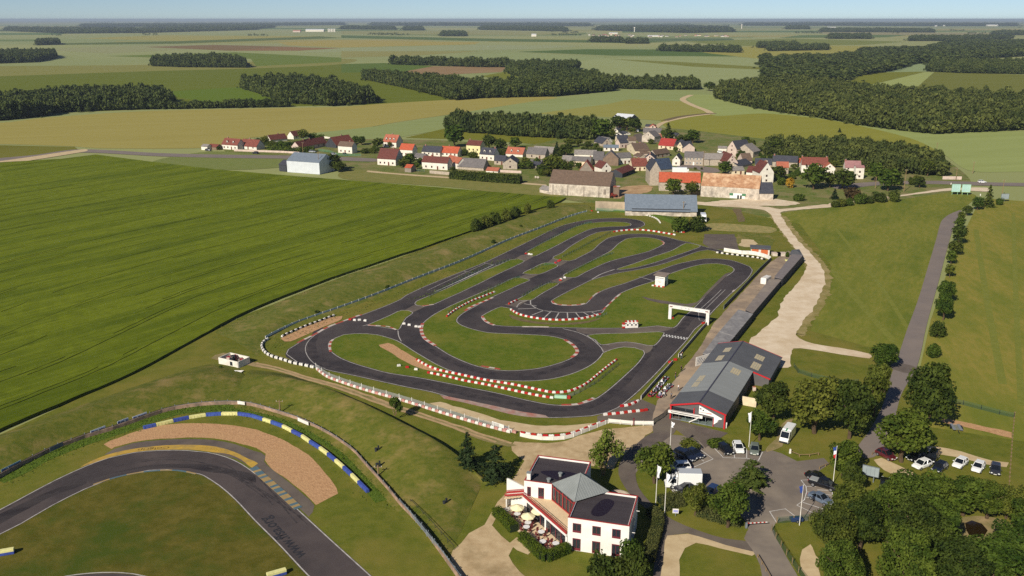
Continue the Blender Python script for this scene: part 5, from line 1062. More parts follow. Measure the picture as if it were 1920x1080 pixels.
P_('bush0', 1183,1052,48,44, 'clipped round bush at the corner of the white clubhouse', 'bush', name='shrub'); P_('bush1', 1130,1092,70,52, 'loose bush in front of the clubhouse door', 'bush'); P_('bush1', 1168,1090,60,48, 'dark bush beside the clipped round one', 'bush'); P_('bush1', 1196,1090,50,60, 'dark bush where the curved hedge ends', 'bush')
P_('bush2', 1290,842,44,18, 'low clipped shrub island between flagpole and black cars', 'bush'); P_('bush0', 1345,838,44,16, 'low flat shrub behind the parked black hatchback', 'bush')
# along the circuit and the crop
for i, (x, y, w, h, l) in enumerate(((893,434,26,26,'first and lowest of the bushes at the crop corner'),(912,429,24,28,'second bush at the crop corner, taller'),(930,423,26,26,'middle bush in the row at the crop corner'),(948,416,24,26,'fourth bush in the row at the crop corner'),(966,410,26,24,'broadest bush ending the row at the crop corner'),(988,401,18,22,'separate pointed bush past the row at the crop corner'),(1032,392,17,18,'lone round bush on the bank near the concrete wall'))):
    P_(('bush1','bush2')[i % 2], x, y, w, h, l, 'bush', group='bushes at the crop corner')
for x, y, w, l in ((925,458,10,'tiny bush on the guardrail, nearest the upper bend'),(727,543,11,'tiny bush half way along the guardrail'),(595,590,13,'small dark bush at the low end of the guardrail'),(976,430,8,'speck of a bush on the bank above the guardrail')): P_('bush1', x, y, w, 9, l, 'bush')
P_('bush0', 1275,434,40,30, 'dark rounded bush beside the workshop, west half of a pair', 'bush'); P_('bush1', 1306,434,38,30, 'dark rounded bush beside the parked lorry, east half of a pair', 'bush')
P_('far0', 1262,366,34,30, 'round tree in front of the orange barn'); P_('far2', 1296,366,32,24, 'second, lower tree in front of the orange barn'); P_('bush0', 1349,367,6,8, 'tiny bush against the mottled barn wall', 'bush')
# village trees
V = [('far0',852,276,40,40,'large round tree beside the tall cream house'),('fard0',916,280,30,26,'dark dense tree right of the tall cream house'),('far1',938,281,22,20,'smaller dark tree joining the dense one'),('far0',966,278,26,20,'light round tree at the pasture edge'),('farspruce0',1044,292,18,28,'tall fir among roofs near the plantation'),('far1',1062,292,26,22,'tree right of the tall fir'),('far2',1036,326,42,34,'big yellowish-green tree behind the limestone barn'),('far1',1056,328,34,22,'dark low tree joining the yellowish one'),('fard1',1018,328,26,18,'bush-like tree by the lane mouth'),
 ('far0',1128,262,46,38,'broad light-green tree closing the plantation at its eastern end'),('fard0',1158,244,30,26,'dark tree under the white hangar, west'),('fard1',1176,245,32,24,'dark tree under the white hangar, middle'),('fard2',1192,247,28,24,'dark tree under the white hangar, east'),('conifer_dark',1252,262,26,34,'dark conical yew beside the scarlet roof'),('far0',1298,268,32,24,'round tree at the field edge past the yew'),('fard1',1275,268,20,14,'low tree between yew and round tree'),
 ('far1',1217,318,16,16,'small tree beside the neat red-brown cottage'),('far0',1359,327,28,24,'round tree in front of the chapel'),('far1',1388,300,18,18,'dark tree before the old flaking roof'),('fard0',1452,292,28,32,'tall dark tree at the edge of the eastern wood'),('far1',1460,335,36,22,'dark tree under the black slates'),('far0',1524,355,50,46,'great round tree before the red-brown roof'),('far2',1556,352,22,28,'slim tree right of the great round one'),('far1',1580,355,44,36,'dark double tree on the green'),('far0',1640,340,28,34,'lollipop-shaped tree with bare trunk by the road'),('far0',1664,358,44,40,'broad tree next to the lollipop-shaped one'),('far1',1724,352,24,20,'small round tree near the billboards'),
 ('far1',620,320,44,30,'dark tree at the east gable of the metal hangar'),('fard0',636,322,26,18,'low dark tree right of the hangar tree'),('far1',678,272,14,14,'round tree on the field edge by the pink-tiled house'),('fard2',708,278,22,18,'purple-brown tree beside the pink-tiled house'),('far0',770,310,26,22,'rounded tree behind the tiny orange shed'),('far1',752,314,10,10,'bush beside the large maroon roof'),('bush2',886,296,20,14,'bush at the foot of the tall cream house'),('conifer_dark',945,292,11,18,'yellow-green pointed bush by pink tiles'),('farspruce0',1611,284,14,30,'narrow spruce standing above the eastern wood'),('farspruce0',1628,285,12,22,'second smaller spruce above the eastern wood'),('farspruce0',1558,282,10,18,'conifer tip rising over the west of the eastern wood'),('far1',1738,330,24,30,'dark pine at the wood end near the road'),('farspruce0',1574,248,8,9,'lone tiny tree in the pale wheat'),
 ('far1',1330,170,22,16,'lone round tree between the straight wood and the forest'),('farspruce0',1564,373,18,20,'dark little fir in the garden hedge'),('far0',760,278,12,10,'shrubby tree at the garden end'),('far2',1405,282,22,20,'golden-green tree behind the stone barn')]
for k, x, y, w, h, l in V: P_(k, x, y, w, h, l, 'bush' if k[:4] == 'bush' else 'tree')
P_('gold0', 1481,352,17,22, 'golden-yellow bush at the corner of the slate annex', 'bush'); P_('gold0', 1404,286,20,18, 'golden bush behind the blue-black roof', 'bush'); P_('plum0', 1598,376,36,28, 'copper-brown shrub in the garden by the chalk road', 'bush')
for i, (x, y, w, h, l) in enumerate(((1497,376,26,14,'dark mounded shrub beside the golden bush'),(1566,388,22,12,'first low shrub of the garden edge on the chalk road'),(1578,387,24,16,'second shrub of the garden edge'),(1612,382,28,22,'tallest green shrub of the garden edge'),(1648,378,34,18,'wide brownish shrub of the garden edge'),(1677,378,24,24,'upright dark shrub closing the garden edge'),(1590,385,22,14,'grey-green shrub of the garden edge'),(1630,381,20,13,'small shrub in the gap of the garden edge'))): P_(('bush0','bush1','bush2')[i % 3], x, y, w, h, l, 'bush')
hedge([(846,334),(880,337),(930,341),(978,344)], 5, 4.0, 'thick tall hedge along the farm track below the grey barn', 'dark', s=.45, dens=6, wob=.4)
hedge([(498,272),(530,276),(575,270)], 3, 2.6, 'garden hedge behind the red bungalows', 'dark', s=.4, dens=6, wob=.4); hedge([(505,282),(545,286),(590,284)], 4, 3.0, 'shaggy bushes between the bungalows in the west', 'broad', s=.45, dens=6, wob=.5)
hedge([(1440,300),(1480,300),(1560,306)], 3, 3, 'field hedge behind the slate houses', 'dark', s=.45, dens=6, wob=.4); hedge([(1090,285),(1130,287)], 4, 3, 'hedge in front of the flat white hall', 'dark', s=.45, dens=6, wob=.4)
hedge([(1000,372),(1060,366)], .6, .3, 'ragged grass seam below the limestone barn', 'olive', s=.3, dens=8, name='verge_growth') if False else None
hedge(Z('K', (437,612),(505,675),(580,755)), 1.7, 1.5, 'clipped hedge at the upper end of the terrace', dens=90, s=.1, wob=.06)
hedge(Z('K', (628,800),(720,885),(805,960),(850,955),(930,915),(990,895)), 1.6, 1.5, 'clipped angled hedge round the lower end of the terrace', dens=90, s=.1, wob=.06)
hedge(Z('K', (1590,610),(1640,640),(1655,700),(1630,800),(1600,900),(1580,990)), 2.0, 1.4, 'long curved hedge between clubhouse and path', 'privet', dens=80, s=.11, wob=.08)
hedge(Z('F', (222,815),(330,795),(415,785)), 2.0, 1.3, 'flat-topped hedge behind the two flagpoles', 'privet', dens=80, s=.11, wob=.08); hedge(Z('F', (250,868),(340,838),(420,822)), 1.6, .8, 'low front hedge by the path junction', 'privet', dens=80, s=.11, wob=.08)
hedge(Z('F', (515,895),(600,920),(700,950),(860,985)), 2.2, 1.2, 'grey-green shrub border by the entrance barrier', 'privet', dens=60, s=.14, wob=.2)
hedge(Z('F', (820,672),(850,690),(905,700),(960,690),(980,668)), 2.2, 1.1, 'round shrub bed under the roundabout cedar', 'olive', dens=80, s=.12, wob=.1)
# long grass along the fences: nobody could count it
def tufts(paths, label, n=9, w=3, h=.5, leaf='broad', name='long_grass'):
    Vs = []; r = np.random.default_rng(len(label)); c = None
    for pts in paths:
        W = resample(sm(gp(pts), False, 1.5), 1.0)
        for p in W:
            if c is None: c = p.copy()
            P = np.stack([r.normal(size=n)*w/2.4+p.x-c.x, r.normal(size=n)*w/2.4+p.y-c.y, r.uniform(.05,h,n)], 1); Vs.append(leaf_cloud(P, np.tile([0,0,1.0],(n,1)), r.uniform(.1,.24,n), r, .9))
    V = np.concatenate(Vs); V[:,2] = np.maximum(V[:,2], .02); o = link(name, np_mesh(name, V, LM[leaf]), loc=c); return tag(o, label, 'grass', kind='stuff')
mg = leafmat('long_grass_leaf', (104,128,40), (128,146,58), (90,112,34), rnd=.02, tr=.5)
LM['lg'] = mg; LM['lg2'] = leafmat('verge_leaf', (92,112,44), (116,126,60), (76,98,36), rnd=.02, tr=.3)
lgp = [Z('M', (-20,640),(120,580),(300,480),(480,405),(660,340),(860,275),(1040,215),(1200,160),(1400,110),(1650,102),(1900,118)) + Z('N', (430,135),(560,175),(700,225),(850,290),(1000,375),(1120,480),(1220,590),(1320,720),(1380,790))]
line('long_grass_ground', lgp[0], 4.6, grass_deep, Zb+.02)
tufts(lgp, 'thick long grass between the big circuit fence and the coloured tyre barrier', n=26, w=4.4, h=.16, leaf='lg')
tufts([Z('B', (30,690),(200,640),(420,520),(650,415),(820,385)), Z('B', (930,335),(1100,235),(1300,135),(1450,112)), Z('B', (1150,385),(1300,320),(1420,245),(1540,195)), Z('B', (1210,500),(1400,405),(1560,340)), Z('B', (880,660),(1000,600),(1140,560)), Z('B', (560,640),(700,585),(860,530)), Z('B', (990,470),(1130,425))], 'unmown grass under the green nets between the kart straights', n=7, w=1.6, h=.35, leaf='lg')
tufts([[(500,655),(600,606),(700,570),(800,530),(900,488),(1000,445),(1090,412)], [(420,622),(470,596),(560,554),(660,514),(768,480),(874,442)]], 'wild grass along the bank beside the guardrail', n=8, w=3.5, h=.4, leaf='lg2', name='bank_grass')

gs = [('V4',[(240,388,30),(600,330,60),(660,345,70),(720,360,60),(800,370,80),(860,380,60),(930,385,50),(1000,300,70),(1080,290,60),(1150,300,60),(1240,330,40),(1470,320,50),(1530,340,60),(1560,420,60),(1640,400,50),(1660,420,60),(1700,330,60),(1780,366,40)]),
 ('V5',[(40,420,70),(320,540,60),(360,520,70),(440,560,60),(470,500,50),(700,440,40),(860,440,60),(1180,440,50),(1210,430,60),(1390,560,60),(1420,540,70),(1340,550,50),(1640,500,70),(1680,480,60),(1720,440,70),(1760,420,60),(960,460,50),(620,560,40),(760,570,40),(1100,560,30),(1450,560,60),(1560,600,90),(1640,600,90)]),
 ('Y2',[(50,420,110),(150,400,120),(250,400,100),(430,340,90),(980,470,80),(1100,380,70),(1290,420,90),(1480,500,120),(1560,480,130),(1640,470,110),(760,640,60),(1320,680,70),(900,540,80),(620,350,60),(560,330,70)]),
 ('Y3',[(60,470,140),(140,620,130),(230,640,120),(420,520,120),(520,490,120),(640,470,100),(760,500,90),(600,150,130),(760,120,120),(920,130,110),(1060,170,90),(1570,620,70)]),
 ('Y1',[(1140,390,90),(1230,400,110),(1100,470,80),(1180,520,80),(1480,800,120),(1560,720,90),(1700,700,90),(1660,860,110),(780,500,110),(880,290,110),(1060,400,90),(30,700,40),(140,700,40)]),
 ('V8',[(210,500,70),(260,480,60),(520,500,60),(560,510,70),(600,400,70),(880,440,60),(930,470,70),(1010,480,70),(1180,560,60),(1290,560,60),(1340,530,50),(120,560,60),(90,520,50),(680,560,50)])]
r_ = random.Random(9)
for v, L_ in gs:
    for x, y, w in L_: P_(('bush0','bush1','bush2','far0','far2')[r_.randrange(5)], x, y, w*r_.uniform(1.0,1.7), w*r_.uniform(.8,1.3), 'garden shrub among the village houses', 'shrub', name='shrub', group='garden shrubs of the village', v=v)
# ================================================================ BARRIERS AND FENCES
plas = lambda n, c, v: mat(n, c, .55, var=v, scale=1.5, coords='O', rnd=.05)
b_red = plas('red_plastic', (190,44,38), (158,40,36)); b_white = plas('white_plastic', (236,232,226), (208,202,194)); b_yel = plas('yellow_tyre_wall', (226,222,156), (208,202,136)); b_blue = plas('blue_tyre_wall', (74,94,172), (60,78,148)); b_pink = plas('faded_red_plastic', (186,120,112), (200,160,152))
galv = mat('galvanised', (150,158,164), .5, var=(124,132,140), scale=1.0, coords='O', metal=.4); rail_b = mat('blue_grey_rail', (168,188,206), .5, var=(146,166,186), scale=1.0, coords='O'); wood_post = mat('wood_post', (150,126,92), .9, var=(120,100,72), scale=2, coords='O'); white_p = mat('white_painted', (238,234,228), .6, var=(216,210,200), scale=.6, coords='O'); dark_m = mat('dark_metal', (46,48,52), .6); rubber = mat('tyre_rubber', (26,26,28), .9); rust = mat('rusty_concrete', (176,146,124), .9, var=(140,112,94), scale=1.2, c3=(120,104,90), s3=.4)
def mesh_mat(name, c, dens=.5):
    """wire netting: a woven grid of thin strands, open between"""
    m = bpy.data.materials.new(name); m.use_nodes = True; nt = m.node_tree; N = nt.nodes; L = nt.links; b = N['Principled BSDF']; b.inputs['Base Color'].default_value = (*lin(c), 1); b.inputs['Roughness'].default_value = .7
    tr = N.new('ShaderNodeBsdfTransparent'); mx = N.new('ShaderNodeMixShader'); mx.inputs[0].default_value = dens; L.new(tr.outputs[0], mx.inputs[1]); L.new(b.outputs[0], mx.inputs[2]); L.new(mx.outputs[0], N['Material Output'].inputs[0]); return m
net_green = mesh_mat('green_netting', (70,130,96), .42); net_dark = mesh_mat('green_mesh', (52,84,62), .4); net_grey = mesh_mat('grey_mesh', (170,172,172), .4)
def block_mesh(m, L_=.95, w=.55, h=.62):
    mb = MB(); mb.box((0,0,h*.3), (L_,w,h*.6), m); mb.box((0,0,h*.72), (L_*.9,w*.78,h*.24), m); mb.box((-L_*.22,0,h*.9), (L_*.2,w*.5,h*.16), m); mb.box((L_*.22,0,h*.9), (L_*.2,w*.5,h*.16), m)
    o = mb.build('barrier_block', bev=.03); me = o.data; bpy.data.objects.remove(o); return me
BLK = {'r': block_mesh(b_red), 'w': block_mesh(b_white), 'p': block_mesh(b_pink), 'k': block_mesh(rubber), 'y': block_mesh(b_yel)}
CN = {'r': 'red', 'w': 'white', 'p': 'faded red', 'k': 'black', 'y': 'yellow'}
def row(v, pts, pat, where, group, step=1.0, smooth=True, name='barrier_block', cat='barrier', sc_=(1,1,1), noun='plastic block', z=0):
    W = gp(Z(v, *pts)); W = sm(W, False, 1.0) if smooth else W; R_ = resample(W, step)
    for i in range(len(R_)-1):
        k = pat[i % len(pat)]
        if k == '-': continue
        a, b = R_[i], R_[i+1]; d = b-a; c = (a+b)/2
        o = link(name, BLK[k], loc=(c.x, c.y, z), rz=math.atan2(d.y, d.x)+random.uniform(-.05,.05)); o.scale = (sc_[0]*step*.98, sc_[1], sc_[2])
        tag(o, '%s %s %s' % (CN[k], noun, where), cat, group)
row('B', [(790,765),(850,800),(950,825),(1060,840),(1180,844),(1320,834),(1400,817),(1482,797)], 'wr', 'in the curved row round the painted hairpin', 'blocks round the painted hairpin')
row('C', [(120,222),(200,211),(300,206),(400,214),(500,230),(600,247)], 'rw', 'in the row behind the top straight', 'blocks behind the top straight', 1.25)
row('C', [(570,218),(620,222),(662,228)], 'wr', 'in the short row by the dark bush', 'blocks by the dark bush', 1.3)
row('D', [(85,300),(160,345),(260,382),(420,416),(600,455),(800,487),(960,520),(1100,548),(1190,546),(1270,527),(1360,482),(1440,417),(1520,352),(1590,299)], 'rw', 'in the longest row sweeping round the lower loop', 'blocks in the longest sweeping row', .95)
row('D', [(165,398),(300,425),(450,461),(600,488),(750,520),(900,553),(1020,576),(1125,592)], 'rw', 'in the outer straight row next to the bottom straight', 'blocks beside the bottom straight', .95)
row('B', [(310,818),(370,772),(440,732),(500,702),(600,662),(682,630)], 'rw', 'in the row outside the left chicane', 'blocks outside the left chicane')
row('E', [(330,812),(400,803),(440,787),(487,762)], 'rw', 'in the short row at the pit entry', 'blocks at the pit entry')
row('E', [(205,876),(270,870),(330,864),(420,852),(510,844)], 'wr', 'in the row across the pit exit', 'blocks across the pit exit')
row('E', [(510,843),(560,834)], 'r', 'in the plain red run joining the pit exit row', 'plain red blocks at the pit exit')
row('A', [(192,290),(240,265),(360,215),(480,170),(605,122)], 'wk', 'in the row behind the upper gravel bed', 'blocks behind the upper gravel bed', 1.0, name='tyre_block', noun='tyre block')
row('A', [(90,308),(52,335),(44,368),(70,408),(120,437),(200,461),(280,487),(360,503),(450,524)], 'wwk', 'in the tyre wall round the far left bend', 'tyre wall round the far left bend', .62, name='tyre_block', noun='tyre block', sc_=(1,1.2,1.2))
row('D', [(860,850),(960,866),(1090,877),(1210,866),(1300,840),(1400,800),(1520,758)], 'rw', 'behind the white panels at the bottom corner', 'blocks behind the white panels', 1.3)
row('C', [(892,376),(945,384),(1040,395),(1140,408),(1200,415),(1262,432)], 'wk', 'along the foot of the white hoardings above the hairpin', 'blocks below the white hoardings', 1.0)
row('E', [(930,245),(850,335),(768,432)], 'w-', 'in the dotted row beside the start straight', 'white blocks beside the start straight', .75, sc_=(1,.7,.8))
row('C', [(372,98),(420,112),(455,132),(475,160)], 'w-', 'in the curve at the top bend', 'white blocks at the top bend', .9)
row('B', [(1392,24),(1415,28)], 'r', 'at the upper end of the guardrail', 'red blocks ending the guardrail', 1.1); row('C', [(0,74),(14,76)], 'w', 'next to the red ones ending the guardrail', 'white blocks ending the guardrail', 1.0)
for i, (x, y) in enumerate(((60,76),(75,77),(135,80),(152,82),(250,92),(322,97),(340,99))): row('C', [(x,y),(x+9,y+1)], 'w', 'scattered below the green net of the top bend', 'white blocks below the green net', .9)
def single(v, x, y, k, lab, g=None):
    p = ZG(v, x, y); o = link('barrier_block', BLK[k], loc=(p.x, p.y, 0), rz=random.uniform(-.4,.4)); tag(o, lab, 'barrier', g)
for v, x, y, k, l in (('A',706,160,'r','red block at the grass edge before three white ones on the track'),('A',741,165,'w','white block on the track, next to the red one'),('A',776,164,'w','middle white block of three across the left straight'),('A',820,169,'w','last white block of three across the left straight'),
  ('A',1110,192,'w','white block at the wedge tip, start of four across the second lane'),('A',1150,201,'w','second of four white blocks across the second lane'),('A',1202,213,'w','third of four white blocks across the second lane'),('A',1227,216,'w','last of four white blocks across the second lane'),
  ('B',905,346,'r','red block where the upper strip net begins'),('B',928,349,'w','white block touching the red one at the upper strip'),('B',945,352,'w','white block ending the trio at the upper strip'),('B',1125,414,'r','first red block on the link between second and third lane'),('B',1148,402,'r','middle red block on the link between second and third lane'),('B',1160,396,'r','last red block on the link between second and third lane'),
  ('B',1163,545,'r','red block on the link before the fourth lane'),('B',1168,538,'w','white block leaning on the red one at the fourth lane link'),('B',1196,526,'w','white block at the grass edge of the fourth lane link'),('A',1072,507,'w','white block alone on the loop grass'),('A',1135,519,'r','red block alone on the loop grass'),('A',1201,535,'w','second white block on the loop grass, nearer the rows'),
  ('E',722,150,'r','red block at the left foot of the white gantry'),('E',955,188,'r','red block at the right foot of the white gantry'),('E',745,462,'r','red block at the gap in the pit wall'),('E',705,482,'r','red block where the lower pit wall ends')): single(v, x, y, k, l)
row('B', [(775,724),(850,690)], 'rw', 'on the link road beside the painted hairpin', 'blocks on the link by the hairpin', 1.0)
p = ZG('D', 1165, 585); gb = empty('green_box', p, -.15, 'pale green long box ending the outer straight block row', 'barrier'); m2 = MB(); m2.box((0,0,.35), (3.0,.8,.7), mat('pale_green', (170,206,178), .6)); m2.build('body', gb, bev=.05); m2 = MB(); m2.box((2.0,0,.35), (.8,.8,.7), b_red); m2.build('end_block', gb, bev=.05)
def polyfence(name, label, v, pts, h, m_panel, m_post, step=3.0, postw=.1, thick=.04, z0=.0, cat='fence', rails=(), smooth=True, base=None, group=None, hp=None, zs=None, panel_name='mesh'):
    """fence along a line: one panel mesh, rails, and every post a part of its own"""
    W = gp(Z(v, *pts)); W = sm(W, False, 1.5) if smooth else W; R_ = resample(W, step); c = R_[0].copy()
    if (W[-1]-R_[-1]).length > step*.4: R_.append(W[-1].copy())
    root = empty(name, (c.x, c.y, 0), 0, label, cat, group); n = len(R_); zz = [0]*n if zs is None else list(np.interp(np.linspace(0,1,n), np.linspace(0,1,len(zs)), zs))
    R_ = [p-c+Vector((0,0,q)) for p, q in zip(R_, zz)]
    if m_panel:
        mb = MB()
        for a, b in zip(R_, R_[1:]): mb.quad([a+Vector((0,0,z0)), b+Vector((0,0,z0)), b+Vector((0,0,h)), a+Vector((0,0,h))], m_panel) if thick <= .02 else mb.beam(a+Vector((0,0,(h+z0)/2)), b+Vector((0,0,(h+z0)/2)), thick, h-z0, m_panel)
        mb.build(panel_name, root)
    for rz_, rh, rm_ in rails:
        mb = MB()
        for a, b in zip(R_, R_[1:]): mb.beam(a+Vector((0,0,rz_)), b+Vector((0,0,rz_)), .08, rh, rm_)
        mb.build('rail', root)
    if base:
        mb = MB()
        for a, b in zip(R_, R_[1:]): mb.beam(a+Vector((0,0,base[0]/2)), b+Vector((0,0,base[0]/2)), .3, base[0], base[1])
        mb.build('kerb_wall', root)
    k = max(1, math.ceil(n/98))
    for i, p in enumerate(R_):
        if i % k: continue
        m2 = MB(); m2.box((0,0,(hp or h)/2), (postw,postw,(hp or h)), m_post); m2.build('post', root, loc=p)
    return root
polyfence('guardrail', 'long blue-grey guardrail with white posts on the bank side of the kart circuit', 'X', [(498,636),(520,624),(560,606),(620,585),(700,556),(780,524),(870,489),(950,453),(1020,426),(1060,410),(1085,402),(1100,398)], .7, None, white_p, 3.2, .12, rails=((.32,.3,rail_b),(.74,.36,rail_b)), hp=1.05)
nets = [('B', [(905,340),(1000,280),(1120,215),(1240,158),(1340,122),(1400,112)], 'upper strip between the first two straights'), ('B', [(180,672),(300,600),(450,522),(600,458),(780,395)], 'lower strip between the first two straights'), ('B', [(1180,370),(1290,315),(1400,255),(1545,182)], 'grass finger behind the second straight'), ('B', [(940,470),(1040,432),(1130,420)], 'smallest island between two links'),
        ('B', [(1215,500),(1330,440),(1450,380),(1560,342)], 'lower edge of the tear-shaped island'), ('B', [(590,650),(700,585),(800,540),(870,520)], 'upper edge of the big lower island'), ('B', [(320,790),(400,735),(500,690),(620,640)], 'outside of the left chicane'), ('B', [(880,665),(960,620),(1090,563)], 'narrow lower island')]
for v, pts, l in nets: polyfence('safety_net', 'low green safety net along the '+l, v, pts, .8, net_green, galv, 2.2, .06, .01, group='green nets of the kart circuit')
polyfence('green_fence', 'green netting fence along the outside of the top bend', 'C', [(-10,60),(60,66),(140,68),(260,78),(360,96)], 1.5, net_green, galv, 3, .08, .01)
polyfence('green_fence', 'short green net at the end of the hairpin blocks', 'B', [(1430,830),(1480,812),(1510,800)], .9, net_green, galv, 2, .06, .01)
polyfence('mesh_fence', 'grey mesh fence with red and white base along the dirt track', 'A', [(450,522),(500,562),(560,596),(800,678),(1100,762),(1400,856),(1700,945),(1920,1002)], 1.25, net_grey, white_p, 4.0, .1, .01, hp=1.5)
row('A', [(455,530),(500,568),(560,602),(800,684),(1100,769),(1400,863),(1700,952),(1920,1010)], 'wp', 'at the foot of the grey mesh fence by the dirt track', 'blocks at the foot of the grey mesh fence', 1.05, sc_=(1,.9,1.15))
row('D', [(745,825),(860,858)], 'pw', 'between mesh fence and white panels', 'blocks between mesh fence and panels', 1.05, sc_=(1,.9,1.15))
m2 = MB(); a, b = ZG('D', 650, 800), ZG('D', 740, 828); m2.beam((0,0,.9), b-a+Vector((0,0,.9)), .08, .9, white_p); pr = empty('blank_board', a, 0, 'blank white panel hung on the grey mesh fence near its low end', 'panel'); tag(m2.build('board', pr))
polyfence('panel_wall', 'low white panel wall bending round the bottom corner of the kart circuit', 'D', [(862,872),(960,894),(1090,902),(1215,893),(1300,862),(1400,822),(1525,772)], .85, white_p, white_p, 2.5, .16, .1, hp=1.0, panel_name='panel')
polyfence('white_fence', 'straight white board fence between gravel yard and pit exit', 'D', [(1525,774),(1700,790),(1858,792)], 1.1, white_p, white_p, 2.6, .14, .08, z0=.35, hp=1.15, smooth=False, rails=((.18,.1,white_p),), panel_name='boards')
polyfence('sliding_gate', 'dark open gate between the white board fence and the red-trimmed hall', 'E', [(582,940),(645,905),(700,850)], 1.3, net_dark, dark_m, 2.0, .08, .01, rails=((1.3,.08,dark_m),), smooth=False)
bh = ZG('D', 1712, 792); m2 = MB(); m2.box((0,0,.85), (.22,.2,1.7), mat('burgundy', (110,40,48), .6)); m2.box((0,0,1.75), (.3,.28,.12), mat('burgundy', (110,40,48), .6)); tag(m2.build('gate_post', loc=bh), 'burgundy post standing out of the white board fence', 'post')
polyfence('pit_wall', 'long grey pit wall with white rim beside the parked karts', 'E', [(487,758),(560,672),(640,582),(725,488)], 1.0, mat('pit_wall_grey', (140,138,146), .8, var=(122,120,130), scale=.5), white_p, 4, .12, .16, rails=((1.03,.08,white_p),), smooth=False, panel_name='wall')
polyfence('pit_wall', 'upper grey pit wall from the gap up to the white gantry', 'E', [(768,440),(850,345),(935,245),(1005,172)], 1.0, mat('pit_wall_grey', (140,138,146)), white_p, 4, .12, .16, rails=((1.03,.08,white_p),), smooth=False, panel_name='wall')
polyfence('pit_wall', 'dark railing wall with a green top edge between hairpin and pit yard', 'C', [(948,800),(1030,715),(1120,618),(1220,512),(1300,436)], 1.3, mat('dark_wall', (66,72,82), .7, var=(54,60,70), scale=.6), galv, 3, .12, .12, rails=((1.33,.1,mat('green_rail', (120,146,128), .6)),), smooth=False, panel_name='wall')
polyfence('hoarding', 'white hoardings curving above the right hairpin', 'C', [(948,366),(1040,380),(1088,388),(1145,388),(1200,396),(1260,414),(1300,432)], 1.5, white_p, galv, 2.5, .08, .06, panel_name='board')
polyfence('netting_fence', 'pale and dark netting panels on the grass inside the last bend', 'D', [(1215,582),(1280,560),(1360,518),(1440,470),(1520,405),(1600,342)], .9, net_grey, dark_m, 2.2, .1, .01)
# --- the big circuit: fence on its concrete kerb, advertising boards, coloured tyre barrier
cf_pts = Z('M', (-120,690),(0,625),(170,530),(380,425),(560,355),(660,318),(800,280),(960,225),(1110,172),(1250,125),(1380,100),(1520,82),(1720,72),(1880,85)) + Z('N', (480,118),(580,148),(720,195),(800,230),(920,290),(1010,345),(1080,395),(1130,430),(1200,510),(1300,620),(1400,730),(1480,830),(1560,910),(1660,1020)) + Z('O', (1750,860),(1850,1000),(1960,1160))
polyfence('circuit_fence', 'long post and rail fence on a concrete kerb round the big circuit', 'X', cf_pts, 1.0, net_grey, galv, 3.0, .1, .01, rails=((1.02,.06,dark_m),), base=(.85, rust), hp=1.3)
polyfence('guardrail', 'double steel guardrail running off the photo beside the gravel forecourt', 'O', [(1480,545),(1560,635),(1650,745),(1760,880),(1850,1000),(1960,1150)], .8, None, galv, 2.5, .12, rails=((.5,.28,galv),(.95,.28,galv)), hp=1.3)
adp = mat('pale_board', (232,238,248), .5, var=(214,222,238), scale=.5, coords='O'); adb = mat('blue_board', (150,186,208), .5, var=(120,160,186), scale=.5, coords='O'); adg = mat('grey_board', (104,108,118), .6); ad_dark = mat('blue_print', (70,84,150), .6); ad_lines = mat('board_print', (110,120,140), .6)
for x0, y0, x1, y1, m, l in ((8,606,158,530,adb,'blue advertising board at the photo\'s left border'),(372,440,470,392,adg,'dark grey board on the circuit fence'),(678,312,790,270,adp,'pale blue board with a small blue logo, lowest of three on the fence'),(880,240,962,208,adp,'shorter pale board in the middle of three on the fence'),(994,205,1100,166,adp,'pale blue board with lettering, highest of three on the fence')):
    a, b = ZG('M', x0, y0), ZG('M', x1, y1); root = empty('advertising_board', a, 0, l, 'board'); d = b-a; n = Vector((d.y,-d.x,0)).normalized()*.25; m2 = MB(); m2.beam(n+Vector((0,0,.85)), d+n+Vector((0,0,.85)), .06, .95, m); m2.build('board', root); m2 = MB(); e_ = n*1.25+Vector((0,0,.92))
    m2.beam(e_+d*.28, e_+d*.9, .02, .22, ad_lines if m is not adg else adg); m2.build('lettering', root)
    if m is not adg: m2 = MB(); m2.beam(e_+d*.06, e_+d*.2, .02, .5, ad_dark); m2.build('logo', root)
for v, x0, y0, x1, y1, l in (('M',1788,78,1842,86,'white board on the fence above the coloured barrier'),('N',722,205,802,240,'longer white board on the fence over the mound')):
    a, b = ZG(v, x0, y0), ZG(v, x1, y1); root = empty('advertising_board', a, 0, l, 'board'); d = b-a; n = Vector((d.y,-d.x,0)).normalized()*.25; m2 = MB(); m2.beam(n+Vector((0,0,.8)), d+n+Vector((0,0,.8)), .06, .8, white_p); m2.build('board', root)
seg = Z('M', (1075,258),(1172,236),(1300,205),(1418,180),(1545,160),(1662,152),(1785,152),(1886,166)) + Z('N', (366,166),(455,194),(516,214),(602,246),(672,282),(746,320),(805,362),(880,410),(940,455),(998,503),(1058,556),(1118,612),(1170,665),(1240,736))
cj = ['blue','yellow']; nm_ = ('at the western end','second from the western end')
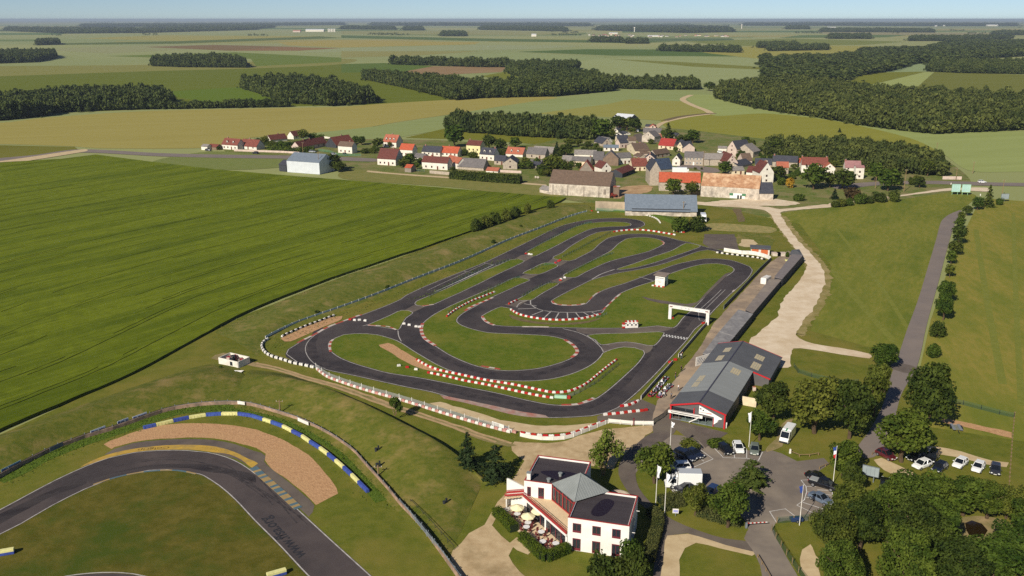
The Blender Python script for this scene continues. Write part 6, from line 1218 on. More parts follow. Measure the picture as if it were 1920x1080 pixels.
for i in range(len(seg)-1):
    if i == 8 and False: continue
    a, b = G(*seg[i]), G(*seg[i+1]); d = b-a; L_ = d.length; m_ = (b_blue, b_yel)[i % 2]; m2 = MB()
    m2.box((0,0,.32), (L_*.985,.66,.64), m_); m2.box((0,0,.68), (L_*.96,.5,.1), m_)
    for q in range(int(L_/.75)): m2.box((-L_/2+.4+q*.75,-.335,.32), (.06,.05,.58), m_)
    c = (a+b)/2; o = m2.build('tyre_barrier', loc=(c.x,c.y,0), rz=math.atan2(d.y,d.x), bev=.05)
    tag(o, '%s wrapped tyre barrier segment, number %d along the gravel trap counted from the fence boards' % (('blue','pale yellow')[i % 2], i+1) if False else '%s segment of the wrapped tyre barrier round the gravel trap' % ('blue','pale yellow')[i % 2], 'tyre barrier', '%s segments of the tyre barrier' % ('blue','yellow')[i % 2])
for v, x, y, l, rz in (('M',62,1065,'yellow and blue barrier block on the infield at the photo\'s left border',.35),('O',560,1075,'yellow barrier block on the infield at the photo\'s lower border',.5)):
    p = G(*((8,1040) if v == 'M' else (519,1080))); root = empty('barrier_block', p, rz, l, 'barrier'); m2 = MB(); m2.box((0,0,.75), (3.2,.8,.5), b_yel); m2.build('upper_half', root, bev=.05); m2 = MB(); m2.box((0,0,.25), (3.2,.8,.5), b_blue); m2.build('lower_half', root, bev=.05)
polyfence('field_fence', 'thin dark wire fence on the grass above the steel guardrail', 'O', [(1560,535),(1680,655),(1800,790),(1900,900)], .9, None, dark_m, 2.6, .07, rails=((.85,.04,dark_m),))
polyfence('garden_fence', 'green mesh fence across the lawn between the lane and the meadow', 'J', [(1410,660),(1560,690),(1720,735),(1855,765)], 1.2, net_dark, dark_m, 4, .08, .01); polyfence('garden_fence', 'green mesh fence behind the red-trimmed hall', 'J', [(440,440),(470,480),(600,515),(760,550),(860,545)], 1.2, net_dark, dark_m, 4, .08, .01)
polyfence('garden_fence', 'green mesh fence with stone posts by the corner copse', 'F', [(1105,965),(1200,958),(1300,950),(1405,930),(1560,912)], 1.3, net_dark, wood_post, 3.2, .14, .01, smooth=False)
polyfence('rail_fence', 'low wooden rail fence along the grass beside the white van', 'F', [(1205,440),(1280,468),(1350,465),(1440,450)], .6, None, wood_post, 2.2, .14, rails=((.55,.12,wood_post),)); polyfence('rail_fence', 'short rail fence at the parking bays under the flagpole', 'F', [(1425,560),(1470,540),(1510,525)], .6, None, wood_post, 2, .14, rails=((.55,.12,wood_post),))
polyfence('rail_fence', 'dark wooden rail at the lower edge of the access road', 'Q', [(1035,920),(1075,985),(1130,1080),(1150,1120)], .7, None, wood_post, 2, .14, rails=((.65,.12,wood_post),), smooth=False); polyfence('post_fence', 'row of leaning wooden posts with wire beside the access road', 'Q', [(1160,680),(1200,760),(1260,850),(1330,960),(1400,1060),(1460,1140)], 1.2, net_dark, wood_post, 2.6, .12, .01)
polyfence('log_fence', 'straight row of logs dividing the meadow from the parked cars', 'H', [(1180,570),(1190,420),(1202,250),(1216,110)], .35, None, wood_post, 2.0, .22, rails=((.28,.24,wood_post),), smooth=False); polyfence('rail_fence', 'kinked rail by the red car and the lane', 'H', [(365,360),(385,348),(430,345)], .6, None, wood_post, 1.8, .12, rails=((.55,.1,wood_post),))
polyfence('terrace_fence', 'white fence along the upper end of the terrace', 'K', [(485,612),(540,592),(580,575)], .9, white_p, white_p, 1.5, .08, .05, smooth=False, panel_name='panel')
polyfence('netting_fence', 'green netting fence at the worn brown-roofed house', 'V4', [(1140,400),(1230,410),(1330,440),(1535,445)], 1.6, net_green, galv, 4, .1, .01); polyfence('netting_fence', 'dark green netting fence beside the tiny orange-roofed shed', 'V5', [(396,580),(530,586)], 1.5, net_dark, galv, 4, .1, .01)
# ================================================================ RED-TRIMMED KART HALL
h_red = mat('hall_red', (186,40,44), .5); h_grey = mat('hall_cladding', (98,94,94), .7, var=(88,84,84), scale=.5, coords='O'); h_roof = mat('hall_roof', (146,148,146), .6, var=(138,140,138), scale=.3, stretch=(0,.4,3), coords='O'); h_roof2 = mat('hall_roof_dark', (96,96,98), .6, var=(88,88,90), scale=.3, coords='O'); h_sky = mat('hall_skylight', (196,180,146), .5, var=(180,166,132), scale=.8, coords='O'); h_floor = mat('hall_floor', (116,128,122), .5); h_sign = mat('sign_white', (240,238,234), .5)
L_, R_ = ZG('X', 1257.6, 785), ZG('X', 1357.6, 804); u = (R_-L_).normalized(); Wd = (R_-L_).length; n = Vector((-u.y, u.x, 0)); He = 3.5; Hr = 5.15; xr = Wd*.52
def loc2(px, py, z): d = G(px, py, z)-L_; return Vector((d.dot(u), d.dot(n), z))
t_end = loc2(1397.4, 641.3, Hr).y; t_mid = loc2(1367, 678, Hr).y; xe2 = loc2(1449, 696, 2.6).x; He2 = Hr-(Hr-He)/(Wd-xr)*(xe2-xr)
t_split = loc2(1322, 732, Hr).y; hall = empty('kart_hall', (L_.x, L_.y, 0), math.atan2(u.y, u.x), 'grey kart hall with red trim, glazed front and a white arrow-shaped sign', 'hall')
sL = (Hr-He)/xr; sR = (Hr-He)/(Wd-xr)
m2 = MB(); m2.add([(0,.15,0),(0,t_end,0),(0,t_end,He),(0,.15,He)], [(0,3,2,1)], h_grey); m2.add([(Wd,.15,0),(Wd,t_mid,0),(Wd,t_mid,He),(Wd,.15,He)], [(0,1,2,3)], h_grey)
m2.add([(Wd,t_mid,0),(xe2,t_mid,0),(xe2,t_mid,He2),(Wd,t_mid,He)], [(0,1,2,3)], h_grey); m2.add([(xe2,t_mid,0),(xe2,t_end,0),(xe2,t_end,He2),(xe2,t_mid,He2)], [(0,1,2,3)], h_grey)
m2.add([(0,t_end,0),(xe2,t_end,0),(xe2,t_end,He2),(xr,t_end,Hr),(0,t_end,He)], [(4,3,2,1,0)], h_grey)
x_s0, x_s1 = Wd*.43, Wd*.80
m2.add([(x_s1,.15,0),(Wd,.15,0),(Wd,.15,He),(x_s1,.15,He+sR*(Wd-x_s1))], [(0,1,2,3)], h_grey); m2.add([(0,.15,1.9),(x_s1,.15,1.9),(x_s1,.15,2.35),(0,.15,2.35)], [(0,1,2,3)], h_grey); m2.add([(x_s0,.15,2.35),(x_s1,.15,2.35),(x_s1,.15,He+sR*(Wd-x_s1)),(xr,.15,Hr),(x_s0,.15,He+sL*x_s0)], [(0,1,2,3,4)], h_grey); m2.add([(0,.15,3.1),(x_s0,.15,3.1),(x_s0,.15,He+sL*x_s0),(0,.15,He)], [(0,1,2,3)], h_grey)
m2.build('wall', hall)
def roof_bit(nm, y0, y1, xa, za, xb, zb, m):
    m3 = MB(); th = .14; P = [(xa,y0,za),(xb,y0,zb),(xb,y1,zb),(xa,y1,za)]; m3.add([(a,b,c+.02) for a,b,c in P]+[(a,b,c+th) for a,b,c in P], [(4,5,6,7),(0,1,5,4),(1,2,6,5),(2,3,7,6),(3,0,4,7)], m); m3.build(nm, hall)
ov = .3
roof_bit('roof', -.2, t_split, -ov, He-sL*ov, xr, Hr, h_roof2); roof_bit('roof', -.2, t_split, xr, Hr, Wd+ov, He-sR*ov, h_roof2)
roof_bit('roof', t_split, t_mid, -ov, He-sL*ov, xr, Hr, h_roof); roof_bit('roof', t_split, t_mid, xr, Hr, Wd+ov, He-sR*ov, h_roof)
roof_bit('roof', t_mid, t_end+.2, -ov, He-sL*ov, xr, Hr, h_roof2); roof_bit('roof', t_mid, t_end+.2, xr, Hr, xe2+ov, He2-sR*ov, h_roof2)
m2 = MB(); m2.box((xr,(t_end)/2,Hr+.17), (.3,t_end+.3,.08), mat('ridge_cap', (66,64,78), .6)); m2.build('ridge_cap', hall)
def skyl_(px0, px1):
    (xa, ya), (xb, yb) = px0, px1
    zf = lambda x: (He+sL*x if x < xr else Hr-sR*(x-xr))+.17
    m3 = MB(); m3.add([(xa,ya,zf(xa)),(xb,ya,zf(xb)),(xb,yb,zf(xb)),(xa,yb,zf(xa))], [(0,1,2,3)], h_sky); k = 4
    for i in range(1,k): x = xa+(xb-xa)*i/k; m3.add([(x-.04,ya,zf(x)+.015),(x+.04,ya,zf(x)+.015),(x+.04,yb,zf(x)+.015),(x-.04,yb,zf(x)+.015)], [(0,1,2,3)], h_roof)
    m3.build('skylight', hall)
skyl_((1.6,t_split+3.2),(3.0,t_split+6.5)); skyl_((1.7,t_split+7.0),(3.1,t_split+11)); skyl_((2.6,t_mid+1.2),(4.2,t_mid+5.2)); skyl_((2.9,t_mid+8),(4.6,t_mid+11.5)); skyl_((Wd*.66,t_mid-6.2),(Wd*.83,t_mid-2.6)); skyl_((Wd*.93,t_mid+1.6),(Wd*1.1,t_mid+6.2)); skyl_((Wd*.9,t_mid+8.4),(Wd*1.08,t_mid+11.8))
m2 = MB()
for a, b in (((-.3,-.26,He-sL*.3+.02),(xr,-.26,Hr+.02)),((xr,-.26,Hr+.02),(Wd+.3,-.26,He-sR*.3+.02)),((-.3,t_end+.26,He-sL*.3),(xr,t_end+.26,Hr)),((xr,t_end+.26,Hr),(xe2+.3,t_end+.26,He2-sR*.3)),((Wd+.25,t_mid-.06,He-.1),(xe2+.3,t_mid-.06,He2-sR*.3))): m2 = MB(); m2.beam(a, b, .14, .34, h_red); m2.build('fascia', hall)
for c, dd in (((-.08,-.05,1.6),(.3,.36,3.2)),((Wd+.02,-.05,1.6),(.34,.36,3.3)),((x_s0,.02,2.9),(.22,.2,1.5)),((x_s1-.05,.03,1.0),(.16,.18,2.0))): m2 = MB(); m2.box(c, dd, h_red); m2.build('red_post', hall)
m2 = MB(); m2.add([(0,.5,2.35),(x_s0,.5,2.35),(x_s0,.5,3.1),(0,.5,3.1)], [(0,1,2,3)], glass); m2.box((x_s0*.62,.45,2.75), (.1,.1,.8), h_grey); m2.build('window', hall)
m2 = MB(); m2.add([(0,2.6,0),(x_s1,2.6,0),(x_s1,2.6,1.9),(0,2.6,1.9)], [(0,1,2,3)], mat('dark_interior', (34,36,38), .8)); m2.add([(0,.16,.02),(x_s1,.16,.02),(x_s1,2.6,.02),(0,2.6,.02)], [(0,1,2,3)], h_floor); m2.build('showroom', hall)
for i in range(7): m3 = MB(); m3.box((.3+i*(x_s1-.6)/6,.12,.95), (.07,.08,1.9), galv); m3.build('glazing_bar', hall)
m2 = MB(); m2.box((x_s1/2,.12,.08), (x_s1,.12,.16), galv); m2.build('sill', hall)
m2 = MB(); m2.beam((-.4,-.75,2.15), (x_s0+2.2,-.75,2.15), .5, .55, white_p); m2.build('banner', hall); m2 = MB(); m2.beam((.2,-1.02,2.2), (x_s0+1.6,-1.02,2.2), .02, .16, dark_m); m2.build('banner_print', hall)
m2 = MB(); m2.beam((x_s0-.9,-.5,.25), (x_s0+1.2,-.5,1.7), .12, .22, white_p); m2.build('awning_arm', hall)
sx0, sx1 = Wd*.52, Wd*.955; zt = Hr-.62; zr_ = He-.3
m2 = MB(); m2.add([(sx0,.06,zt-.05),(sx0,.06,2.55),(Wd*.80,.06,2.35),(Wd*.80,.06,.5),(sx1,.06,2.25)], [(0,1,2,4),(2,3,4)], h_sign); m2.add([(sx0,.06,zt-.05),(sx1,.06,2.25),(sx1,.14,2.25),(sx0,.14,zt-.05)], [(0,1,2,3)], h_sign); m2.build('sign', hall)
m2 = MB(); [m2.box((sx0+.2+i*.26,.04,2.95), (.16,.02,.26 if i % 3 else .34), mat('sign_grey', (170,160,160), .6) if i < 7 else h_red) for i in range(11)]; m2.build('lettering', hall); m2 = MB(); m2.box((sx0+.35,.03,3.75), (.4,.02,.3), dark_m); m2.build('logo', hall); m2 = MB(); m2.box((sx0+.95,.03,3.5), (.3,.02,.34), dark_m); m2.build('logo', hall); m2 = MB(); m2.beam((Wd*.87,.03,1.5), (Wd*.92,.03,2.0), .02, .16, dark_m); m2.build('logo', hall)
m2 = MB(); m2.box((1.55,0,.75), (1.3,.3,1.5), WL['W']); m2.box((.35,.3,.9), (.5,.8,1.8), WL['W'])
a, b = ZG('E', 1245, 795), ZG('E', 1350, 815); d = b-a; yard = empty('yard_wall', (a.x,a.y,0), math.atan2(d.y,d.x), 'cream yard wall closing a small court beside the kart hall', 'wall'); m2 = MB(); m2.box((d.length/2,0,1.1), (d.length,.22,2.2), WL['C']); m2.build('wall', yard)
p = ZG('E', 1335, 690); m2 = MB(); m2.box((0,0,.5), (.7,.7,1.0), WL['P']); m2.box((0,0,1.05), (.6,.6,.12), RF['N']); tag(m2.build('bin', loc=p), 'terracotta bin in the court beside the kart hall', 'bin')
p = ZG('E', 1125, 970); m2 = MB(); m2.tube((0,0,0),(0,0,1.0),.18,white_p,8); m2.tube((0,0,1.0),(0,0,1.35),.26,white_p,8,.2); tag(m2.build('gas_post', loc=p), 'small white vent post at the right corner of the kart hall', 'post')
# ================================================================ PIT BUILDINGS
p_roof = mat('felt_roof', (128,120,118), .85, var=(116,108,108), scale=.6, detail=8, coords='O'); p_roof2 = mat('corrugated_roof', (136,134,134), .8, var=(118,114,114), scale=1.2, detail=8, c3=(150,146,144), s3=.4, coords='O'); p_wall = mat('pit_dark_wall', (58,58,64), .8, var=(48,48,54), scale=.5, coords='O')
def slab_building(name, label, roof_px, h, v='C', m=p_roof, cat='pit building', wl=p_wall, t=.18):
    Q = [ZG(v, x, y, h) for x, y in roof_px]; c = sum(Q, Vector())/4; root = empty(name, (c.x,c.y,0), 0, label, cat); P = [(q.x-c.x, q.y-c.y) for q in Q]; ins = [(x*.985, y*.985) for x, y in P]
    m2 = MB(); m2.prism(ins, 0, h-t, wl); m2.build('wall', root); m2 = MB(); m2.prism(P, h-t, h, m); m2.build('roof', root); return root
slab_building('pit_building', 'upper pit building with the highest grey flat roof, farthest from the hall', [(1328,556),(1388,570),(1545,392),(1460,386)], 3.0)
slab_building('pit_building', 'long low pit building with mid-grey flat roof, second from the far end', [(1110,800),(1168,828),(1385,574),(1290,575)], 2.4, m=mat('felt_roof_old', (134,124,118), .85, var=(120,110,104), scale=.5, detail=8, c3=(146,134,122), s3=.2, coords='O'))
slab_building('pit_building', 'pit building with corrugated grey roof nearest but one to the hall', [(915,965),(1030,1000),(1168,834),(1058,800)], 2.5, m=p_roof2)
slab_building('pit_building', 'pit building with corrugated roof reaching under the kart hall', [(790,1130),(900,1145),(1028,1004),(912,968)], 2.4, m=p_roof2)
a, b = ZG('E', 905, 505), ZG('E', 985, 480); d = b-a; cb = empty('chequered_screen', (a.x,a.y,0), math.atan2(d.y,d.x), 'white screen with a chequered flag print at the end of the pit buildings', 'screen'); m2 = MB(); m2.box((d.length/2+.3,0,1.25), (d.length+1.4,.12,2.5), white_p); m2.build('panel', cb); m2 = MB()
for i in range(7):
    for j in range(4):
        if (i+j) % 2 == 0 and not (i > 3 and j > 2): m2.box((.3+i*.4,-.09,.6+j*.42+.05*math.sin(i)), (.26,.03,.26), ad_lines)
m2.build('chequers', cb)
a, b = ZG('C', 1150, 388), ZG('C', 1290, 396); d = b-a; sh = empty('timing_shed', (a.x,a.y,0), math.atan2(d.y,d.x), 'small shed with two orange doors behind the white hoardings', 'shed'); L2 = d.length; m2 = MB(); m2.box((L2/2,2,1.35), (L2,4,2.7), WL['W']); m2.build('wall', sh); m2 = MB(); m2.box((L2/2,1.7,2.8), (L2+.8,5.2,.2), h_roof2); m2.build('roof', sh)
for x in (L2*.22, L2*.72): m2 = MB(); m2.box((x,-.06,1.1), (2.6,.12,2.1), mat('orange_door', (196,104,58), .6)); m2.build('door', sh)
for x, lab in ((1382,'pale concrete crate between the orange-door shed and the pit buildings'),(1345,'second pale crate touching the orange-door shed')):
    p = ZG('C', x, 402); m2 = MB(); m2.box((0,1,.6), (3.2,2,1.2), WL['L']); m2.box((0,1,1.24), (3.3,2.1,.08), WL['P']); tag(m2.build('crate', loc=p), lab, 'crate')
ah = [ZG('C', x, y, 2.8) for x, y in ((1440,388),(1540,388),(1515,345),(1460,350))]; c = sum(ah, Vector())/4; cab = empty('pit_cabin', (c.x,c.y,0), 0, 'angular grey cabin at the far end of the pit buildings', 'cabin'); m2 = MB(); m2.prism([((q.x-c.x)*.95,(q.y-c.y)*.95) for q in ah], 0, 2.6, WL['G']); m2.build('wall', cab); m2 = MB(); m2.add([(q.x-c.x,q.y-c.y,2.62) for q in ah]+[(0,0,3.5)], [(0,1,4),(1,2,4),(2,3,4),(3,0,4)], h_roof2); m2.build('roof', cab)
a = ZG('C', 1243, 612); cont = empty('white_container', (a.x,a.y,0), math.radians(52), 'white container standing alone in the pit yard', 'container'); m2 = MB(); m2.box((2.2,0,1.1), (4.6,2.0,2.1), white_p); m2.build('body', cont, bev=.08); m2 = MB(); m2.box((2.2,0,2.2), (4.4,1.8,.06), b_white); m2.build('roof', cont)
for x in (.4,4.0):
    for y in (-.8,.8): m2 = MB(); m2.box((x,y,.06), (.3,.3,.14), dark_m); m2.build('foot', cont)
p = ZG('C', 1420, 436); m2 = MB(); m2.box((0,0,.3), (1.2,.8,.6), b_yel); m2.box((0,0,.65), (.7,.6,.12), dark_m); tag(m2.build('grit_bin', loc=p), 'small yellow grit bin at the top of the pit yard', 'bin'); P_('bush0', 1476, 482, 9, 11, 'small bush beside the yellow grit bin', 'bush')
# hut, gantry, block stacks
p = ZG('C', 432, 625); q = ZG('C', 503, 635); d = q-p; hut = empty('timing_hut', (p.x,p.y,0), math.atan2(d.y,d.x), 'white timing hut with an overhanging flat roof on the kart infield', 'hut'); w_ = d.length; Hh = 3.6; m2 = MB(); m2.box((w_/2,w_*.5,Hh/2), (w_,w_,Hh), white_p); m2.build('wall', hut); m2 = MB(); m2.box((w_/2+.1,w_*.5,Hh+.45), (w_+1.2,w_+1.2,.22), mat('hut_roof', (146,130,118), .9, var=(128,114,104), scale=.8, coords='O')); m2.box((w_/2,w_*.5,Hh+.18), (w_*.96,w_*.96,.4), h_grey); m2.build('roof', hut)
m2 = MB(); m2.box((w_+.05,w_*.3,1.0), (.1,.9,2.0), dark_m); m2.build('door', hut); m2 = MB(); [m2.box((.3+i*.26,-.04,Hh-.55-(.12 if i == 0 else 0)), (.15,.02,.3 if i else .55), ad_lines) for i in range(int((w_-.5)/.26))]; m2.build('lettering', hut); m2 = MB(); m2.add([(w_*.3,-.04,1.9),(w_*.5,-.04,1.5),(w_*.7,-.04,1.9),(w_*.5,-.04,1.68)], [(0,1,2,3)], h_red); m2.build('emblem', hut)
m2 = MB(); [m2.box((-.6+i*.75,-.35,.22), (.72,.5,.44), (b_white,b_red)[i % 2]) for i in range(6)]; m2.build('foot_blocks', hut)
a, b = ZG('E', 705, 152), ZG('E', 985, 196); d = b-a; gan = empty('start_gantry', (a.x,a.y,0), math.atan2(d.y,d.x), 'white start gantry spanning the main straight on two posts', 'gantry'); L2 = d.length; hg = HGT(1256, 598, 576)
for x in (0, L2): m2 = MB(); m2.box((x,0,hg/2), (.95,.75,hg), white_p); m2.build('post', gan, bev=.04)
m2 = MB(); m2.box((L2/2,0,hg+.35), (L2+1.0,.75,1.0), white_p); m2.build('beam', gan, bev=.04)
for x in (.3, L2-.3): m2 = MB(); m2.box((x,-.41,hg+.4), (.9,.03,.3), mat('gantry_logo', (120,70,76), .6)); m2.build('logo', gan)
m2 = MB(); [m2.box((L2*t,-.41,hg+.4), (.5,.03,.14), ad_lines) for t in (.3,.42,.5,.78)]; m2.build('lettering', gan)
a, b = ZG('E', 370, 222), ZG('E', 466, 219); d = b-a; st = empty('block_stack', (a.x,a.y,0), math.atan2(d.y,d.x), 'white stacked block wall with black holes and red and white top', 'barrier'); L2 = d.length; m2 = MB(); m2.box((L2/2,.4,.9), (L2,.8,1.8), white_p); m2.build('wall', st, bev=.06); m2 = MB()
for i in range(3): m2.tube((L2*(.18+.32*i),-.03,1.0),(L2*(.18+.32*i),.1,1.0),.28,rubber,10)
for i in range(4): m2.tube((L2*(.04+.31*i),-.03,1.5),(L2*(.04+.31*i),.1,1.5),.2,rubber,10)
m2.build('tyres', st); m2 = MB(); [m2.box((.25+i*.55,.4,2.0), (.5,.7,.4), (b_red,b_white)[i % 2]) for i in range(int(L2/.55))]; [m2.box((-.5,.3,.3+.55*i), (.8,.7,.5), (b_red,b_white)[i % 2]) for i in range(3)]; m2.build('top_blocks', st)
# ================================================================ WHITE CLUBHOUSE
cw = mat('club_white', (236,232,226), .85, var=(222,217,208), scale=.3, coords='O'); felt = mat('club_felt', (58,52,56), .9, var=(70,63,66), scale=.25, detail=6, stretch=(0,.3,4), coords='O'); wet = mat('rain_puddle', (40,30,38), .25); crd = mat('club_red', (156,52,50), .6); zinc = mat('zinc_roof', (150,154,152), .5, var=(140,144,142), scale=.4, coords='O', metal=.2); deckm = mat('deck', (222,196,160), .85, var=(206,180,144), scale=.5, coords='O'); burg = mat('burgundy_frame', (112,44,52), .6)
A0, B0 = G(1063.7,1030), G(1177.5,1047.5); u = (B0-A0).normalized(); S_ = (B0-A0).length; Hc = 6.2; club = empty('clubhouse', (A0.x,A0.y,0), math.atan2(u.y,u.x), 'white two-storey clubhouse of two flat-roofed wings joined under a grey pyramid roof', 'clubhouse')
def wing(x0, y0):
    m2 = MB(); t = .3; m2.box((x0+S_/2,y0+S_/2,Hc/2-.2), (S_,S_,Hc-.4), cw)
    for c, dd in (((x0+S_/2,y0+t/2,Hc-.2),(S_,t,.4)),((x0+S_/2,y0+S_-t/2,Hc-.2),(S_,t,.4)),((x0+t/2,y0+S_/2,Hc-.2),(t,S_-2*t,.4)),((x0+S_-t/2,y0+S_/2,Hc-.2),(t,S_-2*t,.4))): m2.box(c, dd, cw)
    m2.build('wall', club); m2 = MB(); m2.box((x0+S_/2,y0+S_/2,Hc-.34), (S_-2*t-.01,S_-2*t-.01,.06), felt); m2.build('roof', club)
    m2 = MB(); 
    for c, dd in (((x0+S_/2,y0+t*.35,Hc+.04),(S_+.1,t*.75,.08)),((x0+S_/2,y0+S_-t*.35,Hc+.04),(S_+.1,t*.75,.08)),((x0+t*.35,y0+S_/2,Hc+.04),(t*.75,S_-2*t,.08)),((x0+S_-t*.35,y0+S_/2,Hc+.04),(t*.75,S_-2*t,.08))): m2.box(c, dd, crd)
    m2.build('coping', club)
wing(0, 0); wing(-S_, S_)
def puddle(pts): m2 = MB(); W = sm([Vector((a,b,0)) for a,b in pts], True, .4); m2.add([(p.x,p.y,Hc-.304) for p in W], [tuple(range(len(W)))], wet); m2.build('puddle', club)
puddle([(3.6,2.6),(4.6,2.2),(5.7,2.9),(6.4,4.6),(6.8,7.6),(5.8,8.6),(4.6,8.2),(3.8,6.2),(3.4,4.2)]); puddle([(-8.6,15.2),(-6.0,16.4),(-3.0,16.6),(-1.0,15.8),(-.6,13.8),(-2.4,12.6),(-5.4,13.2)])
pz = Hc+.1; hb_ = S_*.5; ap = (0, S_, Hc+3.0); PB = [(-hb_,S_,pz),(0,S_-hb_,pz),(hb_,S_,pz),(0,S_+hb_,pz)]
m2 = MB(); m2.add(PB+[ap], [(0,1,4),(1,2,4),(2,3,4),(3,0,4)], zinc)
for i in range(4):
    a, b = Vector(PB[i]), Vector(PB[(i+1) % 4])
    for k in range(1, 15):
        t = k/15; e = a.lerp(b, t); top_ = Vector(ap).lerp(a, 0) if t == .5 else None; f = 1-abs(2*t-1); q = e.lerp(Vector(ap).lerp(e, 0), 0); mid = (a+b)/2; sl = (Vector(ap)-mid)*f; m2.beam(e+Vector((0,0,.03)), e+sl+Vector((0,0,.03)), .06, .05, zinc)
m2.build('pyramid_roof', club)
for i in range(4): m2 = MB(); m2.beam(Vector(PB[i])+Vector((0,0,.05)), Vector(ap)+Vector((0,0,.05)), .14, .1, zinc); m2.build('ridge', club)
# glazed wall of the upper floor and the deck in front of it
zd = 3.0; gA, gB = Vector((-hb_+.1,S_-.0,zd)), Vector((0,S_-hb_+.1,zd)); d = gB-gA
m2 = MB(); m2.quad([gA, gB, gB+Vector((0,0,pz-zd)), gA+Vector((0,0,pz-zd))], glass); m2.build('upper_glazing', club)
for i in range(7): m2 = MB(); p = gA.lerp(gB, i/6)+Vector((-.06,-.06,0)); m2.beam(p, p+Vector((0,0,pz-zd)), .14 if i in (0,3,6) else .08, .12, crd); m2.build('glazing_bar', club)
m2 = MB(); m2.beam(gA+Vector((-.05,-.05,pz-zd-.5)), gB+Vector((-.05,-.05,pz-zd-.5)), .1, .1, crd); m2.beam(gA+Vector((-.05,-.05,.1)), gB+Vector((-.05,-.05,.1)), .1, .2, crd); m2.build('transom', club)
tri = [(-S_,S_),(0,0),(0,S_-hb_),(-hb_,S_)]
m2 = MB(); m2.prism(tri, zd-.35, zd, cw, deckm); m2.build('deck', club)
m2 = MB(); a, b = Vector((-S_,S_,zd)), Vector((0,0,zd)); nn = Vector((-1,-1,0)).normalized()
m2.beam(a+nn*.25+Vector((0,0,.25)), b+nn*.25+Vector((0,0,.25)), .12, .5, crd); m2.beam(a+nn*.2+Vector((0,0,.95)), b+nn*.2+Vector((0,0,.95)), .07, .07, crd); m2.beam(a+nn*.2+Vector((0,0,.7)), b+nn*.2+Vector((0,0,.7)), .04, .04, crd)
for i in range(11): q = a.lerp(b, i/10)+nn*.2; m2.beam(q+Vector((0,0,.3)), q+Vector((0,0,.95)), .05, .05, crd)
m2.build('railing', club)
m2 = MB(); m2.beam(a+nn*.22+Vector((0,0,-.2)), b+nn*.22+Vector((0,0,-.2)), .3, .42, cw); m2.build('deck_edge', club)
ga, gb_ = Vector((-S_+.6,S_-.4,0)), Vector((-.2,.35,0)); m2 = MB(); m2.quad([ga, gb_, gb_+Vector((0,0,zd-.35)), ga+Vector((0,0,zd-.35))], glass); m2.build('ground_glazing', club)
for i in range(9): m2 = MB(); p = ga.lerp(gb_, i/8)+nn*.1; m2.beam(p, p+Vector((0,0,zd-.35)), .1 if i % 4 else .3, .12 if i % 4 else .3, burg if i % 4 else cw); m2.build('glazing_bar' if i % 4 else 'pillar', club)
def cwin(x, z, w, h, y=0.0, dr=False):
    m2 = MB(); m2.box((x,y-.03,z), (w,.1,h), burg); wo = m2.build('door' if dr else 'window', club); m2 = MB(); m2.box((x,y-.09,z+h*.08), (w-.2,.03,h*.72), glass); m2.build('pane', wo); m2 = MB(); m2.box((x,y-.11,z+h*.08), (.06,.03,h*.72), burg); m2.build('glazing_bar', wo)
for x in (1.6,5.0,8.4): cwin(x, 4.45, 1.45, 1.75); cwin(x, 1.25, 1.4, 2.3, dr=(x > 8))
cwin(-7.3, zd+1.1, 1.1, 2.2, S_, True); cwin(-9.6, zd+1.1, .7, 1.9, S_)
m2 = MB(); m2.box((-S_+.7,S_+.9,Hc+.6), (.7,.7,1.3), cw); m2.box((-S_+.7,S_+.9,Hc+1.3), (.9,.9,.12), zinc); m2.build('chimney', club)
for x, y in ((-4.6,S_+4.0),(-6.2,S_+1.3)): m2 = MB(); m2.tube((x,y,Hc-.3),(x,y,Hc+.25),.28,zinc,10); m2.tube((x,y,Hc+.25),(x,y,Hc+.4),.42,zinc,10); m2.build('roof_vent', club)
m2 = MB()
for i in range(9):
    z = 1.0+i*.55; 
for x in (S_+.12,):
    for y in (2.2,3.4,4.6): m2.beam((x,y,.2), (x,y,Hc+.4), .06, .06, galv)
    for z in (1.5,3.2,4.8): m2.beam((x+.1,1.6,z), (x+.1,5.2,z), .06, .06, galv)
m2.box((S_+.5,1.2,4.4), (.7,.1,.1), white_p); m2.box((S_+.5,6.4,5.6), (.7,.1,.1), white_p); m2.build('side_ladder', club)
cx_, cy_ = hb_+1.2, S_+hb_-1.0; m2 = MB(); 
for i in range(20):
    t0, t1 = -1.4+i*.19, -1.4+(i+1)*.19; rr_ = 2.0; m2.beam((cx_+math.cos(t0)*rr_,cy_+math.sin(t0)*rr_,1.7), (cx_+math.cos(t1)*rr_,cy_+math.sin(t1)*rr_,1.7), .25, 3.4, WL['S'])
m2.build('round_stair_wall', club)
m2 = MB(); fx = -S_-.1; m2.add([(fx-3.6,S_+1.2,.0),(fx,S_+1.2,.0),(fx,S_+1.2,4.1),(fx-3.2,S_+1.2,5.4),(fx-3.6,S_+1.2,5.4)], [(0,1,2,3,4)], cw); m2.add([(fx-3.6,S_+1.5,.0),(fx,S_+1.5,.0),(fx,S_+1.5,4.1),(fx-3.2,S_+1.5,5.4),(fx-3.6,S_+1.5,5.4)], [(4,3,2,1,0)], cw); m2.add([(fx-3.6,S_+1.2,0),(fx-3.6,S_+1.5,0),(fx-3.6,S_+1.5,5.4),(fx-3.6,S_+1.2,5.4),(fx-3.2,S_+1.2,5.4),(fx-3.2,S_+1.5,5.4),(fx,S_+1.2,4.1),(fx,S_+1.5,4.1)], [(0,3,2,1),(3,4,5,2),(4,6,7,5)], cw); m2.build('fin_wall', club)
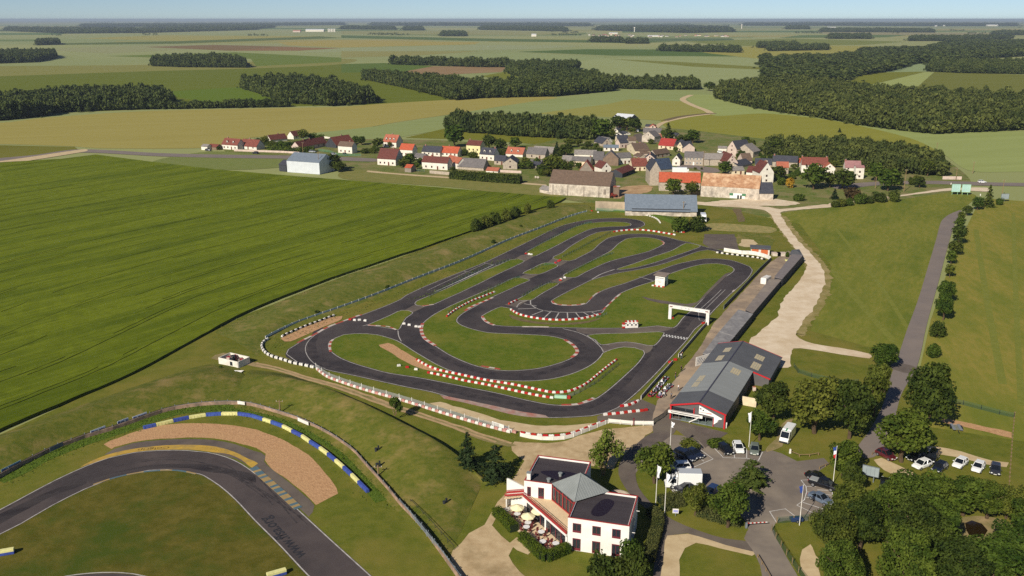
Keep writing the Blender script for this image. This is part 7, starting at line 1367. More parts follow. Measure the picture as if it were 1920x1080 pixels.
m2 = MB(); m2.add([(-S_-.1,S_-.2,zd),(-S_-.1,S_+.9,zd),(-S_-3.6,S_+.9,zd-.9),(-S_-3.6,S_-.2,zd-.9)], [(0,1,2,3)], deckm)
for i in range(6): m2.box((-S_-.5-i*.6,S_+.35,zd-.15-i*.17), (.6,1.1,.12), deckm)
for y in (S_-.25, S_+.95): m2.beam((-S_-.1,y,zd+.95), (-S_-3.7,y,zd+.1), .06, .08, crd); m2.beam((-S_-.1,y,zd+.55), (-S_-3.7,y,zd-.3), .05, .4, crd)
m2.box((-S_-3.4,S_+.35,1.0), (.2,1.0,2.0), cw); m2.build('outside_stair', club)
# terrace with its tables
ter = patch('terrace', Z('K', (480,615),(640,560),(985,870),(990,905),(840,930),(625,770),(560,700)), mat('terrace_paving', (226,202,168), .85, var=(208,184,150), scale=.6), Zb+.03, smooth=False)
tm_w = mat('table_white', (228,226,226), .5); chair_m = mat('chair_burgundy', (112,52,52), .6); par_m = mat('parasol_cloth', (240,232,190), .8, var=(228,220,174), scale=1.0, coords='O')
def terrace_chair():
    root = empty('garden_chair', (0,0,0)); m2 = MB(); m2.box((0,0,.45), (.5,.5,.06), chair_m); m2.build('seat', root); m2 = MB(); m2.box((0,.24,.75), (.5,.06,.55), chair_m); m2.build('backrest', root)
    for x in (-.2,.2):
        for y in (-.2,.2): m2 = MB(); m2.box((x,y,.22), (.05,.05,.44), chair_m); m2.build('leg', root)
    index_kids(root); return root
ch0 = terrace_chair(); first = [True]
TB = [(600,640,1,'with the uppermost yellow parasol'),(680,705,1,'under the middle yellow parasol'),(668,738,0,'in the open beside the middle parasol'),(780,775,0,'bare in the terrace middle, fourth from the top'),(755,668,1,'under the parasol nearest the glazing'),(790,848,0,'bare against the angled hedge'),(888,862,0,'bare next to the white wing wall')]
for x, y, par, l in TB:
    p = ZG('K', x, y); t = empty('garden_table', (p.x,p.y,.04), 0, 'white terrace table '+l, 'table', 'terrace tables'); m2 = MB(); m2.tube((0,0,.7),(0,0,.75),.62,tm_w,14); m2.build('tabletop', t); m2 = MB(); m2.tube((0,0,0),(0,0,.7),.06,dark_m,8); m2.tube((0,0,0),(0,0,.05),.3,dark_m,10); m2.build('pedestal', t)
    for k in range(4):
        a = k*math.pi/2+.6; c = ch0 if first[0] else copy_tree(ch0); first[0] = False; c.location = (p.x+math.cos(a)*.95, p.y+math.sin(a)*.95, .04); c.rotation_euler = (0,0,a-math.pi/2)
        tag(c, 'dark red chair at the table '+l, 'chair', 'terrace chairs at the table '+l)
    if par:
        o = empty('parasol', (p.x,p.y,.04), 0, 'pale yellow parasol '+{600:'at the upper end of the terrace',680:'in the middle of the three on the terrace',755:'closest to the glazed front'}[x], 'parasol'); m2 = MB(); m2.tube((0,0,.7),(0,0,2.5),.03,fr_w,8); m2.build('pole', o); m2 = MB(); R8 = 1.3
        rim = [(math.cos(i*math.pi/4)*R8, math.sin(i*math.pi/4)*R8, 2.0) for i in range(8)]; m2.add(rim+[(0,0,2.6)], [(i,(i+1) % 8,8) for i in range(8)], par_m); low = [(x_,y_,1.85) for x_,y_,_ in rim]; m2.add(rim+low, [((i+1) % 8,i,8+i,8+(i+1) % 8) for i in range(8)], par_m); m2.build('canopy', o)
# ================================================================ VEHICLES
tyre_m = mat('car_tyre', (24,24,26), .9); rim_m = mat('wheel_rim', (170,172,176), .35, metal=.7); cglass = mat('car_glass', (24,28,34), .06, spec=.7); lamp_w = mat('headlamp', (226,228,226), .15); lamp_r = mat('tail_lamp', (150,24,26), .25); plate_m = mat('number_plate', (224,222,206), .5)
def paint(n, c, rough=.22): 
    m = mat('paint_'+n, c, rough, spec=.5); m.node_tree.nodes['Principled BSDF'].inputs['Coat Weight'].default_value = .6; m.node_tree.nodes['Principled BSDF'].inputs['Coat Roughness'].default_value = .05; return m
PT = dict(black=paint('black', (20,20,24)), navy=paint('navy', (28,34,52)), white=paint('white', (236,236,234)), green=paint('grey_green', (112,120,112)), silver=paint('silver_blue', (96,108,124)), blue=paint('blue', (40,58,96)), red=paint('red', (84,26,32)), dgrey=paint('dark_grey', (52,52,58)), silv=paint('silver', (160,164,168)))
def loft(mb, st, m, flip=False):
    """body skin from stations along the length: (x, z_bottom, z_waist, z_top, half-width)"""
    vs = []; k = 10
    for x, zb, zw, zt, w in st:
        vs += [(x,-w*.92,zb),(x,-w,zb+(zw-zb)*.35),(x,-w,zw),(x,-w*.93,zt-.03),(x,-w*.8,zt),(x,w*.8,zt),(x,w*.93,zt-.03),(x,w,zw),(x,w,zb+(zw-zb)*.35),(x,w*.92,zb)]
    fs = []
    n = len(st)
    for i in range(n-1):
        for j in range(k-1): a = i*k+j; fs.append((a, a+k, a+k+1, a+1))
        fs.append((i*k+k-1, (i+1)*k+k-1, (i+1)*k, i*k))
    fs.append(tuple(range(k))); fs.append(tuple((n-1)*k+j for j in range(k))[::-1]); mb.add(vs, fs, m)
SHP = dict(
  hatch=dict(L=4.0, st=[(-1.95,.4,.6,.72,.74),(-1.85,.28,.72,.9,.82),(-1.2,.22,.75,.95,.86),(.2,.22,.75,.93,.86),(.75,.22,.72,.9,.85),(1.5,.24,.66,.8,.82),(1.85,.3,.58,.68,.74),(1.97,.38,.5,.56,.66)], gh=[(-1.78,.92,-1.35,1.44),(.95,.9,.15,1.46)], wx=(-1.22,1.22)),
  estate=dict(L=4.5, st=[(-2.2,.4,.6,.74,.74),(-2.1,.28,.74,.92,.83),(-1.4,.22,.76,.96,.88),(.2,.22,.76,.94,.88),(.85,.22,.73,.9,.87),(1.75,.24,.67,.8,.83),(2.15,.3,.58,.68,.75),(2.25,.38,.5,.56,.66)], gh=[(-2.05,.94,-1.75,1.5),(1.05,.9,.3,1.5)], wx=(-1.35,1.38)),
  sedan=dict(L=4.4, st=[(-2.15,.4,.6,.76,.72),(-2.05,.28,.74,.9,.8),(-1.4,.22,.76,.94,.86),(.2,.22,.75,.92,.87),(.8,.22,.72,.9,.86),(1.7,.24,.66,.8,.82),(2.1,.3,.58,.68,.74),(2.2,.38,.5,.56,.66)], gh=[(-1.55,.92,-.8,1.4),(1.0,.9,.2,1.42)], wx=(-1.3,1.35)),
  suv=dict(L=4.5, st=[(-2.2,.5,.75,.9,.8),(-2.1,.36,.85,1.08,.88),(-1.4,.3,.88,1.1,.92),(.2,.3,.88,1.08,.92),(.9,.3,.84,1.04,.91),(1.8,.32,.78,.96,.88),(2.15,.4,.7,.84,.8),(2.25,.46,.6,.7,.74)], gh=[(-2.05,1.08,-1.75,1.72),(1.1,1.04,.4,1.74)], wx=(-1.35,1.4)),
  pickup=dict(L=5.0, st=[(-2.5,.5,.75,.98,.82),(-2.42,.4,.85,1.04,.88),(-1.4,.34,.88,1.06,.9),(.6,.34,.88,1.06,.91),(1.2,.34,.86,1.04,.9),(2.1,.36,.8,.96,.87),(2.45,.42,.7,.84,.8),(2.55,.5,.6,.7,.74)], gh=[(-.9,1.05,-.7,1.72),(1.4,1.02,.75,1.72)], wx=(-1.6,1.55)))
def vehicle(v, cx, cy, fx, fy, kind, col, label, cat='car', sc_=1.0, roofm=None, name='parked_car'):
    """a car centred on the photo point (cx, cy), its nose towards (fx, fy)"""
    p, q = ZG(v, cx, cy), ZG(v, fx, fy); d = q-p; root = empty(name, (p.x,p.y,.03), math.atan2(d.y,d.x), label, cat); root.scale = (sc_,)*3; S = SHP[kind]; m = PT[col]
    mb = MB(); loft(mb, S['st'], m); mb.build('body', root, smooth=False, bev=0)
    (xr, zr, xr2, zt), (xf, zf, xf2, zt2) = S['gh']; wb, wt = S['st'][3][4]*.9, S['st'][3][4]*.72
    mb = MB(); mb.add([(xr,-wb,zr-.04),(xf,-wb,zf-.06),(xf,wb,zf-.06),(xr,wb,zr-.04),(xr2,-wt,zt),(xf2,-wt,zt2),(xf2,wt,zt2),(xr2,wt,zt)], [(0,1,5,4),(1,2,6,5),(2,3,7,6),(3,0,4,7)], cglass); mb.build('windows', root)
    mb = MB(); mb.add([(xr2-.06,-wt-.03,zt),(xf2+.06,-wt-.03,zt2),(xf2+.06,wt+.03,zt2),(xr2-.06,wt+.03,zt),(xr2,-wt*.9,zt+.05),(xf2,-wt*.9,zt2+.05),(xf2,wt*.9,zt2+.05),(xr2,wt*.9,zt+.05)], [(4,5,6,7),(0,1,5,4),(1,2,6,5),(2,3,7,6),(3,0,4,7)], roofm or m)
    for s in (-1, 1):
        for a, b in (((xr,s*wb,zr-.04),(xr2,s*wt,zt)),((xf,s*wb,zf-.06),(xf2,s*wt,zt2)),(((xr+xf)/2,s*(wb+.01),zr-.02),((xr2+xf2)/2-.1,s*(wt+.01),zt))): mb.beam(a, b, .07, .09, m)
    mb.build('roof', root)
    wf = S['st'][3][4]; r = .31 if kind not in ('suv','pickup') else .37
    for x in S['wx']:
        for s in (-1, 1): mb = MB(); mb.tube((x,s*(wf-.2),r),(x,s*(wf+.02),r),r,tyre_m,14); wo = mb.build('wheel', root); mb = MB(); mb.tube((x,s*(wf+.0),r),(x,s*(wf+.035),r),r*.62,rim_m,10); mb.build('rim', wo)
    xe = S['st'][-2]; xb_ = S['st'][0]
    for s in (-1, 1):
        mb = MB(); mb.box((xe[0]+.02,s*xe[4]*.78,xe[3]-.06), (.16,.3,.14), lamp_w); mb.build('headlight', root); mb = MB(); mb.box((xb_[0]-.01,s*xb_[4]*.82,xb_[3]-.08), (.1,.24,.2), lamp_r); mb.build('tail_light', root)
        mb = MB(); mb.box((xf-.25,s*(wb+.2),zf+.04), (.1,.2,.12), m); mb.build('mirror', root)
    mb = MB(); mb.box((S['st'][-1][0]+.01,0,.46), (.03,.5,.11), plate_m); mb.build('number_plate', root); mb = MB(); mb.box((xb_[0]-.02,0,.62), (.03,.5,.11), plate_m); mb.build('number_plate', root)
    return root
def wheels(root, xs, w, r):
    for x in xs:
        for s in (-1,1): mb = MB(); mb.tube((x,s*(w-.24),r),(x,s*(w+.02),r),r,tyre_m,14); wo = mb.build('wheel', root); mb = MB(); mb.tube((x,s*w,r),(x,s*(w+.04),r),r*.6,rim_m,10); mb.build('rim', wo)
K_ = 1.12
vehicle('F', 415,478,500,515,'estate','navy','dark blue people carrier in the bay beside the leafy forked tree', sc_=K_*1.05); vehicle('F', 478,458,545,487,'sedan','navy','dark blue saloon behind the dark people carrier', sc_=K_)
vehicle('F', 368,562,300,566,'estate','white','small white van half hidden behind the white box truck','van',K_); vehicle('F', 420,716,360,728,'sedan','dgrey','grey car tucked between the box truck and the hedge tree', sc_=K_); vehicle('F', 612,748,560,790,'hatch','blue','bright blue car peeping out behind the two trees', sc_=K_)
vehicle('F', 716,430,768,470,'hatch','black','black hatchback at the head of the three cars facing the roundabout', sc_=K_); vehicle('F', 816,418,838,465,'hatch','white','white hatchback in the middle of the three facing the roundabout', sc_=K_); vehicle('F', 938,432,936,485,'hatch','green','grey-green hatchback under the white pennant flag', sc_=K_)
vehicle('F', 1408,640,1480,668,'sedan','black','black saloon at the kerb behind the pickup', sc_=K_); pk = vehicle('F', 1455,695,1545,722,'pickup','black','black pickup with a pale hard load cover', 'pickup',K_); mb = MB(); mb.box((-1.65,0,1.14), (1.5,1.5,.12), mat('load_cover', (150,152,150), .6)); mb.build('load_cover', pk)
vehicle('F', 1432,800,1512,838,'sedan','silver','silver-blue saloon alone in the striped bay', sc_=K_); p = ZG('F', 1250,952); bt = empty('small_trailer', (p.x,p.y,.03), .1, 'small blue covered trailer behind the mesh fence at the entrance', 'trailer'); mb = MB(); mb.box((0,0,.55), (2.2,1.2,.5), PT['blue']); mb.box((0,0,.86), (2.0,1.0,.14), PT['blue'], taper=.8); mb.build('body', bt); wheels(bt, (0,), .62, .28)
vehicle('H', 448,374,484,392,'hatch','red','dark red car under the broad bright tree', sc_=K_); vehicle('H', 628,388,600,395,'hatch','black','black car almost hidden beneath the broad tree', sc_=K_); vehicle('H', 660,432,605,452,'hatch','white','white hatchback parked crosswise on the meadow', sc_=K_); vehicle('H', 722,390,705,420,'suv','black','black off-roader touching the crosswise white hatchback', sc_=K_)
vehicle('H', 766,450,732,475,'hatch','navy','navy car with its white nose towards the copse', sc_=K_); vehicle('H', 888,424,856,450,'hatch','white','old white car, left of two white ones on the meadow', sc_=K_); vehicle('H', 996,448,972,480,'hatch','white','boxy white car, right of two white ones on the meadow', sc_=K_); vehicle('H', 1098,462,1096,500,'hatch','dgrey','dark grey car next to the log fence', sc_=K_); vehicle('H', 443,540,450,490,'hatch','black','black car with red tail lights under the grey billboard', sc_=K_)
vehicle('V4', 146,398,180,399,'hatch','navy','dark car on the village road by the flat white outbuilding', sc_=1.1); vehicle('V4', 570,424,530,421,'estate','dgrey','dark estate driving on the village road', sc_=1.1); vehicle('V4', 948,432,985,434,'hatch','navy','dark car beside the metal hangar roof', sc_=1.1); vehicle('V4', 1085,412,1130,414,'estate','silv','silver car in front of the long maroon-roofed bungalow', sc_=1.1); vehicle('V4', 1276,435,1310,438,'hatch','silv','silver car behind the green netting', sc_=1.1); vehicle('V4', 1378,436,1400,440,'hatch','red','dark red car behind the green netting', sc_=1.1)
vehicle('V7', 815,362,850,366,'hatch','white','white car parked near the blue-black roof', sc_=1.1); vehicle('V6', 1002,256,1008,240,'hatch','white','white car on the village street', sc_=1.1); vehicle('X', 1841,343,1850,343,'hatch','white','white car on the eastern road near the billboards', sc_=1.1)
# white box truck
def cabvan(root, x0, L_, w, h, m, hood=True):
    mb = MB(); mb.add([(x0,-w,.35),(x0+L_,-w,.35),(x0+L_,w,.35),(x0,w,.35),(x0,-w,h),(x0+L_*.42,-w*.94,h),(x0+L_*.42,w*.94,h),(x0,w,h),(x0+L_*.78,-w*.97,1.25),(x0+L_*.78,w*.97,1.25),(x0+L_,-w*.95,.95),(x0+L_,w*.95,.95)], [(0,1,10,8,5,4),(3,7,6,9,11,2),(1,2,11,10),(10,11,9,8),(4,5,6,7),(0,4,7,3),(5,8,9,6)], m); mb.build('cab', root)
    mb = MB(); n_ = .025; mb.add([(x0+L_*.44,-w*.86,h-.06),(x0+L_*.44,w*.86,h-.06),(x0+L_*.77,w*.9,1.3),(x0+L_*.77,-w*.9,1.3)], [(3,2,1,0)], cglass)
    mb.v = [(a+n_,b,c+n_) for a,b,c in mb.v]; mb.build('windscreen', root)
    for s in (-1,1): mb = MB(); mb.add([(x0+.2,s*(w+.012),1.3),(x0+L_*.66,s*(w+.012)*.99,1.3),(x0+L_*.42,s*(w*.955+.012),h-.12),(x0+.2,s*(w*.99+.012),h-.12)], [(0,1,2,3)] if s < 0 else [(3,2,1,0)], cglass); mb.build('side_window', root); mb = MB(); mb.box((x0+L_-.02,s*w*.72,.85), (.1,.3,.16), lamp_w); mb.build('headlight', root)
    mb = MB(); mb.box((x0+L_+.01,0,.5), (.12,w*1.9,.28), dark_m); mb.build('bumper', root)
p, q = ZG('F', 400,715), ZG('F', 285,712); d = q-p; tr = empty('box_truck', (p.x+.6,p.y+1.2,.03), math.atan2(d.y,d.x), 'white box truck parked across the bays by the flagpoles', 'truck'); cabvan(tr, 1.6, 2.3, .98, 2.3, PT['white']); mb = MB(); mb.box((-.85,0,2.15), (4.6,2.2,2.6), PT['white']); mb.build('box', tr, bev=.05); mb = MB(); mb.box((-.85,0,3.48), (4.5,2.1,.06), mat('truck_roof', (176,180,186), .5)); mb.build('box_roof', tr); mb = MB(); mb.box((-.5,0,.6), (5.4,1.0,.3), dark_m); mb.build('chassis', tr); mb = MB(); mb.box((1.75,0,2.75), (.5,1.7,.6), PT['white'], taper=.8); mb.build('wind_deflector', tr); wheels(tr, (-1.9,2.6), .98, .4)
p, q = ZG('F', 1195,360), ZG('F', 1160,388); d = ZG('F', 1152,385)-ZG('F', 1215,300); p = ZG('F', 1182,335); va = empty('delivery_van', (p.x,p.y,.03), math.atan2(d.y,d.x), 'tall white van with a green stripe over its roof front, on the worn grass', 'van'); mb = MB(); mb.box((-1.1,0,1.55), (4.2,2.0,2.35), PT['white']); mb.build('body', va, bev=.12); cabvan(va, .98, 1.9, .98, 2.55, PT['white']); wheels(va, (-2.0,1.9), .98, .36); mb = MB(); mb.box((.75,.0,2.745), (.9,.3,.02), mat('green_stripe', (30,140,84), .5)); mb.box((1.25,0,2.56), (.5,.3,.04), mat('green_stripe', (30,140,84), .5)); mb.build('stripe', va)
p = ZG('V7', 640,1050); lo = empty('lorry', (p.x,p.y,0), math.radians(-97), 'white lorry parked at the end of the workshop', 'lorry'); cabvan(lo, 1.6, 2.2, 1.1, 2.5, PT['white']); mb = MB(); mb.box((-1.2,0,2.0), (5.4,2.3,2.5), PT['white']); mb.build('box', lo, bev=.05); wheels(lo, (-2.2,2.6), 1.05, .42)
p = ZG('V7', 400,572); lo = empty('truck_trailer', (p.x,p.y,0), math.radians(-4), 'white trailer box behind the orange barn', 'trailer'); mb = MB(); mb.box((0,1.2,2.3), (8.6,2.4,2.8), PT['white']); mb.build('box', lo, bev=.05); mb = MB(); mb.box((0,1.2,.7), (8.0,1.6,.3), dark_m); mb.build('chassis', lo); mb = MB(); mb.box((4.9,1.2,1.5), (1.2,2.1,2.4), PT['white'], taper=.9); mb.build('cab', lo)
for x in (-2.6,-1.4,3.2):
    for y in (.1,2.3): mb = MB(); mb.tube((x,y-.15,.5),(x,y+.15,.5),.5,tyre_m,12); mb.build('wheel', lo)
p = ZG('H', 868,212); tl = empty('flat_trailer', (p.x,p.y,.03), -.22, 'grey car trailer standing on the meadow with its drawbar forward', 'trailer'); gt = mat('trailer_grey', (128,132,138), .6)
for x in (-.75,.75): mb = MB(); mb.box((x,.4,.62), (.62,3.2,.08), gt); mb.build('ramp', tl)
mb = MB(); [mb.box((0,-.9+i*.45,.6), (.9,.08,.06), gt) for i in range(7)]; mb.build('crossbars', tl); mb = MB(); mb.beam((0,-1.2,.5), (0,-2.4,.5), .14, .12, dark_m); mb.build('drawbar', tl)
for x in (-1.15,1.15): mb = MB(); mb.tube((x-.1,.5,.32),(x+.1,.5,.32),.32,tyre_m,12); mb.build('wheel', tl); mb = MB(); mb.box((x,.5,.7), (.3,1.5,.08), dark_m); mb.build('mudguard', tl)
# ================================================================ KARTS AND PEOPLE
k_r = mat('kart_red', (150,40,48), .4); k_w = mat('kart_white', (226,224,226), .4); k_b = mat('kart_blue', (54,62,110), .4); skin = mat('skin', (208,158,130), .6); skin_c = lambda n, c: mat('cloth_'+n, c, .9)
def make_kart(side):
    root = empty('racing_kart', (0,0,0)); mb = MB(); mb.box((0,0,.12), (1.5,.62,.06), dark_m); mb.beam((-.75,-.32,.14),(.8,-.28,.14),.06,.06,dark_m); mb.beam((-.75,.32,.14),(.8,.28,.14),.06,.06,dark_m); mb.build('chassis', root)
    mb = MB(); mb.box((.88,0,.26), (.35,.95,.24), side, taper=.8); mb.build('front_fairing', root)
    for s in (-1,1): mb = MB(); mb.box((.05,s*.6,.24), (.85,.24,.24), side, taper=.85); mb.build('side_pod', root)
    mb = MB(); mb.box((-.95,0,.24), (.16,1.2,.2), k_w); mb.build('rear_bumper', root); mb = MB(); mb.box((-.25,0,.24), (.5,.42,.14), rubber); mb.box((-.5,0,.48), (.12,.42,.5), rubber); mb.build('seat', root); mb = MB(); mb.tube((.3,0,.52),(.34,0,.56),.17,dark_m,10); mb.tube((.5,0,.15),(.32,0,.54),.025,dark_m,6); mb.build('steering_wheel', root); mb = MB(); mb.box((-.45,.42,.3), (.4,.3,.34), galv); mb.build('engine', root)
    for x in (-.62,.62):
        for s in (-1,1): mb = MB(); mb.tube((x,s*.5,.14),(x,s*.68,.14),.15,tyre_m,12); mb.build('wheel', root)
    index_kids(root); return root
karts = {}
def kart(v, x, y, col, lab, g, ang):
    p = ZG(v, x, y)
    if col not in karts: o = karts[col] = make_kart({'r':k_r,'w':k_w,'b':k_b}[col])
    else: o = copy_tree(karts[col])
    o.location = (p.x,p.y,.03); o.rotation_euler = (0,0,ang+random.uniform(-.08,.08)); tag(o, lab, 'kart', g); return p, o.rotation_euler[2]
def person(loc, rz, label, top, legs, hair, pose='stand', top2=None, lean=0.0, helmet=None, s=1.0, arms='down'):
    """one skinned body; clothing is laid on by height"""
    if pose == 'stand':
        J = {'pel':(0,0,.95),'sp':(0,.0,1.15),'ch':(.02,0,1.36),'nk':(.03,0,1.5),'hd':(.05,0,1.6),'tp':(.04,0,1.76)}
        for q, t in (('l',1),('r',-1)):
            J.update({q+'sh':(.02,t*.19,1.42),q+'hp':(0,t*.1,.9),q+'kn':(.03,t*.12,.5),q+'an':(-.03,t*.13,.09),q+'to':(.16,t*.15,.04)})
            if arms == 'down': J.update({q+'el':(-.02,t*.27,1.14),q+'wr':(.06,t*.29,.88),q+'ha':(.09,t*.29,.78)})
            elif arms == 'hips': J.update({q+'el':(-.08,t*.38,1.16),q+'wr':(.05,t*.2,1.02),q+'ha':(.09,t*.15,1.0)})
            else: J.update({q+'el':(.1,t*.26,1.16),q+'wr':(.32,t*.18,1.16),q+'ha':(.42,t*.15,1.18)})
    elif pose == 'bend':
        J = {'pel':(-.12,0,.9),'sp':(.02,.0,1.06),'ch':(.2,0,1.2),'nk':(.32,0,1.26),'hd':(.42,0,1.3),'tp':(.54,0,1.38)}
        for q, t in (('l',1),('r',-1)): J.update({q+'sh':(.24,t*.19,1.22),q+'hp':(-.12,t*.1,.86),q+'kn':(.04,t*.12,.48),q+'an':(-.05,t*.13,.09),q+'to':(.13,t*.15,.04),q+'el':(.34,t*.24,.96),q+'wr':(.48,t*.16,.74),q+'ha':(.54,t*.13,.66)})
    else:
        J = {'pel':(-.3,0,.28),'sp':(-.36,0,.46),'ch':(-.38,0,.66),'nk':(-.36,0,.8),'hd':(-.33,0,.9),'tp':(-.33,0,1.06)}
        for q, t in (('l',1),('r',-1)): J.update({q+'sh':(-.37,t*.19,.72),q+'hp':(-.24,t*.12,.27),q+'kn':(.2,t*.2,.44),q+'an':(.6,t*.16,.22),q+'to':(.74,t*.16,.3),q+'el':(-.14,t*.3,.52),q+'wr':(.14,t*.2,.56),q+'ha':(.25,t*.15,.58)})
    R_ = dict(pel=.145,sp=.135,ch=.155,nk=.062,hd=.1,tp=.085,sh=.075,el=.052,wr=.038,ha=.042,hp=.1,kn=.068,an=.05,to=.04)
    ks = list(J); E_ = [('pel','sp'),('sp','ch'),('ch','nk'),('nk','hd'),('hd','tp')]
    for q in 'lr': E_ += [('ch',q+'sh'),(q+'sh',q+'el'),(q+'el',q+'wr'),(q+'wr',q+'ha'),('pel',q+'hp'),(q+'hp',q+'kn'),(q+'kn',q+'an'),(q+'an',q+'to')]
    me = bpy.data.meshes.new('person'); me.from_pydata([J[k] for k in ks], [(ks.index(a),ks.index(b)) for a,b in E_], []); o = bpy.data.objects.new('tmp', me); COL.objects.link(o)
    md = o.modifiers.new('s', 'SKIN'); o.modifiers.new('d', 'SUBSURF').levels = 1
    for i, k in enumerate(ks):
        r = R_.get(k) or R_[k[1:]]; me.skin_vertices[0].data[i].radius = (r*(1.15 if k in ('ch','sp','pel') else 1), r*(.75 if k in ('ch','sp') else 1)); me.skin_vertices[0].data[i].use_root = k == 'pel'
    bm_ = bpy.data.meshes.new_from_object(o.evaluated_get(bpy.context.evaluated_depsgraph_get())); bpy.data.objects.remove(o); bm_.materials.clear()
    for m in (skin, top, legs, rubber): bm_.materials.append(m)
    P = {k: Vector(v) for k, v in J.items()}; seg = [(a,b) for a,b in E_]
    for f in bm_.polygons:
        c = f.center; best = min(seg, key=lambda e: (c-(P[e[0]]+(P[e[1]]-P[e[0]])*max(0,min(1,(c-P[e[0]]).dot(P[e[1]]-P[e[0]])/(P[e[1]]-P[e[0]]).length_squared)))).length)
        b_ = best[1].lstrip('lr') if best[1] not in ('l',) else best[1]
        f.material_index = {'tp':0,'hd':0,'nk':1,'ch':1,'sp':1,'sh':1,'el':1,'wr':1 if top2 else 0,'ha':0,'hp':2,'kn':2,'an':2,'to':3}.get(b_, 1); f.use_smooth = True
    root = link('person', bm_, loc=loc, rz=rz); root.scale = (s,)*3; tag(root, label, 'person'); hd = P['hd'].lerp(P['tp'], .55); mb = MB(); bmx = bmesh.new(); bmesh.ops.create_uvsphere(bmx, u_segments=10, v_segments=7, radius=.125 if not helmet else .15)
    for v in bmx.verts: v.co.z *= .95; v.co += hd+Vector((-.025 if not helmet else 0,0,.04 if not helmet else 0))
    if not helmet: bmesh.ops.delete(bmx, geom=[v for v in bmx.verts if v.co.z < hd.z-.03 and v.co.x > hd.x-.02], context='VERTS')
    mh = bpy.data.meshes.new('hair'); bmx.to_mesh(mh); bmx.free(); mh.materials.append(helmet or hair); link('hair' if not helmet else 'helmet', mh, root)
    if not helmet:
        mb = MB(); f = hd+Vector((.1,0,-.02)); mb.box(f+Vector((.015,0,-.02)), (.04,.025,.05), skin); mb.build('nose', root); mb = MB(); [mb.box(f+Vector((0,t*.035,.02)), (.015,.022,.014), dark_m) for t in (-1,1)]; mb.build('eyes', root)
    return root
hair_d = mat('dark_hair', (46,34,28), .8); hair_b = mat('fair_hair', (150,112,70), .8); c_blk = skin_c('black', (30,30,34)); c_wht = skin_c('white', (230,228,226)); c_den = skin_c('denim', (62,76,104)); c_gry = skin_c('grey', (104,104,108)); c_lil = skin_c('lilac', (150,140,170)); c_red = skin_c('maroon', (120,50,52)); hel_w = mat('helmet_white', (230,230,232), .3); hel_o = mat('helmet_orange', (214,130,70), .3)
ang = math.atan2(*(lambda d: (d.y, d.x))(ZG('E', 487,758)-ZG('E', 725,488)))
R1 = [(562,728,'r'),(585,706,'r'),(606,684,'w'),(624,662,'r'),(640,640,'w'),(655,622,'b'),(672,604,'r')]; R2 = [(625,736,'r'),(645,714,'w'),(664,694,'r'),(684,674,'b'),(706,660,'r')]
names = ['first','second','third','fourth','fifth','sixth','last']
for i, (x, y, c) in enumerate(R1):
    l = {0:'red kart at the head of the row along the pit wall',1:'second red kart of the row along the pit wall',2:'white kart behind the two leading red ones at the pit wall',3:'red kart between two white ones at the pit wall',4:'white kart in the upper half of the pit wall row',5:'blue kart second from the top of the pit wall row',6:'red kart at the top end of the pit wall row'}[i]
    p, a = kart('E', x, y, c, l, 'karts along the pit wall', ang)
    if i in (0,2,4): person((p.x,p.y,.05), a, {0:'driver with an orange helmet sitting in the leading red kart',2:'driver in lilac overalls sitting in the third kart at the pit wall',4:'driver with a white helmet in the white kart further up the pit wall'}[i], (c_red,c_lil,c_wht)[i//2], (c_blk,c_lil,c_gry)[i//2], hair_d, 'sit', True, helmet=(hel_o,hel_w,hel_w)[i//2])
for i, (x, y, c) in enumerate(R2):
    l = {0:'red kart heading the outer row beside the hall',1:'white kart second in the outer row',2:'red kart in the middle of the outer row',3:'blue kart fourth in the outer row',4:'red kart ending the outer row'}[i]
    p, a = kart('E', x, y, c, l, 'karts in the outer row', ang)
    if i in (0,2,3): person((p.x,p.y,.05), a, {0:'driver in lilac overalls in the outer leading kart',2:'driver in white overalls in the middle kart of the outer row',3:'driver in grey overalls in the fourth kart of the outer row'}[i], {0:c_lil,2:c_wht,3:c_gry}[i], {0:c_lil,2:c_wht,3:c_gry}[i], hair_d, 'sit', True, helmet=hel_w)
for x, y, l, t, lg, hr, po, am, rz in ((789,548,'person in black standing alone in the pit yard, hands on hips',c_blk,c_blk,hair_d,'stand','hips',2.2),(746,598,'person in a dark top and blue jeans waiting in the pit yard',c_blk,c_den,hair_d,'stand','down',2.6),(768,690,'person in a white shirt walking by the hall eaves',c_wht,c_gry,hair_b,'stand','down',-1.0),(714,752,'person in dark grey at the corner of the kart hall',c_gry,c_blk,hair_d,'stand','down',1.6),(660,742,'person in a white shirt leaning over the outer leading karts',c_wht,c_gry,hair_b,'bend','',2.4),(604,702,'person in black bending down between the two kart rows',c_blk,c_blk,hair_d,'bend','',2.0),(788,452,'marshal in white and dark trousers at the pit wall gap',c_wht,c_den,hair_d,'stand','front',2.4),(797,447,'second marshal in a dark jacket at the pit wall gap',c_blk,c_gry,hair_b,'stand','front',2.9)):
    p = ZG('E', x, y); person((p.x,p.y,.02), rz, l, t, lg, hr, po, arms=am)
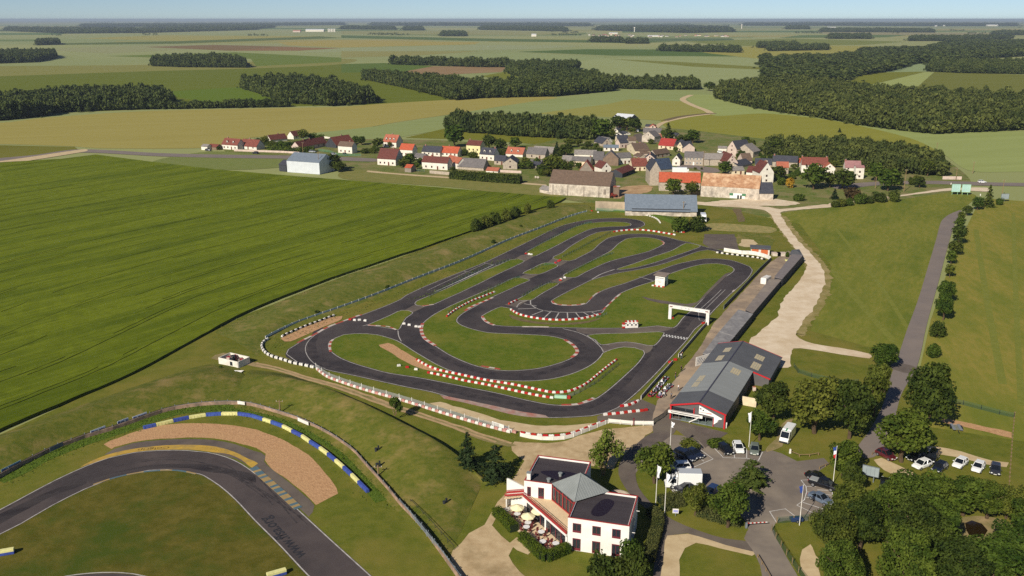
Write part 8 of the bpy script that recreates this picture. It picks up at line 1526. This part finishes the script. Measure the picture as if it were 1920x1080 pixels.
# ================================================================ POLES, FLAGS, SIGNS, BINS
fl_w = mat('flag_white', (238,238,240), .8); fl_b = mat('flag_blue', (50,76,150), .8); fl_r = mat('flag_red', (196,46,52), .8)
def flagpole(v, xb, yb, h_px, label, flag=None, side=-1, ln=1.9):
    (x, y), = Z(v, (xb, yb)); p = G(x, y); h = HGT(x, y, y-h_px/VW[v][2]); root = empty('flagpole', p, 0, label, 'flagpole', None); m2 = MB(); m2.tube((0,0,0),(0,0,h*.6),.07,white_p,10,.06); m2.tube((0,0,h*.6),(0,0,h),.06,white_p,10,.035); m2.build('pole', root); m2 = MB(); m2.tube((0,0,h),(0,0,h+.12),.07,white_p,8); m2.build('finial', root)
    if flag:
        cols = {'w':(fl_w,),'f':(fl_b,fl_w,fl_r),'b':(fl_b,)}[flag]; m2 = MB(); n_ = 9; k = len(cols)
        for i in range(n_):
            for j in range(4):
                def pt(a, b): t = a/n_; wd = .75*(1-.25*t); return (side*(.05+b/4*wd*(.9-.3*t)), .08*math.sin(b*2.1+a*.9), h-.05-t*ln-.22*(b/4)*(1-t*.3))
                m2.add([pt(i,j),pt(i,j+1),pt(i+1,j+1),pt(i+1,j)], [(0,1,2,3)], cols[min(k-1, j*k//4)] if k == 1 else cols[min(k-1, i*k//n_)])
        m2.build('flag', root)
    return root
flagpole('F', 302,465,262, 'tall white flagpole beside the dark people carrier','w',1,1.2); flagpole('F', 197,832,300,'tall white flagpole with a furled flag near the path fork','w',1,2.4); flagpole('F', 264,890,300,'flagpole in front of the box truck cab with a furled white flag','w',1,2.0); flagpole('F', 896,393,262,'flagpole with a white pennant above the grey-green hatchback','w',-1,2.2); flagpole('F', 1527,668,280,'flagpole flying the blue, white and red French flag','f',-1,2.4); flagpole('F', 1275,980,300,'bare leaning-looking flagpole with a blue rag beside the entrance bay','b',-1,1.4)
def billboard(v, pts, legs, hz, label, m, leg_m, cat='billboard', two=True):
    """a board standing on legs; pts: left and right foot in the photo"""
    a, b = ZG(v, *pts[0]), ZG(v, *pts[1]); d = b-a; L_ = d.length; root = empty('billboard', (a.x,a.y,0), math.atan2(d.y,d.x), label, cat); z0, z1 = hz; m2 = MB(); m2.box((L_/2,0,(z0+z1)/2), (L_,.14,z1-z0), m); m2.build('panel', root); m2 = MB()
    for z in (z0,z1): m2.box((L_/2,-.05,z), (L_+.1,.2,.1), leg_m)
    for x in (0,L_): m2.box((x,-.05,(z0+z1)/2), (.1,.2,z1-z0), leg_m)
    for i in range(1,4): m2.box((L_*i/4,-.09,(z0+z1)/2), (.05,.05,z1-z0), leg_m)
    m2.build('frame', root)
    for t in legs: m2 = MB(); m2.box((L_*t,.15,z1/2), (.16,.16,z1), leg_m); m2.build('leg', root)
bbm = mat('billboard_back', (176,206,198), .6, var=(160,192,186), scale=.4, coords='O'); bbl = mat('billboard_green', (150,196,150), .6); bbg = mat('billboard_grey', (150,160,162), .6, var=(136,146,150), scale=.5, coords='O')
billboard('X', ((1783,365),(1799,365.3)), (.12,.75), (1.6,5.6), 'pale green billboard nearer the village, first of two at the lane head', bbm, bbl); billboard('X', ((1802,365.6),(1818,366)), (.12,.75), (1.6,5.6), 'pale green billboard nearer the pointed fir, second of two at the lane head', bbm, bbl)
billboard('X', ((1876,378),(1890,378)), (.5,), (1.4,4.0), 'small grey billboard by the eastern field track', bbg, galv); a = ZG('F', 1795,665)
billboard('F', ((1740,640),(1862,668)), (.72,), (1.4,3.4), 'grey steel-backed billboard on a single post beside the car park trees', bbg, galv)
p = ZG('F', 345,912); sg = empty('notice_board', (p.x,p.y,0), -.1, 'small white and lilac notice board on the grass by the path', 'sign'); m2 = MB(); m2.box((0,0,1.1), (1.1,.08,.9), white_p); m2.build('panel', sg); m2 = MB(); m2.box((0,-.05,1.08), (.85,.02,.5), mat('lilac_print', (160,160,214), .6)); m2.build('print', sg); m2 = MB(); m2.box((0,.04,.35), (.1,.08,.7), galv); m2.build('leg', sg)
a, b = ZG('F', 872,1000), ZG('F', 1032,990); d = b-a; br = empty('entrance_barrier', (a.x,a.y,0), math.atan2(d.y,d.x), 'striped red and white swing barrier across the entrance road', 'barrier'); m2 = MB(); m2.box((.1,0,.55), (.35,.4,1.1), galv); m2.build('cabinet', br, bev=.03); m2 = MB(); n_ = 10; [m2.box((.3+(i+.5)*(d.length-.3)/n_,-.0,.95), ((d.length-.3)/n_,.1,.14), (b_red,b_white)[i % 2]) for i in range(n_)]; m2.build('boom', br)
def pole(v, xb, yb, h_px, label, arm=False):
    (x, y), = Z(v, (xb, yb)); p = G(x, y); h = HGT(x, y, y-h_px/VW[v][2]); root = empty('utility_pole', p, 0, label, 'utility pole'); m2 = MB(); m2.tube((0,0,0),(0,0,h),.2,wood_post,8,.13); m2.build('mast', root); m2 = MB(); m2.box((0,0,h-.4), (1.6,.12,.12), wood_post); [m2.tube((q,0,h-.34),(q,0,h-.12),.05,white_p,6) for q in (-.7,0,.7)]; m2.build('crossarm', root)
pole('V7', 436,1000,150,'stout wooden utility pole in front of the blue-grey workshop'); pole('V7', 640,510,170,'utility pole on the village square between the two stone ranges'); pole('V4', 1145,600,190,'utility pole at the corner of the metal hangar'); pole('V4', 1000,430,110,'utility pole by the long maroon-roofed bungalow'); pole('V8', 1222,620,200,'utility pole on the green beside the broad tree'); pole('V8', 965,590,105,'thin pole by the lollipop-shaped tree'); pole('V8', 1505,345,165,'utility pole rising before the pale wheat'); pole('V8', 1690,515,105,'utility pole at the stone bank'); pole('V8', 1842,455,105,'last utility pole to the east'); pole('R', 1520,90,100,'slender pole behind the small grey billboard')
pole('N', 582,140,100,'mast above the circuit fence with a loudspeaker box'); pole('N', 1318,620,90,'second mast at the circuit fence further down')
def bin_(v, x, y, l, zz=0): p = ZG(v, x, y, zz); root = empty('litter_bin', p, random.random(), l, 'bin'); m2 = MB(); m2.tube((-.25,0,0),(-.25,0,.9),.26,dark_m,10,.3); m2.tube((-.25,0,.9),(-.25,0,.98),.32,dark_m,10); m2.build('drum', root); m2 = MB(); m2.box((.28,0,.7), (.3,.3,1.4), dark_m); m2.build('stand', root)
bin_('N', 1310,430,'litter bin on a bald patch of the spectator mound, upper one',1.0); bin_('N', 1820,830,'litter bin on a bald patch at the foot of the spectator mound',.1); bin_('N', 1318,545,'dark waste post beside the circuit fence on the mound',.6)
for v, x, y in (('N',1305,455),('N',1830,848)): pts = [(x-40,y-8),(x,y-16),(x+36,y-4),(x+20,y+14),(x-20,y+12)]
for v, x, y, l in (('F',1205,440,'white boundary stone at the end of the wooden rail fence'),('J',1098,355,'small white sign post at the lane crossing'),('X',1783,346,'white junction sign on the eastern road'),('X',1838,367,'white stone at the head of the lane')):
    p = ZG(v, x, y); m2 = MB(); m2.box((0,0,.45), (.4,.25,.9), white_p, taper=.85); m2.box((0,0,.95), (.3,.2,.12), white_p); tag(m2.build('sign_stone', loc=p), l, 'marker')
# roofless white hut on the mound with its rubble
P0, P1, P2 = ZG('X', 391+28/15.4*10, 0) if False else G(411,682), G(447,690.5), G(457,683); d = P1-P0; hu = empty('roofless_hut', (P0.x,P0.y,.0), math.atan2(d.y,d.x), 'roofless white hut full of junk on the bank beside the dirt track', 'hut'); L2 = d.length; D2 = 4.2
for c, dd in (((L2/2,0,.9),(L2,.2,1.8)),((L2/2,D2,.9),(L2,.2,1.8)),((0,D2/2,.9),(.2,D2-.2,1.8)),((L2,D2/2,.9),(.2,D2-.2,1.8))): m2 = MB(); m2.box(c, dd, WL['W']); m2.build('wall', hu)
m2 = MB(); rr = random.Random(4); [m2.box((rr.uniform(1.2,L2-.8),rr.uniform(.8,D2-.8),1.2), (rr.uniform(.5,1.3),rr.uniform(.4,1.0),rr.uniform(1.2,1.8)), rr.choice([dark_m,k_r,WL['G'],WL['P']]), rr.random()) for _ in range(11)]; m2.build('junk', hu)
m2 = MB(); m2.box((L2*.66,-.11,.9), (.9,.06,1.1), glass); m2.build('window', hu)
P_('bush0', 414,693,8,9,'bush against the front of the roofless hut','bush'); P_('bush2', 396,702,14,7,'low scrub beside the rubble slab','bush')
p = G(405,697); m2 = MB(); m2.box((0,0,.15), (5.2,2.4,.3), WL['P'], -.35); m2.box((.5,.2,.36), (3.6,1.2,.14), RF['N'], -.35); tag(m2.build('rubble_slab', loc=p), 'brick rubble slab in the grass before the roofless hut', 'rubble')
p = G(445,699); m2 = MB(); m2.add([(-1.2,-.5,.1),(.9,-.5,.1),(1.6,.5,.5),(-.9,.5,.5)], [(0,1,2,3)], b_white); m2.box((-.8,0,.25), (.9,.6,.4), b_white, .4); tag(m2.build('scrap_sheet', loc=p), 'white scrap sheet lying by the roofless hut', 'scrap')
patch('worn_path', [(395,672),(420,662),(452,672),(480,680),(470,686),(450,684),(420,676)], dirt, Zb+.035, rough=.5)
p = ZG('Y3', 1350,990); trc = empty('farm_machine', (p.x,p.y,0), .3, 'rust-red farm machine parked at the brick tower', 'farm machine'); m2 = MB(); m2.box((0,0,1.0), (3.6,1.8,1.0), mat('machine_red', (120,48,36), .7)); m2.box((-.9,0,1.9), (1.4,1.5,.9), mat('machine_red', (120,48,36), .7), taper=.8); m2.build('body', trc, bev=.05); m2 = MB(); m2.beam((1.6,0,.8),(3.2,0,.5),.2,.2,mat('machine_red', (120,48,36), .7)); m2.build('arm', trc)
for x in (-1.2,1.2):
    for s in (-1,1): m2 = MB(); m2.tube((x,s*.9,.55),(x,s*1.15,.55),.55,tyre_m,12); m2.build('wheel', trc)
for x, y in ((1480,665),(1520,670)): p = ZG('Y4', x, y+90); m2 = MB(); m2.tube((0,-.5,.6),(0,.6,.6),.6,WL['L'],12); m2.box((0,0,.05), (.8,.8,.1), WL['S']); tag(m2.build('straw_bale', loc=p), 'pale bale on the bare patch by the lane mouth', 'bale', 'bales by the lane mouth')
# ================================================================ AIR, SKY, SUN, CAMERA
SUN_AZ, SUN_EL = math.radians(237), math.radians(33)
sl = bpy.data.lights.new('sun', 'SUN'); sl.energy = 5.0; sl.angle = math.radians(.53); sl.color = (1, .93, .8)
so = bpy.data.objects.new('sun', sl); COL.objects.link(so)
sd = Vector((math.cos(SUN_AZ)*math.cos(SUN_EL), math.sin(SUN_AZ)*math.cos(SUN_EL), math.sin(SUN_EL)))
so.rotation_euler = sd.to_track_quat('Z', 'Y').to_euler(); so.location = sd*300
w = bpy.data.worlds.new('World'); sc.world = w; w.use_nodes = True; nt = w.node_tree
sky = nt.nodes.new('ShaderNodeTexSky'); sky.sky_type = 'NISHITA'; sky.sun_disc = False; sky.sun_elevation = SUN_EL; sky.sun_rotation = math.atan2(sd.x, sd.y)
sky.altitude = 100; sky.air_density = .5; sky.dust_density = .1; sky.ozone_density = 3.0
bg = nt.nodes['Background']; bg.inputs[1].default_value = .072; nt.links.new(sky.outputs[0], bg.inputs[0])
# haze: a closed box of even, very thin air round everything
hb = MB(); hm = bpy.data.materials.new('haze'); hm.use_nodes = True; n_ = hm.node_tree.nodes; n_.remove(n_['Principled BSDF'])
pv = n_.new('ShaderNodeVolumePrincipled'); pv.inputs['Color'].default_value = (.64, .76, .92, 1); pv.inputs['Density'].default_value = 5.5e-5; pv.inputs['Anisotropy'].default_value = .1
hm.node_tree.links.new(pv.outputs[0], n_['Material Output'].inputs['Volume'])
hb.box((0, 22000, 48), (124000, 49000, 98.4), hm); o = hb.build('haze'); o['kind'] = 'stuff'
cam = bpy.data.cameras.new('camera'); cam.sensor_width = 36; cam.lens = 36*F/1920; cam.clip_end = 120000; cam.clip_start = 1
co = bpy.data.objects.new('camera', cam); COL.objects.link(co); co.location = (0, 0, HC); co.rotation_euler = (math.pi/2-PIT, 0, 0); sc.camera = co
sc.view_settings.view_transform = 'Standard'; sc.view_settings.look = 'None'; sc.view_settings.exposure = .12; sc.view_settings.gamma = 1
sc.cycles.use_denoising = False; sc.cycles.max_bounces = 5; sc.cycles.diffuse_bounces = 2; sc.cycles.glossy_bounces = 2; sc.cycles.transparent_max_bounces = 8; sc.cycles.volume_bounces = 0; sc.cycles.transmission_bounces = 2
